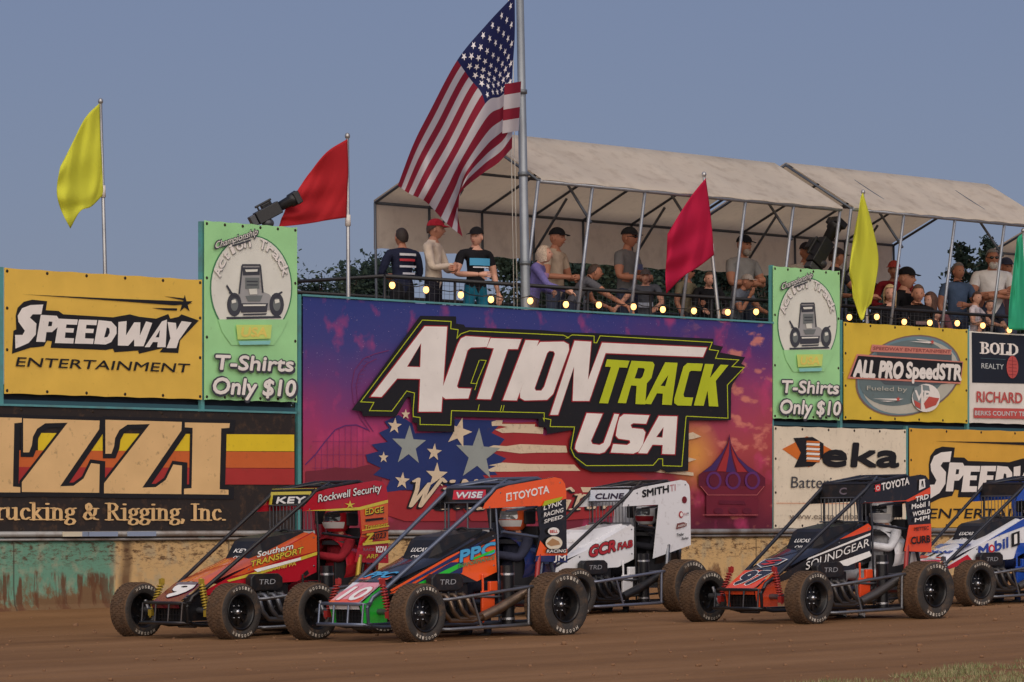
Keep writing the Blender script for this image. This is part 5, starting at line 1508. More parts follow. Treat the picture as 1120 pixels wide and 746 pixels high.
    if glasses:
        m = MB()
        for s in (-1, 1): m.ell(hp_((.032 * s, .096, .008)), (.028, .010, .018), 10, 6, Rh)
        m.box(hp_((0, .102, .014)), (.03, .008, .008), Rh)
        for s in (-1, 1): m.tube([hp_((.055 * s, .09, .012)), hp_((.078 * s, .0, .012))], .004, 5)
        part('sunglasses', m, M('shades', (.008, .008, .01), .15))
    if logo is not None:
        for q, (x0, x1, z0, z1, c, yb) in enumerate(logo):
            m = MB(); sg = 1 if yb > 0 else -1
            pts = []
            nn = 6; rows = []
            for zz in (z0, (z0 + z1) / 2, z1):
                rows.append([T((x, sg * (.128 * b * sqrt(max(.05, 1 - (x / (.22 * b)) ** 2)) + .012), zz)) for x in [x0 + (x1 - x0) * i / nn for i in range(nn + 1)]])
            m.grid(rows); part('print', m, M('print_%02x%02x%02x' % tuple(int(255 * x ** .45) for x in c), c, .8))
    if helmet is not None:
        hm, vis, trim = helmet
        m = MB(); n = 22; kk = 14
        vsn = []
        def hshape(th, ph, sc=1.0):
            x, y, z = sin(th) * cos(ph), sin(th) * sin(ph), cos(th)
            Y = .150 * y * sc + (.022 if (y > .3 and z < -.1) else 0) * y
            return hp_((.122 * x * sc, Y, .148 * z * sc - .002))
        m.grid([[hshape(2.55 * i / kk, 2 * pi * j / n) for j in range(n + 1)] for i in range(kk + 1)])
        h = part('helmet', m, M('helmet_%d' % int(hm[0] * 1000 + hm[2] * 17), hm, .2, coat=.6))
        m = MB(); m.grid([[hshape(1.18 + .52 * i / 5, pi * .5 - 1.15 + 2.3 * j / 14, 1.015) for j in range(15)] for i in range(6)])
        m.build('visor', M('visor_%d' % int(vis[0] * 1000), vis, .08, .4), h, fix=False)
        m = MB(); m.grid([[hshape(1.76 + .45 * i / 4, pi * .5 - 1.5 + 3.0 * j / 14, 1.012) for j in range(15)] for i in range(5)])
        m.grid([[hshape(.72 + .26 * i / 3, 2 * pi * j / n, 1.010) for j in range(n + 1)] for i in range(4)])
        m.build('trim', M('trim_%d%d' % (int(trim[0] * 1000), int(trim[2] * 100)), trim, .3), h, fix=False)
    if stripes is not None:
        for (z0, c, hw) in stripes:
            m = MB(); n = 14
            m.grid([[T((.19 * b * cos(2 * pi * j / n) * .98, .135 * b * sin(2 * pi * j / n), zz)) for j in range(n + 1)] for zz in (z0, z0 + hw)])
            part('belt', m, M('belt_%02x%02x' % (int(c[0] * 255), int(c[2] * 255)), c, .7))
    return t

def crowd_place(px, ytop, d, H_guess=None):
    """head top (photo pixel) on plane d -> (x, y) and the height above the deck"""
    p = PW(px, ytop, d)
    return p, p.z - DECK
FACE = atan2(-UX, UY) - pi / 2      # yaw of a person looking straight out at the track
Cc = lin
def spectator(label, px, ytop, d, yaw=0.0, seated=False, lean=0.0, **k):
    k['build'] = k.get('build', 1.0) * 1.08
    p, h = crowd_place(px, ytop, d)
    top = 1.719 + (.02 if k.get('cap') is not None or k.get('hair') is not None else 0)
    torso = top - .95
    full = (.52 if seated else .95) + torso * cos(lean)
    H = 1.75 * h / full
    if seated and H < 1.35: H = max(H, 1.2)
    fx = torso * sin(lean) * H / 1.75
    yw = FACE + yaw
    fwd = Vector((-sin(yw), cos(yw), 0))
    base = Vector((p.x, p.y, DECK)) - fwd * fx
    base.z = p.z - full * H / 1.75
    o = person(label, base, yw, H=H, lean=lean, seated=seated, **k)
    CROWD.append((label[:30], round(H, 2), round(base.z - DECK, 2)))
    if seated: SEATS.append((base.copy(), yw, H / 1.75, base.z))
    return o
CROWD = []; SEATS = []
blkc = Cc(30, 30, 34); gryc = Cc(108, 108, 110)
spectator('man turned away in a navy racing suit with white and red writing, leftmost on deck', 440, 248, -.75, yaw=radians(165), arms=('hold', 'hold'), sleeve='long', shirt=Cc(34, 38, 58), pants=blkc, hair=Cc(44, 34, 30), skin=1, head_tilt=-.2, build=1.08,
          logo=[(-.12, .12, 1.36, 1.39, Cc(200, 200, 205), -1), (-.12, .10, 1.29, 1.32, Cc(170, 40, 52), -1), (-.12, .12, 1.21, 1.235, Cc(190, 190, 198), -1), (-.08, .1, 1.12, 1.145, Cc(180, 180, 190), -1)])
spectator('man in a red cap and cream sweatshirt with folded arms left of the boy', 474, 238.5, -.70, yaw=radians(25), arms=('crossed', 'crossed'), sleeve='long', shirt=Cc(206, 190, 172), pants=Cc(34, 34, 44), cap=Cc(170, 40, 54), hair=Cc(70, 50, 40), head_turn=.3)
spectator('boy in a black cap, black T-shirt and turquoise shorts beside the flagpole', 520, 247.5, -.60, yaw=radians(-20), arms=('hold', 'down'), shirt=blkc, pants=Cc(34, 112, 138), cap=Cc(30, 28, 30), skin=2, head_turn=-.9, logo=[(-.14, .14, 1.24, 1.33, Cc(70, 150, 190), 1), (-.12, .10, 1.21, 1.225, Cc(210, 210, 215), 1)])
spectator('man in a black cap and tan shirt standing behind the older woman', 607, 248, -1.25, yaw=radians(15), arms=('hold', 'hold'), shirt=Cc(176, 158, 140), cap=Cc(28, 28, 32), skin=1)
spectator('pale-haired older woman in a violet and pink plaid shirt leaning at the rail', 596, 267, -.72, yaw=radians(30), arms=('rail', 'hold'), sleeve='long', shirt=Cc(112, 104, 160), pants=Cc(120, 100, 100), hair=Cc(190, 170, 150), hair_style='bob', skin=2, lean=.25, head_tilt=-.2, logo=[(-.14, .14, 1.3, 1.36, Cc(196, 150, 200), 1), (-.14, .14, 1.16, 1.20, Cc(90, 110, 170), 1)])
spectator('short-haired man in a grey printed T-shirt leaning with one arm along the rail', 655, 288.5, -.78, yaw=radians(55), arms=('reachL', 'rail'), shirt=Cc(92, 92, 98), pants=Cc(50, 54, 70), hair=Cc(66, 50, 42), lean=.62, build=1.15, head_turn=-.1, skin=1, logo=[(-.12, .12, 1.12, 1.2, Cc(190, 200, 215), 1), (-.10, .08, 1.16, 1.22, Cc(190, 70, 70), 1)])
spectator('tall man in a black cap, sunglasses and grey T-shirt standing with clasped hands', 686, 247.5, -1.15, yaw=radians(15), arms=('hold', 'hold'), shirt=gryc, cap=Cc(40, 42, 46), glasses=True, skin=1, build=1.12, logo=[(-.10, .10, 1.22, 1.29, Cc(80, 90, 130), 1)])
spectator('boy in a grey cap resting his arm along the rail, left of the crimson flag', 706, 293, -.72, yaw=radians(-50), arms=('reachL', 'rail'), shirt=Cc(84, 88, 98), pants=Cc(60, 70, 90), cap=Cc(80, 74, 76), skin=2, lean=.35, logo=[(-.12, .12, 1.12, 1.2, Cc(180, 190, 210), 1)])
spectator('person in sunglasses and a camouflage shirt partly hidden by the crimson flag', 751, 288, -1.0, yaw=radians(10), arms=('down', 'hold'), shirt=Cc(120, 112, 92), pants=Cc(60, 58, 60), cap=Cc(110, 90, 84), glasses=True, skin=1)
spectator('child with short hair in a black hooded top right beside the crimson flag', 776, 296, -.68, yaw=radians(-35), arms=('rail', 'rail'), sleeve='long', shirt=Cc(26, 26, 30), pants=Cc(30, 30, 36), hair=Cc(92, 66, 52), skin=2, lean=.3)
spectator('bearded man in a black cap and grey T-shirt with folded arms under the canopy', 812, 256, -1.2, yaw=radians(-5), arms=('crossed', 'crossed'), shirt=Cc(136, 134, 134), cap=Cc(24, 26, 34), beard=Cc(150, 140, 132), skin=1, build=1.1)
spectator('man in a pale grey cap and blue-grey shirt resting his chin on his hand', 819, 299, -.70, yaw=radians(10), arms=('chin', 'rail'), shirt=Cc(104, 110, 124), pants=Cc(60, 60, 72), cap=Cc(150, 140, 134), lean=.4, skin=1, build=1.1)
spectator('man in a black cap and beige shirt standing behind the broadcast camera', 881, 264, -1.1, yaw=radians(-25), arms=('hold', 'down'), shirt=Cc(176, 164, 152), cap=Cc(34, 30, 34), skin=1)
spectator('camera operator in a dark cap and dark shirt, right behind the tilted broadcast camera', 913, 270, -1.05, yaw=radians(60), arms=('rail', 'hold'), shirt=Cc(40, 40, 46), cap=Cc(44, 38, 42), hair=Cc(60, 44, 36), skin=1)
spectator('person in a dark red shirt and red cap behind the seated black-capped man', 978, 284, -1.45, yaw=radians(-60), arms=('hold', 'down'), sleeve='long', shirt=Cc(132, 36, 44), cap=Cc(150, 60, 56), skin=1, lean=.15)
spectator('man in a black cap and black T-shirt, standing above the blonde woman', 989, 291, -1.10, yaw=radians(10), arms=('down', 'down'), shirt=Cc(26, 26, 30), cap=Cc(24, 24, 28), skin=0, seated=True)
spectator('blonde woman in a black top sitting beside the limp yellow flag', 972, 310, -.78, yaw=radians(-20), arms=('hold', 'hold'), sleeve='long', shirt=Cc(30, 30, 36), hair=Cc(196, 168, 124), hair_style='long', skin=2, seated=True, head_turn=-.5)
spectator('smiling man with cropped hair in a black printed T-shirt, next to the blonde woman', 1003, 310, -.82, yaw=radians(-25), arms=('rail', 'hold'), shirt=Cc(28, 28, 32), hair=Cc(92, 72, 60), skin=0, seated=True, head_turn=-.3, build=1.15, logo=[(-.10, .10, 1.2, 1.24, Cc(150, 120, 120), 1)])
spectator('girl with long brown hair sitting left of the pipe post', 1018, 318, -.92, yaw=radians(-60), arms=('hold', 'hold'), sleeve='long', shirt=Cc(110, 70, 78), hair=Cc(84, 56, 46), hair_style='long', skin=2, seated=True, head_turn=-.6)
spectator('man with grey hair in a blue shirt standing by the dark conifers', 1047, 286, -1.15, yaw=radians(-20), arms=('down', 'crossed'), shirt=Cc(74, 92, 120), hair=Cc(110, 104, 104), skin=1, build=1.1)
spectator('grey-bearded man in sunglasses and a white T-shirt with folded arms', 1085, 271, -.95, yaw=radians(-40), arms=('crossed', 'crossed'), shirt=Cc(216, 214, 214), hair=Cc(128, 124, 122), beard=Cc(190, 186, 180), glasses=True, skin=1, build=1.2)
spectator('man in a dark cap half hidden behind the white T-shirt man', 1099, 281, -1.35, yaw=radians(-20), arms=('down', 'down'), shirt=Cc(70, 50, 56), cap=Cc(40, 40, 52), skin=1)
spectator('brown-haired boy in a white shirt at the rail', 1067, 318, -.66, yaw=radians(20), arms=('hold', 'rail'), shirt=Cc(206, 196, 204), pants=Cc(60, 60, 70), hair=Cc(74, 52, 44), skin=2, head_turn=-.6)
spectator('small child in a dark shirt stretching an arm along the rail at the right', 1082, 327, -.64, yaw=radians(-30), arms=('reachL', 'rail'), shirt=Cc(34, 36, 46), pants=Cc(40, 40, 50), hair=Cc(70, 48, 40), skin=2)
spectator('toddler with dark hair low behind the wire mesh, right of the limp yellow flag', 1022, 338, -.62, yaw=radians(40), arms=('down', 'down'), shirt=Cc(60, 50, 66), pants=Cc(40, 40, 50), hair=Cc(60, 44, 38), skin=2)
# benches under those who sit
for i, (b, yw, kk, z) in enumerate(SEATS):
    fwd = Vector((-sin(yw), cos(yw), 0))
    hgt = .52 * kk + z - .105 * kk - DECK
    t = thing('bench', ['short grey bench seat under the black-capped man on the deck', 'short grey bench seat under the blonde woman on the deck', 'short grey bench seat under the smiling man on the deck', 'short grey bench seat under the long-haired girl on the deck'][i % 4], 'bench', (b.x, b.y, DECK), yw, 'short bench seats on the deck')
    m = MB(); m.box((0, -.02, hgt - .02), (.5, .3, .04)); m.build('seat', M('bench_grey', lin(110, 112, 116), .6), t)
    for s in (-1, 1):
        m = MB(); m.box((.2 * s, -.02, (hgt - .04) / 2), (.05, .24, hgt - .04)); m.build('leg', M('bench_grey', lin(110, 112, 116)), t)
# ------------------------------------------------------------------ midget race cars  (local axes: x ahead, y left, z up)
def paint(name, rgb, rough=.22, **k): return M('paint_' + name, lin(*rgb), rough, spec=.55, coat=.6, dirt=.5, dscale=11, dthr=.57, **k)
TREAD = M('tyre_tread', lin(88, 66, 47), .95, var=.22, vscale=14, bump=.8, bscale=40, dirt=.6, dscale=9, dcol=(.028, .022, .018), dthr=.5)
SIDEW = M('tyre_sidewall', lin(48, 44, 42), .8, dirt=.75, dscale=8, dthr=.50, dcol=lin(104, 80, 58), bump=.3, bscale=50)
RIMB = M('rim_black', lin(22, 22, 25), .35, .3, dirt=.3, dscale=10, dcol=lin(84, 66, 48))
CHROME = M('bright_metal', lin(178, 180, 186), .25, .9, var=.2, vscale=9)
STEEL = M('dull_steel', lin(120, 122, 128), .4, .8, dirt=.5, dscale=10, dcol=lin(96, 76, 56))
COPPER = M('header_pipe', lin(132, 112, 94), .35, .85, var=.35, vscale=7)
CARBON = M('carbon_black', lin(24, 24, 27), .4, dirt=.25, dscale=9)
RUBBER = M('hose_black', lin(20, 20, 22), .7)
TXT_W = M('decal_white', lin(232, 230, 228), .45, dirt=.15, dscale=12)
TXT_K = M('decal_black', lin(22, 22, 24), .45)
def decal(name, rgb): return M('decal_' + name, lin(*rgb), .45)

def bside(a): return .24 + (.85 - max(-.42, min(.85, a))) / 1.27 * .11
BT = .345
def surf(where, e):
    """(u, v) -> local point on a body panel, e metres proud of it"""
    if where == 'side': return lambda a, c: Vector((a, bside(a) + e, c))
    if where == 'tail': return lambda a, c: Vector((a, BT + e, c))
    if where == 'visor': return lambda b, c: Vector((-.415 + (1.375 - c) * .10 + e, b, c))
    if where == 'nose':   # v runs up the slope of the nose
        return lambda b, v: Vector((1.14 - .30 * v, b, .345 + .185 * v)) + Vector((.525, 0, .851)) * e
    if where == 'hood':
        return lambda b, v: Vector((.83 - .45 * v, b, .532 + .17 * v)) + Vector((.40, 0, .915)) * (e + .012 * (1 - (b / .25) ** 2))
    if where == 'scoop': return lambda b, c: Vector((.305 - (c - .68) * .72 + e, b, c))

class Car:
    def __init__(s, label, loc, alpha, roll=0.0, pitch=0.0):
        s.t = thing('midget_race_car', label, 'race car', loc, pi + alpha, 'midget race cars on the track')
        s.t.rotation_euler = (roll, pitch, pi + alpha)
        s.k = {}
    def sub(s, name, mb, mat, par=None, bev=0, fix=True):
        o = mb.build(name, mat, par if par is not None else s.t, fix=fix)
        if bev:
            m = o.modifiers.new('b', 'BEVEL'); m.width = bev; m.segments = 2; m.limit_method = 'ANGLE'
        return o
    def lev(s, w):
        s.k[w] = s.k.get(w, 0) + 1
        return .0035 + .0016 * s.k[w]
    def shape(s, par, where, pts, mat, name='stripe'):
        mb = MB(); e = s.lev(where); f = surf(where, e)
        if where in ('side',):      # follow the taper of the panel
            mb.poly(pts, f)
        else: mb.poly(pts, f)
        return s.sub(name, mb, mat, par, fix=False)
    def text(s, par, where, txt, p0, p1, cap, mat, bold=.03, shear=.15, name='lettering', edge=None, ew=.03):
        f0 = surf(where, 0)
        for q, (mt, bd) in enumerate(([(edge, bold + ew)] if edge else []) + [(mat, bold)]):
            e = s.lev(where); f = surf(where, e)
            A, B = f(*p0), f(*p1)
            U = f(p0[0], p0[1] + .01) - A
            mb = MB(); put_text(mb, txt, A, (B - A).normalized(), U.normalized(), (B - A).length, cap, bd, shear)
            s.sub(name if q or not edge else name + '_edge', mb, mt, par, fix=False)

def ring_text(mb, txt, R, y, cap, a0, a1, out=1):
    """letters round a tyre sidewall, between angles a0 and a1 (degrees, 0 = ahead, 90 = up)"""
    n = len(txt)
    for i, ch in enumerate(txt):
        if ch == ' ': continue
        an = radians(a0 + (a1 - a0) * (i + .5) / n)
        c = Vector((R * cos(an), y, R * sin(an)))
        ey = Vector((cos(an), 0, sin(an))); ex = Vector((-sin(an), 0, cos(an)))
        if ex.cross(ey).y * out < 0: ex = -ex
        put_text(mb, ch, c - ex * cap * .36, ex, ey, cap * .74, cap, .04)

def wheel(car, a, b, R, w, out, steer=0.0, lettered=True, rot=0):
    """rim with a tyre, its lettering and hub as sub-parts; out = +1 on the left side"""
    y = out
    bead = .168; hw = w / 2
    rim = MB()
    rim.lathe([(bead, -hw * .86), (bead - .012, -hw * .8), (bead - .03, -hw * .5), (bead - .032, hw * .45 * 1), (bead - .012, hw * .8), (bead + .004, hw * .88), (bead + .004, hw * .93), (bead - .010, hw * .93), (bead - .016, hw * .80), (bead - .036, hw * .42)], 32)
    rim.lathe([(bead - .034, hw * .10), (.125, hw * .14), (.085, hw * .22), (.05, hw * .26), (.001, hw * .26)], 32)
    for i in range(10):
        an = 2 * pi * i / 10 + rot
        rim.box((.108 * cos(an), hw * .22, .108 * sin(an)), (.066, .018, .020), Matrix.Rotation(-an, 3, 'Y'))
    T = Matrix.Rotation(steer, 4, 'Z') @ (Matrix.Diagonal((1, out, 1, 1)))
    def place(mb):
        mb.v = [tuple(T @ Vector(p)) for p in mb.v]
        return mb
    o = car.sub('wheel', place(rim), RIMB); o.location = (a, b, R)
    ty = MB()
    prof = [(bead, -hw * .84), (bead + (R - bead) * .35, -hw * 1.0), (R * .90, -hw * 1.0), (R * .965, -hw * .94), (R * .992, -hw * .80)]
    pr2 = [(R * .992, hw * .80), (R * .965, hw * .94), (R * .90, hw * 1.0), (bead + (R - bead) * .35, hw * 1.0), (bead, hw * .84)]
    tread = [(R * .992, -hw * .80), (R * 1.0, -hw * .5), (R * 1.002, 0), (R * 1.0, hw * .5), (R * .992, hw * .80)]
    ty.mi = 0; ty.lathe(tread, 48)
    ty.mi = 1; ty.lathe(prof[:4], 48); ty.lathe(pr2[1:], 48); ty.mi = 0; ty.lathe(prof[3:], 48); ty.lathe(pr2[:2], 48)
    # tread blocks caked with clay
    nb = 44
    for i in range(nb):
        for j in range(5):
            an = 2 * pi * (i + .5 * (j % 2)) / nb
            rr = R * 1.0
            yy = hw * (-.68 + .34 * j)
            ty.box((rr * cos(an), yy, rr * sin(an)), (.010, hw * .25, 2 * pi * R / nb * .62), Matrix.Rotation(-an, 3, 'Y'))
    car.sub('tyre', place(ty), [TREAD, SIDEW], o)
    hb = MB()
    hb.lathe([(.001, hw * .26 + .045), (.020, hw * .26 + .043), (.026, hw * .26 + .015), (.030, hw * .26)], 16)
    for i in range(6):
        an = 2 * pi * i / 6
        hb.lathe([(.001, hw * .26 + .014), (.008, hw * .26 + .012), (.009, hw * .2)], 6, 'y', (.064 * cos(an), 0, .064 * sin(an)))
    car.sub('hub', place(hb), CHROME, o)
    if lettered:
        tx = MB()
        ring_text(tx, 'HOOSIER', R * .80, hw * 1.0 + .003, R * .105, 236, 308, 1)
        ring_text(tx, 'HOOSIER', R * .80, hw * 1.0 + .003, R * .105, 56, 128, 1)
        if out > 0:
            tx.v = [tuple(Matrix.Rotation(steer, 4, 'Z') @ Vector(p)) for p in tx.v]
            car.sub('sidewall_lettering', tx, M('tyre_letters', lin(206, 198, 186), .7, dirt=.9, dscale=16, dthr=.46, dcol=lin(90, 74, 58)), o, fix=False)
        else:      # inner face of the right wheel turned to the camera
            tx.v = [tuple(Matrix.Rotation(steer, 4, 'Z') @ Vector((p[0], p[1], p[2]))) for p in tx.v]
            car.sub('sidewall_lettering', tx, M('tyre_letters', lin(206, 198, 186), .7), o, fix=False)
    return o

SIDE = [(.86, .445), (.5, .605), (.1, .775), (-.39, .985), (-.44, .955), (-.43, .60), (-.20, .515), (.20, .50), (.45, .50), (.82, .405)]
TAIL = [(-.27, 1.185), (-.30, 1.235), (-.455, 1.365), (-.60, 1.40), (-1.20, 1.475), (-1.285, 1.462), (-1.335, 1.415), (-1.352, 1.34), (-1.352, .665), (-.92, .685), (-1.005, .95), (-.965, 1.205)]
def build_car(car, S):
    fr = M('frame_' + S['tag'], lin(*S['frame']), .35, .55 if S.get('fmetal') else .1, dirt=.3, dscale=8)
    P_ = S['paint']
    # ---- roll cage and chassis
    m = MB(); r = .0195
    FL, FR = (-.45, .315, 1.385), (-.45, -.315, 1.385)
    RL, RR = (-1.03, .30, 1.462), (-1.03, -.30, 1.462)
    for s in (1, -1):
        m.tube([(1.04, .215 * s, .30), (.98, .225 * s, .40), (.86, .24 * s, .462), (-.40, .318 * s, 1.325), (-.455, .318 * s, 1.375), (-.50, .316 * s, 1.392), (-1.0, .302 * s, 1.462), (-1.06, .30 * s, 1.45), (-1.10, .30 * s, 1.38), (-1.16, .30 * s, .75), (-1.25, .28 * s, .52)], r, 10)
        m.tube([(1.04, .215 * s, .30), (1.03, .215 * s, .15), (.9, .24 * s, .13), (-.9, .32 * s, .13), (-1.22, .28 * s, .5)], r, 8)
        m.tube([(-.455, .316 * s, 1.37), (-.47, .335 * s, .95), (-.48, .335 * s, .14)], .011, 8)
        m.tube([(-.53, .33 * s, .97), (-1.12, .30 * s, .90)], .014, 8)
        m.tube([(-.95, .32 * s, .14), (-1.12, .30 * s, .95)], .014, 8)
        m.tube([(-.5, .316 * s, 1.39), (-.85, .30 * s * .2, 1.455), ], .012, 8)
    m.tube([FL, FR], r, 10); m.tube([RL, RR], r, 10); m.tube([(-.75, .309, 1.427), (-.75, -.309, 1.427)], .014, 8)
    m.tube([(-.75, .3, 1.427), (-1.03, -.3, 1.46)], .012, 8)
    m.tube([(1.04, .215, .30), (1.04, -.215, .30)], r, 8); m.tube([(1.03, .215, .15), (1.03, -.215, .15)], r, 8)
    m.tube([(-1.16, .3, .75), (-1.16, -.3, .75)], .015, 8)
    m.tube([(-.60, .318, 1.16), (-1.1, .30, 1.20)], .012, 8)
    car.sub('roll_cage', m, fr, fix=False)
    # ---- front bumper
    m = MB()
    for z, hw, dx in ((.345, .33, 1.16), (.160, .375, 1.18)):
        m.tube([(1.0, .22, z), (dx - .05, hw - .02, z), (dx, hw - .06, z), (dx, -hw + .06, z), (dx - .05, -hw + .02, z), (1.0, -.22, z)], .0155, 8)
    for y in (.30, .1, -.1, -.30): m.tube([(1.16, y, .345), (1.18, y, .160)], .011, 6)
    car.sub('front_bumper', m, M('bumper_' + S['tag'], lin(*S['bumper']), .3, .6, dirt=.3, dscale=9), fix=False)
    # ---- body panels
    f = surf('side', 0)
    m = MB(); m.plate(SIDE, f, .006, (0, 1, 0)); hs = car.sub('hood_side_panel', m, P_['side'])
    m = MB(); m.plate(SIDE, lambda a, c: Vector((a, -bside(a), c)), .006, (0, -1, 0)); car.sub('hood_side_panel', m, P_['side'])
    m = MB(); prof = [(.84, .530), (.5, .660), (.37, .70), (.1, .80), (-.39, .985)]
    rows = []
    for a, c in prof:
        b = bside(a) - .006
        rows.append([(a, b * (-1 + 2 * j / 10), c - .045 + .045 * sqrt(max(0, 1 - (1 - 2 * j / 10) ** 2)) + .01) for j in range(11)])
    m.grid(rows); hood = car.sub('hood', m, P_['hood'], fix=False)
    m = MB(); nf = surf('nose', 0)
    m.grid([[nf(-.205 + .41 * j / 6, i / 4) for j in range(7)] for i in range(5)], False)
    m.grid([[nf(-.205 + .41 * j / 6, 0) for j in range(7)], [nf(-.205 + .41 * j / 6, 0) - Vector((.02, 0, .05)) for j in range(7)]], False)
    nose = car.sub('nose_panel', m, P_['nose'], fix=False)
    for s in (1, -1):
        m = MB(); m.plate([(1.12, .335), (.84, .515), (.80, .42), (.80, .17), (1.08, .17)], lambda a, c: Vector((a, .212 * s, c)), .006, (0, s, 0)); car.sub('nose_side_plate', m, P_['noseside'])
    m = MB()
    for i in range(9): m.box((1.06, -.18 + .045 * i, .255), (.012, .006, .16))
    for i in range(4): m.box((1.058, 0, .19 + .042 * i), (.010, .38, .006))
    m.box((1.02, 0, .25), (.02, .40, .18)); car.sub('radiator', m, CARBON)
    # scoop / cowl
    if S.get('scoop', True):
        m = MB()
        m.grid([[(a, b * w, c) for b in (-1, -.8, 0, .8, 1)] for a, c, w in ((.305, .68, .17), (.14, .905, .19), (.08, .935, .19), (-.38, .995, .22), (-.39, .95, .23))], False)
        for s in (1, -1): m.add([(.305, .17 * s, .68), (.14, .19 * s, .905), (.08, .19 * s, .935), (-.38, .22 * s, .995), (-.39, .24 * s, .9), (.1, .22 * s, .74)], [(0, 1, 2, 3, 4, 5)], False)
        scoop = car.sub('cowl_scoop', m, P_['scoop'], fix=False)
        car.text(scoop, 'scoop', S.get('scooptext', 'LUCAS'), (-.1, .80), (.1, .80), .045, TXT_W, .02, .2)
        car.text(scoop, 'scoop', 'OIL', (-.06, .74), (.06, .74), .035, TXT_W, .02, .2)
    # ---- head wrap boards at the rear sides
    tl = S.get('tailpoly', TAIL)
    m = MB(); m.plate(tl, surf('tail', 0), .006, (0, 1, 0)); tb = car.sub('tail_side_board', m, P_['tail'])
    m = MB(); m.plate(tl, lambda a, c: Vector((a, -BT, c)), .006, (0, -1, 0)); car.sub('tail_side_board', m, P_['tail'])
    m = MB()
    for p in ((-.36, 1.20), (-.5, 1.33), (-1.27, 1.42), (-1.31, 1.1), (-1.31, .72), (-.98, .74)): m.lathe([(.001, .006), (.008, .005), (.009, 0)], 8, 'y', (p[0], BT + .001, p[1]))
    for p in ((-.40, .93), (-.40, .66), (.0, .79), (.35, .64), (.0, .54)): m.lathe([(.001, .006), (.008, .005), (.009, 0)], 8, 'y', (p[0], bside(p[0]) + .001, p[1]))
    car.sub('panel_bolts', m, STEEL, fix=False)
    # tail tank
    m = MB()
    rows = []
    for i in range(9):
        x = -.86 - .50 * i / 8; w = .29 * (1 - .35 * (i / 8) ** 2)
        rows.append([(x, w * cos(2 * pi * j / 20) * 1.0, .66 + (.26 - .03 * i / 8) * sin(2 * pi * j / 20)) for j in range(21)])
    m.grid(rows); m.add([rows[-1][j] for j in range(20)], [tuple(range(20))], False)
    car.sub('fuel_tank', m, P_['tank'], fix=False)
    # visor panel and rock screen
    m = MB(); vf = surf('visor', 0)
    m.plate([(-.30, 1.375), (.30, 1.375), (.325, 1.245), (-.325, 1.245)], vf, .006, (1, 0, .1)); vis = car.sub('visor_panel', m, P_['visor'])
    m = MB(); m.plate([(-.315, -.44), (.315, -.44), (.305, -.60), (-.305, -.60)], lambda b, a: Vector((a, b, 1.405)), .006, (0, 0, 1)); car.sub('roof_panel', m, P_['visor'])
    m = MB()
    m.tube([(-.405, -.32, 1.245), (-.405, .32, 1.245)], .009, 6); m.tube([(-.405, -.33, 1.0), (-.405, .33, 1.0)], .009, 6)
    for i in range(13 if S.get('screen') else 3):
        y = -.31 + .62 * i / (12 if S.get('screen') else 2)
        m.tube([(-.405, y, 1.245), (-.405, y, 1.0)], .0045 if S.get('screen') else .010, 5)
    car.sub('rock_screen', m, M('screen_grey', lin(96, 98, 104), .4, .6), fix=False)
    # ---- engine, valve cover, headers
    m = MB(); m.box((.17, .18, .33), (.60, .22, .34)); m.box((.40, .26, .27), (.10, .14, .22)); m.tube([(.10, .30, .24), (.10, .40, .24)], .065, 12); m.tube([(.26, .30, .22), (.26, .38, .22)], .045, 12)
    eng = car.sub('engine', m, M('engine_dark', lin(44, 44, 48), .4, .5, dirt=.4, dscale=9, dcol=lin(88, 70, 52)), bev=.012)
    m = MB(); m.plate([(.42, .565), (.38, .60), (.08, .60), (.03, .565), (.03, .475), (.08, .44), (.38, .44), (.42, .475)], lambda a, c: Vector((a, .405, c)), .09, (0, 1, 0))
    vc = car.sub('valve_cover', m, CARBON, bev=.012)
    mb = MB(); put_text(mb, 'TRD', (.33, .4075, .50), (-1, 0, 0), (0, 0, 1), .2, .05, .0, .2); car.sub('lettering', mb, M('decal_steel', lin(150, 150, 155), .4), vc, fix=False)
    m = MB()
    for y in (-.2, 0, .2): m.tube([(.36 - .0, .41, .39), (.36, .415, .39)], .01, 6)
    for i in range(5): m.tube([(.40 - .09 * i, .40, .43), (.40 - .09 * i, .43, .36), (.38 - .09 * i, .40, .28)], .012, 6)
    car.sub('plug_leads', m, RUBBER, fix=False)
    m = MB()
    for i in range(4):
        a = .42 - .11 * i
        m.tube([(a, .36, .40), (a, .46, .40), (a - .01, .51, .36), (a - .04, .52, .25 + .01 * i), (a - .12, .51, .175 + .012 * i), (.02 - .04 * i, .50, .165 + .018 * i), (-.14, .50, .20 + .010 * (i % 2))], .023, 8)
    m.tube([(-.10, .50, .195), (-.30, .515, .265), (-.60, .545, .40), (-.72, .56, .455)], [.045, .048, .044, .044], 12)
    car.sub('exhaust_header', m, S.get('header', COPPER), fix=False)
    m = MB(); m.tube([(-.46, .47, .12), (-.46, .47, .66)], .062, 14); m.tube([(-.46, .47, .15), (-.46, .47, .17)], .066, 14); m.tube([(-.46, .47, .58), (-.46, .47, .60)], .066, 14)
    car.sub('oil_tank', m, M('tank_black', lin(30, 30, 34), .3, .4), fix=False)
    m = MB(); m.tube([(-.46, .47, .16), (-.46, .47, .18)], .0672, 14); m.tube([(-.46, .47, .57), (-.46, .47, .59)], .0672, 14); car.sub('oil_tank_band', m, CHROME, fix=False)
    m = MB(); m.box((-.25, .36, .36), (.02, .02, .45)); m.box((-.30, .37, .33), (.16, .03, .20)); m.box((-.3, .0, .12), (1.5, .55, .02)); m.box((-.36, .375, .47), (.10, .04, .09))
    car.sub('lower_bracket', m, P_['lower'], bev=.008)
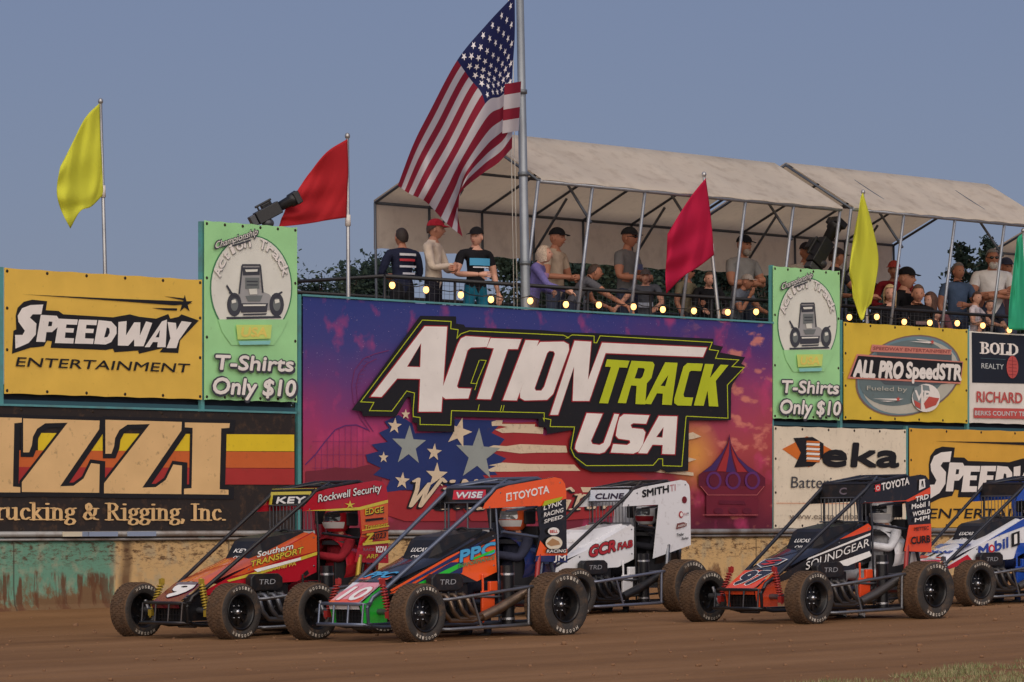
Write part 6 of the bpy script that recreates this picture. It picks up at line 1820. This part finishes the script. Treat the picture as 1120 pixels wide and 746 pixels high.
    # ---- nerf bars both sides
    for s in (1, -1):
        m = MB()
        m.tube([(.50, .34 * s, .36), (.50, .60 * s, .366), (.42, .655 * s, .372), (-.50, .66 * s, .455), (-.60, .655 * s, .462), (-.63, .60 * s, .46), (-.63, .35 * s, .45)], .017, 8)
        m.tube([(.50, .34 * s, .10), (.50, .60 * s, .10), (.42, .655 * s, .10), (-.52, .66 * s, .115), (-.60, .63 * s, .12), (-.62, .35 * s, .12)], .017, 8)
        m.tube([(.05, .657 * s, .105), (.16, .657 * s, .395)], .012, 8); m.tube([(-.54, .66 * s, .115), (-.55, .66 * s, .457)], .015, 8)
        car.sub('nerf_bar', m, S.get('nerf', STEEL), fix=False)
    # ---- suspension
    m = MB()
    m.tube([(.90, -.64, .27), (.90, .64, .27)], .028, 10)
    for s in (1, -1):
        m.tube([(.90, .52 * s, .20), (.92, .58 * s, .36)], .018, 8)
        m.tube([(.90, .48 * s, .25), (.30, .34 * s, .22)], .012, 6); m.tube([(.90, .48 * s, .32), (.30, .34 * s, .40)], .012, 6)
    m.tube([(.80, -.55, .26), (.80, .55, .26)], .011, 6)
    m.tube([(-.85, -.66, .30), (-.85, .66, .30)], .032, 10); m.ell((-.85, 0, .30), (.13, .12, .13))
    for s in (1, -1):
        m.tube([(-.85, .46 * s, .36), (-.10, .36 * s, .38)], .013, 6); m.tube([(-.85, .46 * s, .22), (-.10, .36 * s, .18)], .013, 6)
    car.sub('axles', m, STEEL, fix=False)
    for s in (1, -1):
        m = MB(); b0, b1 = Vector((.97, .44 * s, .20)), Vector((.93, .29 * s, .57))
        m.tube([b0, b1], .013, 8)
        pts = [b0.lerp(b1, .25 + .6 * i / 60) + Vector((cos(i * .9) * .030, sin(i * .9) * .030, 0)) for i in range(61)]
        m.tube(pts, .0075, 5)
        m.box(b0.lerp(b1, .12), (.05, .05, .06)); m.box(b0.lerp(b1, .92), (.04, .04, .05))
        car.sub('shock_absorber', m, S['shock'], fix=False)
        m = MB(); m.tube([(-.85, .42 * s, .30), (-1.0, .33 * s, .75)], .024, 8); car.sub('shock_absorber', m, S['shock'], fix=False)
    m = MB()
    m.tube([(-1.2, .2, .5), (-1.45, .2, .48), (-1.48, .1, .48), (-1.48, -.1, .48), (-1.45, -.2, .48), (-1.2, -.2, .5)], .016, 8)
    car.sub('rear_bumper', m, STEEL, fix=False)
    # ---- seat
    m = MB(); m.box((-1.12, 0, .64), (.06, .44, .75)); m.box((-1.13, 0, 1.16), (.05, .28, .22)); m.box((-1.06, .15, 1.10), (.14, .025, .13)); m.box((-.98, -.17, 1.14), (.24, .025, .17))
    m.box((-.92, .235, .58), (.34, .03, .34)); m.box((-.92, -.235, .58), (.34, .03, .34)); m.box((-.90, 0, .40), (.44, .44, .06))
    car.sub('seat', m, S.get('seatmat', M('seat_black', lin(26, 26, 30), .7)), bev=.015)
    m = MB()
    pts = [Vector((-.36 + .03 * sin(2 * pi * i / 20), .15 * cos(2 * pi * i / 20), .86 + .15 * sin(2 * pi * i / 20))) for i in range(21)]
    m.tube(pts, .013, 6, cap=False); m.tube([(-.33, 0, .86), (-.2, 0, .84)], .02, 8); m.box((-.35, 0, .86), (.015, .28, .03))
    car.sub('steering_wheel', m, RUBBER, fix=False)
    # ---- wheels
    st = S.get('steer', 0.0)
    wheel(car, .90, .735, .262, .225, 1, st, True, .1); wheel(car, .90, -.735, .262, .225, -1, st, True, .4)
    wheel(car, -.85, .71, .292, .29, 1, 0, True, .2); wheel(car, -.85, -.73, .305, .36, -1, 0, False)
    return dict(side=hs, hood=hood, nose=nose, tail=tb, visor=vis)

def place_car(flpx, flpy, scale, alpha):
    """car origin from where its left front tyre touches the ground"""
    Y = FPX / scale
    X = (flpx - 560) / FPX * Y; z = CAMZ - (flpy - HORIZON) / FPX * Y
    F = Vector((-cos(alpha), -sin(alpha), 0)); Lf = Vector((sin(alpha), -cos(alpha), 0))
    return Vector((X, Y, z)) - F * .90 - Lf * .735
def put_car(label, flpx, flpy, scale, adeg):
    al = radians(adeg); C = place_car(flpx, flpy, scale, al)
    # the track is banked: rest every wheel on the ground by tilting the car with the slope under it
    Fv = Vector((-cos(al), -sin(al), 0)); Lv = Vector((sin(al), -cos(al), 0))
    gz = lambda p: ground_z(p.x, p.y)
    f = (gz(C + Fv * .9) - gz(C - Fv * .85)) / 1.75; l = (gz(C + Lv * .73) - gz(C - Lv * .73)) / 1.46
    base = gz(C) 
    C.z = base - .008
    car = Car(label, C, al, atan2(l, 1), -atan2(f, 1))
    car.al = al; car.C = C
    return car
def driver(car, label, suit, helmet, **k):
    al = car.al
    F = Vector((-cos(al), -sin(al), 0))
    loc = car.C + F * (-.945); loc.z += -.055
    k.setdefault('stripes', [(1.20, (.02, .02, .024), .05), (1.34, (.02, .02, .024), .04)])
    return person(label, loc, pi + al - pi / 2, H=1.75, arms=('wheel', 'wheel'), sleeve='long', seated=True, shirt=suit, pants=suit, group='race car drivers', helmet=helmet, shoes=(.02, .02, .022), lean=-.10, **k)

def wheelless(x): return x
WIN = .0
# ================= orange and black car in front
c = put_car('orange and black midget race car with a grey cage, nearest to the camera', 457, 700, 122.5, 43.4)
ORG, BLK, NAV, GRN = paint('orange', (238, 92, 36)), paint('black', (26, 26, 30)), paint('navy', (34, 48, 100)), paint('green', (44, 190, 60))
pk, wht = paint('pink', (228, 150, 160)), paint('white', (226, 226, 230))
S = dict(tag='grey', frame=(98, 106, 124), fmetal=True, bumper=(112, 120, 138), shock=M('shock_red', lin(150, 40, 36), .4),
         paint=dict(side=BLK, hood=BLK, nose=wht, noseside=GRN, scoop=CARBON, tail=BLK, tank=NAV, visor=CARBON, lower=paint('orange2', (226, 84, 40))), steer=.05)
p = build_car(c, S)
c.shape(p['side'], 'side', [(.80, .43), (-.42, .905), (-.435, .60), (-.20, .518), (.0, .60), (.30, .56), (.72, .435)], ORG)
c.shape(p['side'], 'side', [(.62, .465), (.10, .70), (-.05, .70), (-.03, .60), (.18, .555), (.56, .45)], NAV)
c.shape(p['side'], 'side', [(.55, .49), (.0, .69), (-.05, .665), (.45, .475)], GRN)
c.shape(p['side'], 'side', [(.72, .49), (.05, .765), (-.30, .90), (-.05, .77), (.1, .71), (.68, .468)], NAV)
c.shape(p['side'], 'side', [(.80, .462), (.15, .745), (.0, .80), (.0, .785), (.78, .448)], ORG)
c.text(p['side'], 'side', 'PPC', (.0, .70), (-.40, .775), .105, decal('ppcblue', (70, 160, 210)), .05, .12, edge=decal('ppcdark', (30, 40, 80)), ew=.05)
c.shape(p['side'], 'side', [(-.15, .735), (-.40, .81), (-.40, .785), (-.15, .715)], GRN)
c.text(p['side'], 'side', 'PERFORMANCE', (.02, .645), (-.40, .72), .036, decal('grey_green', (70, 130, 96)), .02, .2)
c.shape(p['hood'], 'hood', [(-.19, .10), (.21, .10), (.20, .26), (-.17, .22)], ORG)
c.text(p['hood'], 'hood', 'PPC', (-.15, .18), (.17, .18), .14, decal('ppcblue', (70, 160, 210)), .04, .25, edge=decal('ppcdark', (30, 40, 80)))
c.shape(p['nose'], 'nose', [(-.21, .02), (.2, .02), (.2, .98), (-.1, .98), (-.21, .5)], pk)
c.shape(p['nose'], 'nose', [(-.21, .03), (.2, .03), (.2, .30), (-.21, .12)], paint('orange2', (226, 84, 40)))
c.text(p['nose'], 'nose', '10', (-.14, .16), (.15, .16), .22, TXT_W, .03, .25, name='car_number', edge=decal('nosered', (190, 70, 80)), ew=.03)
c.shape(p['tail'], 'tail', [(-.272, 1.187), (-.30, 1.235), (-.455, 1.362), (-.60, 1.398), (-1.20, 1.472), (-1.285, 1.459), (-1.333, 1.413), (-1.350, 1.34), (-1.35, 1.27), (-.99, 1.20), (-.965, 1.207)], ORG)
c.shape(p['tail'], 'tail', [(-.925, .69), (-1.35, .67), (-1.35, .80), (-1.10, .79), (-1.0, .88)], ORG)
c.shape(p['tail'], 'tail', [(-.925, .688), (-1.35, .668), (-1.35, .735), (-.94, .74)], NAV)
c.text(p['tail'], 'tail', 'TOYOTA', (-.655, 1.262), (-1.12, 1.328), .072, TXT_W, .03, .0)
c.shape(p['tail'], 'tail', [(-.565, 1.250), (-.635, 1.260), (-.635, 1.335), (-.565, 1.325)], TXT_W, 'emblem')
c.shape(p['tail'], 'tail', [(-.572, 1.275), (-.628, 1.283), (-.628, 1.290), (-.572, 1.282)], ORG, 'emblem')
c.shape(p['tail'], 'tail', [(-.582, 1.262), (-.618, 1.268), (-.618, 1.320), (-.582, 1.314)], ORG, 'emblem')
for i, (tx, z, hh, w_) in enumerate((('LYNK', 1.165, .045, .24), ('RACING', 1.10, .04, .25), ('SPEED', 1.04, .035, .24))):
    c.text(p['tail'], 'tail', tx, (-1.04, z), (-1.04 - w_, z + .045), hh, TXT_W, .02, .2)
c.shape(p['tail'], 'tail', [(-1.02, 1.20), (-1.25, 1.25), (-1.29, 1.29), (-1.05, 1.25)], decal('yellowgreen', (170, 180, 40)), 'sticker')
c.shape(p['tail'], 'tail', [(-1.16 + .075 * cos(t_ * .3142), .965 + .036 * sin(t_ * .3142)) for t_ in range(20)], TXT_W, 'sticker')
c.text(p['tail'], 'tail', 'BELL', (-1.11, .95), (-1.21, .953), .028, decal('red', (190, 40, 40)), .03, 0)
c.shape(p['tail'], 'tail', [(-1.16 + .11 * cos(t_ * .3142), .855 + .062 * sin(t_ * .3142)) for t_ in range(20)], decal('cream', (220, 210, 190)), 'sticker')
c.shape(p['tail'], 'tail', [(-1.06, .85), (-1.14, .90), (-1.22, .87), (-1.24, .84), (-1.12, .825)], decal('tan', (170, 130, 90)), 'sticker')
c.shape(p['tail'], 'tail', [(-1.05, .765), (-1.32, .755), (-1.32, .80), (-1.05, .80)], CARBON, 'sticker')
c.text(p['tail'], 'tail', 'RACING', (-1.06, .765), (-1.31, .765), .03, TXT_W, .02, .2)
c.text(p['tail'], 'tail', 'JM', (-1.15, .69), (-1.30, .69), .05, TXT_W, .03, .1)
c.shape(p['visor'], 'visor', [(-.20, 1.275), (.26, 1.275), (.25, 1.362), (-.19, 1.362)], decal('wisered', (206, 50, 66)), 'sticker')
c.text(p['visor'], 'visor', 'WISE', (-.16, 1.29), (.20, 1.29), .055, TXT_W, .05, .3, edge=decal('wiseblue', (50, 70, 150)), ew=.04)
driver(c, 'driver in an orange and white helmet and navy suit in the orange car', lin(52, 54, 70), (lin(224, 96, 48), lin(150, 150, 150), lin(226, 224, 222)))

# ================= red car at the left
c = put_car('red and orange midget race car with a yellow visor and black cage, leftmost', 256, 696.5, 118.0, 43.0)
REDP, YL, ORD, DRK = paint('red', (176, 28, 44)), paint('yellow', (206, 190, 66)), paint('deeporange', (208, 90, 44)), paint('darkred', (104, 24, 42))
S = dict(tag='black', frame=(30, 29, 32), bumper=(60, 58, 60), shock=M('shock_gold', lin(172, 146, 50), .4, .3), screen=True,
         paint=dict(side=REDP, hood=ORD, nose=DRK, noseside=CARBON, scoop=CARBON, tail=REDP, tank=REDP, visor=YL, lower=CARBON), steer=.10, header=STEEL, scooptext='KEY')
p = build_car(c, S)
c.shape(p['side'], 'side', [(.55, .58), (.1, .772), (-.39, .978), (-.435, .945), (-.435, .80), (.0, .72), (.4, .60)], ORD)
c.shape(p['side'], 'side', [(.60, .545), (.2, .635), (-.435, .795), (-.435, .765), (.2, .60), (.58, .53)], YL)
c.text(p['side'], 'side', 'Southern', (.26, .755), (-.15, .83), .055, TXT_W, .02, .25, edge=TXT_K, ew=.05)
c.text(p['side'], 'side', 'TRANSPORT', (.34, .665), (-.26, .79), .055, decal('gold', (206, 180, 60)), .03, .2, edge=TXT_K, ew=.05)
c.shape(p['side'], 'side', [(.30, .640), (-.24, .745), (-.24, .720), (.26, .615)], TXT_W)
c.text(p['side'], 'side', 'Lake Ariel PA', (.22, .60), (-.18, .672), .032, decal('gold', (206, 180, 60)), .01, .2)
c.shape(p['side'], 'side', [(-.26, .59), (-.31, .625), (-.33, .59), (-.29, .56)], TXT_K, 'sticker')
c.text(p['nose'], 'nose', '9', (-.13, .30), (.13, .30), .24, TXT_W, .06, .15, name='car_number', edge=TXT_K)
c.shape(p['nose'], 'nose', [(-.15, .85), (.15, .85), (.16, .98), (-.14, .98)], decal('greyviolet', (110, 100, 110)), 'sticker')
c.shape(p['tail'], 'tail', [(-.99, 1.20), (-1.35, 1.25), (-1.35, .88), (-1.0, .93), (-1.01, .96)], ORD)
c.shape(p['tail'], 'tail', [(-.30, 1.19), (-.97, 1.215), (-1.35, 1.285), (-1.35, 1.255), (-.99, 1.188), (-.6, 1.185)], YL)
c.text(p['tail'], 'tail', 'Rockwell Security', (-.46, 1.27), (-1.26, 1.37), .075, TXT_W, .01, .1, edge=TXT_K, ew=.05)
c.shape(p['tail'], 'tail', [(-.86 + .07 * (1 if i % 2 == 0 else .3) * sin(pi * i / 5), 1.24 + .045 * (1 if i % 2 == 0 else .3) * cos(pi * i / 5)) for i in range(10)], YL, 'star')
gld = decal('gold', (206, 180, 60))
c.text(p['tail'], 'tail', 'EDGE', (-1.06, 1.135), (-1.29, 1.16), .06, TXT_K, .05, .0); c.text(p['tail'], 'tail', 'EDGE', (-1.05, 1.14), (-1.28, 1.165), .06, gld, .02, .0)
c.shape(p['tail'], 'tail', [(-1.05, 1.075), (-1.28, 1.095), (-1.28, 1.115), (-1.05, 1.10)], TXT_K)
c.text(p['tail'], 'tail', 'Transport', (-1.03, 1.0), (-1.33, 1.03), .04, gld, .02, .2, edge=TXT_K)
for z in (.985, .945): c.shape(p['tail'], 'tail', [(-1.0, z), (-1.35, z + .04), (-1.35, z + .052), (-1.0, z + .01)], TXT_K if z < .96 else gld)
c.text(p['tail'], 'tail', '2023', (-1.12, .90), (-1.30, .92), .05, TXT_K, .03, .2); c.text(p['tail'], 'tail', 'Z', (-1.03, .875), (-1.12, .885), .08, gld, .05, .3, edge=TXT_K)
c.shape(p['tail'], 'tail', [(-1.0, .845), (-1.35, .865), (-1.35, .89), (-1.0, .87)], YL)
c.text(p['tail'], 'tail', 'KDV', (-1.17, .775), (-1.30, .775), .06, TXT_W, .04, .0); c.text(p['tail'], 'tail', 'ARP', (-1.04, .72), (-1.18, .72), .04, gld, .03, .2, edge=TXT_K); c.text(p['tail'], 'tail', 'RACE', (-1.0, .79), (-1.14, .79), .03, decal('greyviolet', (110, 100, 110)), .02, .0)
c.shape(p['visor'], 'visor', [(-.27, 1.255), (.29, 1.255), (.28, 1.345), (-.26, 1.345)], TXT_K, 'sticker')
c.text(p['visor'], 'visor', 'KEY', (-.20, 1.265), (.22, 1.265), .062, TXT_W, .05, .3)
driver(c, 'driver in a red and white helmet with a dark suit in the red car', lin(140, 34, 44), (lin(170, 28, 40), lin(60, 62, 66), lin(220, 218, 216)))

# ================= white car behind
c = put_car('white midget race car with a black cage, behind the orange car', 627, 671, 101.5, 43.5)
WP, WB = paint('white', (226, 226, 230)), paint('bluewhite', (206, 214, 230))
S = dict(tag='black', frame=(30, 29, 32), bumper=(60, 58, 60), shock=STEEL, screen=True, paint=dict(side=WP, hood=WP, nose=WP, noseside=CARBON, scoop=WP, tail=WP, tank=CARBON, visor=WB, lower=WP), tailpoly=TAIL[:8] + [(-1.352, .74), (-.74, .60), (-.80, .95), (-.84, 1.20)], header=CARBON, nerf=M('nerf_grey', lin(120, 124, 140), .35, .6))
p = build_car(c, S)
rd = decal('gcrred', (170, 40, 50))
c.text(p['side'], 'side', 'GCR', (.22, .635), (-.16, .70), .12, rd, .05, .18, edge=TXT_K, ew=.05)
c.text(p['side'], 'side', 'FAB', (-.19, .705), (-.40, .74), .075, rd, .04, .18, edge=TXT_K, ew=.05)
c.text(p['tail'], 'tail', 'SMITH', (-.58, 1.285), (-1.0, 1.34), .08, TXT_K, .05, 0); c.text(p['tail'], 'tail', 'TI', (-1.02, 1.342), (-1.11, 1.354), .08, decal('rose', (180, 110, 116)), .0, 0)
c.shape(p['tail'], 'tail', [(-1.25 + .04 * cos(t_ * .3142), 1.25 + .04 * sin(t_ * .3142)) for t_ in range(20)], decal('maroon', (110, 26, 36)), 'sticker')
c.shape(p['tail'], 'tail', [(-1.19 + .035 * cos(t_ * .3142), 1.085 + .038 * sin(t_ * .3142)) for t_ in range(20)], rd, 'sticker'); c.shape(p['tail'], 'tail', [(-1.195 + .022 * cos(t_ * .3142), 1.085 + .024 * sin(t_ * .3142)) for t_ in range(20)], TXT_W, 'sticker')
c.text(p['tail'], 'tail', 'RW', (-1.23, 1.075), (-1.29, 1.078), .03, decal('rose', (180, 110, 116)), .0, 0)
c.shape(p['tail'], 'tail', [(-1.10, .92), (-1.27, .955), (-1.28, .985), (-1.22, 1.0), (-1.12, .985)], decal('brown', (120, 70, 66)), 'sticker'); c.text(p['tail'], 'tail', 'ARIENS', (-1.125, .94), (-1.26, .962), .026, TXT_W, .0, .2)
c.text(p['tail'], 'tail', 'Trailer', (-1.10, .84), (-1.22, .85), .035, TXT_K, .02, .3); c.text(p['tail'], 'tail', 'Sales', (-1.18, .80), (-1.29, .81), .03, TXT_K, .02, .3)
c.text(p['visor'], 'visor', 'CLINE', (-.22, 1.275), (.22, 1.275), .06, decal('clinepurple', (44, 34, 60)), .05, .25)
driver(c, 'driver in a white helmet with a red band and black suit in the white car', lin(30, 30, 36), (lin(222, 222, 224), lin(90, 92, 96), lin(140, 30, 40)))

# ================= black and orange car at the right
c = put_car('black midget race car with orange panels and a white-suited driver, right of the white car', 885, 683, 111.0, 42)
OR2 = paint('redorange', (226, 78, 40)); PB = paint('black', (26, 26, 30))
S = dict(tag='charcoal', frame=(52, 54, 62), fmetal=True, bumper=(48, 50, 56), shock=M('shock_red', lin(150, 40, 36), .4), screen=True, paint=dict(side=PB, hood=PB, nose=OR2, noseside=OR2, scoop=CARBON, tail=PB, tank=WP, visor=CARBON, lower=OR2), header=M('header_grey', lin(96, 92, 90), .4, .8), steer=.06)
p = build_car(c, S)
c.shape(p['side'], 'side', [(.0, .825), (-.39, .98), (-.43, .95), (-.43, .915), (-.2, .86)], OR2)
c.shape(p['side'], 'side', [(.42, .645), (-.42, .885), (-.42, .862), (.45, .622)], TXT_W)
c.text(p['side'], 'side', 'SOUNDGEAR', (.46, .525), (-.40, .755), .082, TXT_W, .0, .1)
c.shape(p['side'], 'side', [(.12, .575), (-.40, .70), (-.43, .65), (-.1, .555)], TXT_W)
c.shape(p['hood'], 'hood', [(-.16, .55), (.0, .62), (.16, .55), (.15, .25), (.0, .05), (-.15, .25)], TXT_W, 'emblem')
c.shape(p['hood'], 'hood', [(-.14, .535), (.0, .60), (.14, .535), (.135, .26), (.0, .08), (-.135, .26)], PB, 'emblem')
c.shape(p['hood'], 'hood', [(-.11, .44), (.10, .50), (.11, .44), (-.02, .38), (.09, .32), (.0, .18), (-.10, .26), (.02, .31)], decal('crestred', (190, 50, 50)), 'emblem')
c.shape(p['nose'], 'nose', [(-.20, .0), (.20, .0), (.205, .18), (-.12, .30)], OR2)
c.text(p['nose'], 'nose', '97', (-.15, .26), (.16, .26), .24, PB, .06, .2, name='car_number', edge=TXT_W, ew=.03)
c.shape(p['tail'], 'tail', [(-.275, 1.187), (-.97, 1.21), (-1.35, 1.345), (-1.35, 1.275), (-1.0, 1.195), (-.965, 1.203)], OR2)
c.shape(p['tail'], 'tail', [(-.93, .69), (-1.35, .67), (-1.35, .965), (-1.01, .955), (-1.0, .93)], OR2)
c.text(p['tail'], 'tail', 'TOYOTA', (-.60, 1.315), (-1.02, 1.375), .075, TXT_W, .03, 0)
c.shape(p['tail'], 'tail', [(-.50, 1.30), (-.58, 1.31), (-.58, 1.38), (-.50, 1.37)], decal('badge', (206, 60, 60)), 'emblem')
c.shape(p['tail'], 'tail', [(-.54 + .028 * cos(t_ * .3142), 1.34 + .024 * sin(t_ * .3142)) for t_ in range(20)], TXT_W, 'emblem'); c.shape(p['tail'], 'tail', [(-.54 + .02 * cos(t_ * .3142), 1.34 + .016 * sin(t_ * .3142)) for t_ in range(20)], decal('badge', (206, 60, 60)), 'emblem')
c.shape(p['tail'], 'tail', [(-1.16, 1.31), (-1.26, 1.34), (-1.25, 1.43), (-1.17, 1.42)], TXT_W, 'emblem'); c.shape(p['tail'], 'tail', [(-1.185, 1.33), (-1.205, 1.41), (-1.225, 1.41), (-1.235, 1.345), (-1.215, 1.345), (-1.21, 1.38)], TXT_K, 'emblem')
for tx, z, h_, a0, a1 in (('TRD', 1.195, .05, -1.10, -1.30), ('Mobil 1', 1.12, .05, -1.04, -1.31), ('WORLD', 1.045, .045, -1.05, -1.32), ('MPI', .985, .04, -1.08, -1.30)):
    c.text(p['tail'], 'tail', tx, (a0, z), (a1, z + .03), h_, TXT_W, .04, .1)
c.text(p['tail'], 'tail', 'METTEC', (-1.07, .895), (-1.29, .905), .038, TXT_K, .02, .1)
c.text(p['tail'], 'tail', 'CURB', (-1.02, .76), (-1.31, .775), .075, TXT_K, .04, 0)
c.text(p['visor'], 'visor', 'C', (-.05, 1.28), (.05, 1.28), .07, decal('greyviolet', (110, 100, 110)), .03, 0)
driver(c, 'driver in a white suit and white helmet in the black and orange car', lin(206, 206, 210), (lin(214, 212, 210), lin(52, 52, 56), lin(176, 176, 180)))

# ================= blue and white car leaving the frame
c = put_car('blue, white and red midget race car cut off by the right edge', 1066, 660, 97.0, 41)
BL = paint('blue', (34, 76, 170)); RD2 = paint('crimson', (190, 34, 50))
S = dict(tag='charcoal', frame=(52, 54, 62), fmetal=True, bumper=(48, 50, 56), shock=STEEL, screen=True, paint=dict(side=WP, hood=WP, nose=WP, noseside=RD2, scoop=CARBON, tail=BL, tank=BL, visor=CARBON, lower=BL), header=M('header_grey', lin(96, 92, 90), .4, .8))
p = build_car(c, S)
c.shape(p['side'], 'side', [(.20, .725), (.1, .77), (-.39, .98), (-.435, .945), (-.435, .90), (.0, .79)], BL)
c.shape(p['side'], 'side', [(.84, .44), (.5, .58), (.42, .51), (.82, .41)], RD2)
c.shape(p['side'], 'side', [(-.22, .52), (-.43, .60), (-.43, .70), (-.30, .70)], BL)
mb_ = decal('mobilblue', (44, 70, 150))
c.text(p['side'], 'side', 'M', (.33, .555), (.18, .588), .12, mb_, .04, 0); c.text(p['side'], 'side', 'bil', (.075, .611), (-.13, .656), .12, mb_, .04, 0)
c.shape(p['side'], 'side', [(.128 + .048 * cos(t_ * .3142), .642 + .048 * sin(t_ * .3142)) for t_ in range(20)], decal('mobilred', (200, 50, 54)), 'lettering')
c.shape(p['side'], 'side', [(.128 + .025 * cos(t_ * .3142), .642 + .025 * sin(t_ * .3142)) for t_ in range(20)], WP, 'lettering')
c.shape(p['side'], 'side', [(-.18, .65), (-.31, .68), (-.31, .84), (-.18, .81)], TXT_K, 'sticker')
c.text(p['side'], 'side', '1', (-.225, .69), (-.265, .70), .11, TXT_W, .03, 0)
c.shape(p['hood'], 'hood', [(-.24, .72), (.25, .60), (.25, .98), (-.24, .98)], BL, 'stripe')
c.shape(p['hood'], 'hood', [(-.22, .02), (.22, .02), (.22, .08), (-.22, .22)], RD2, 'stripe')
c.text(p['hood'], 'hood', 'Mobil', (-.16, .32), (.16, .32), .09, decal('mobilblue', (44, 70, 150)), .04, 0)
c.text(p['hood'], 'hood', '11', (-.06, .10), (.08, .10), .11, TXT_K, .04, .1)
c.shape(p['nose'], 'nose', [(-.2, .55), (.2, .65), (.2, .98), (-.2, .90)], RD2)
c.shape(p['nose'], 'nose', [(-.2, .0), (.2, .0), (.2, .14), (-.2, .10)], RD2)
c.text(p['nose'], 'nose', '67', (-.12, .2), (.12, .2), .18, decal('mobilred', (200, 50, 54)), .04, .1, name='car_number')
c.text(p['tail'], 'tail', 'TOYOTA', (-.60, 1.315), (-1.02, 1.375), .075, TXT_W, .03, 0)
driver(c, 'driver in a dark helmet in the blue and white car at the right edge', lin(40, 50, 90), (lin(60, 70, 100), lin(50, 50, 54), lin(200, 200, 204)))
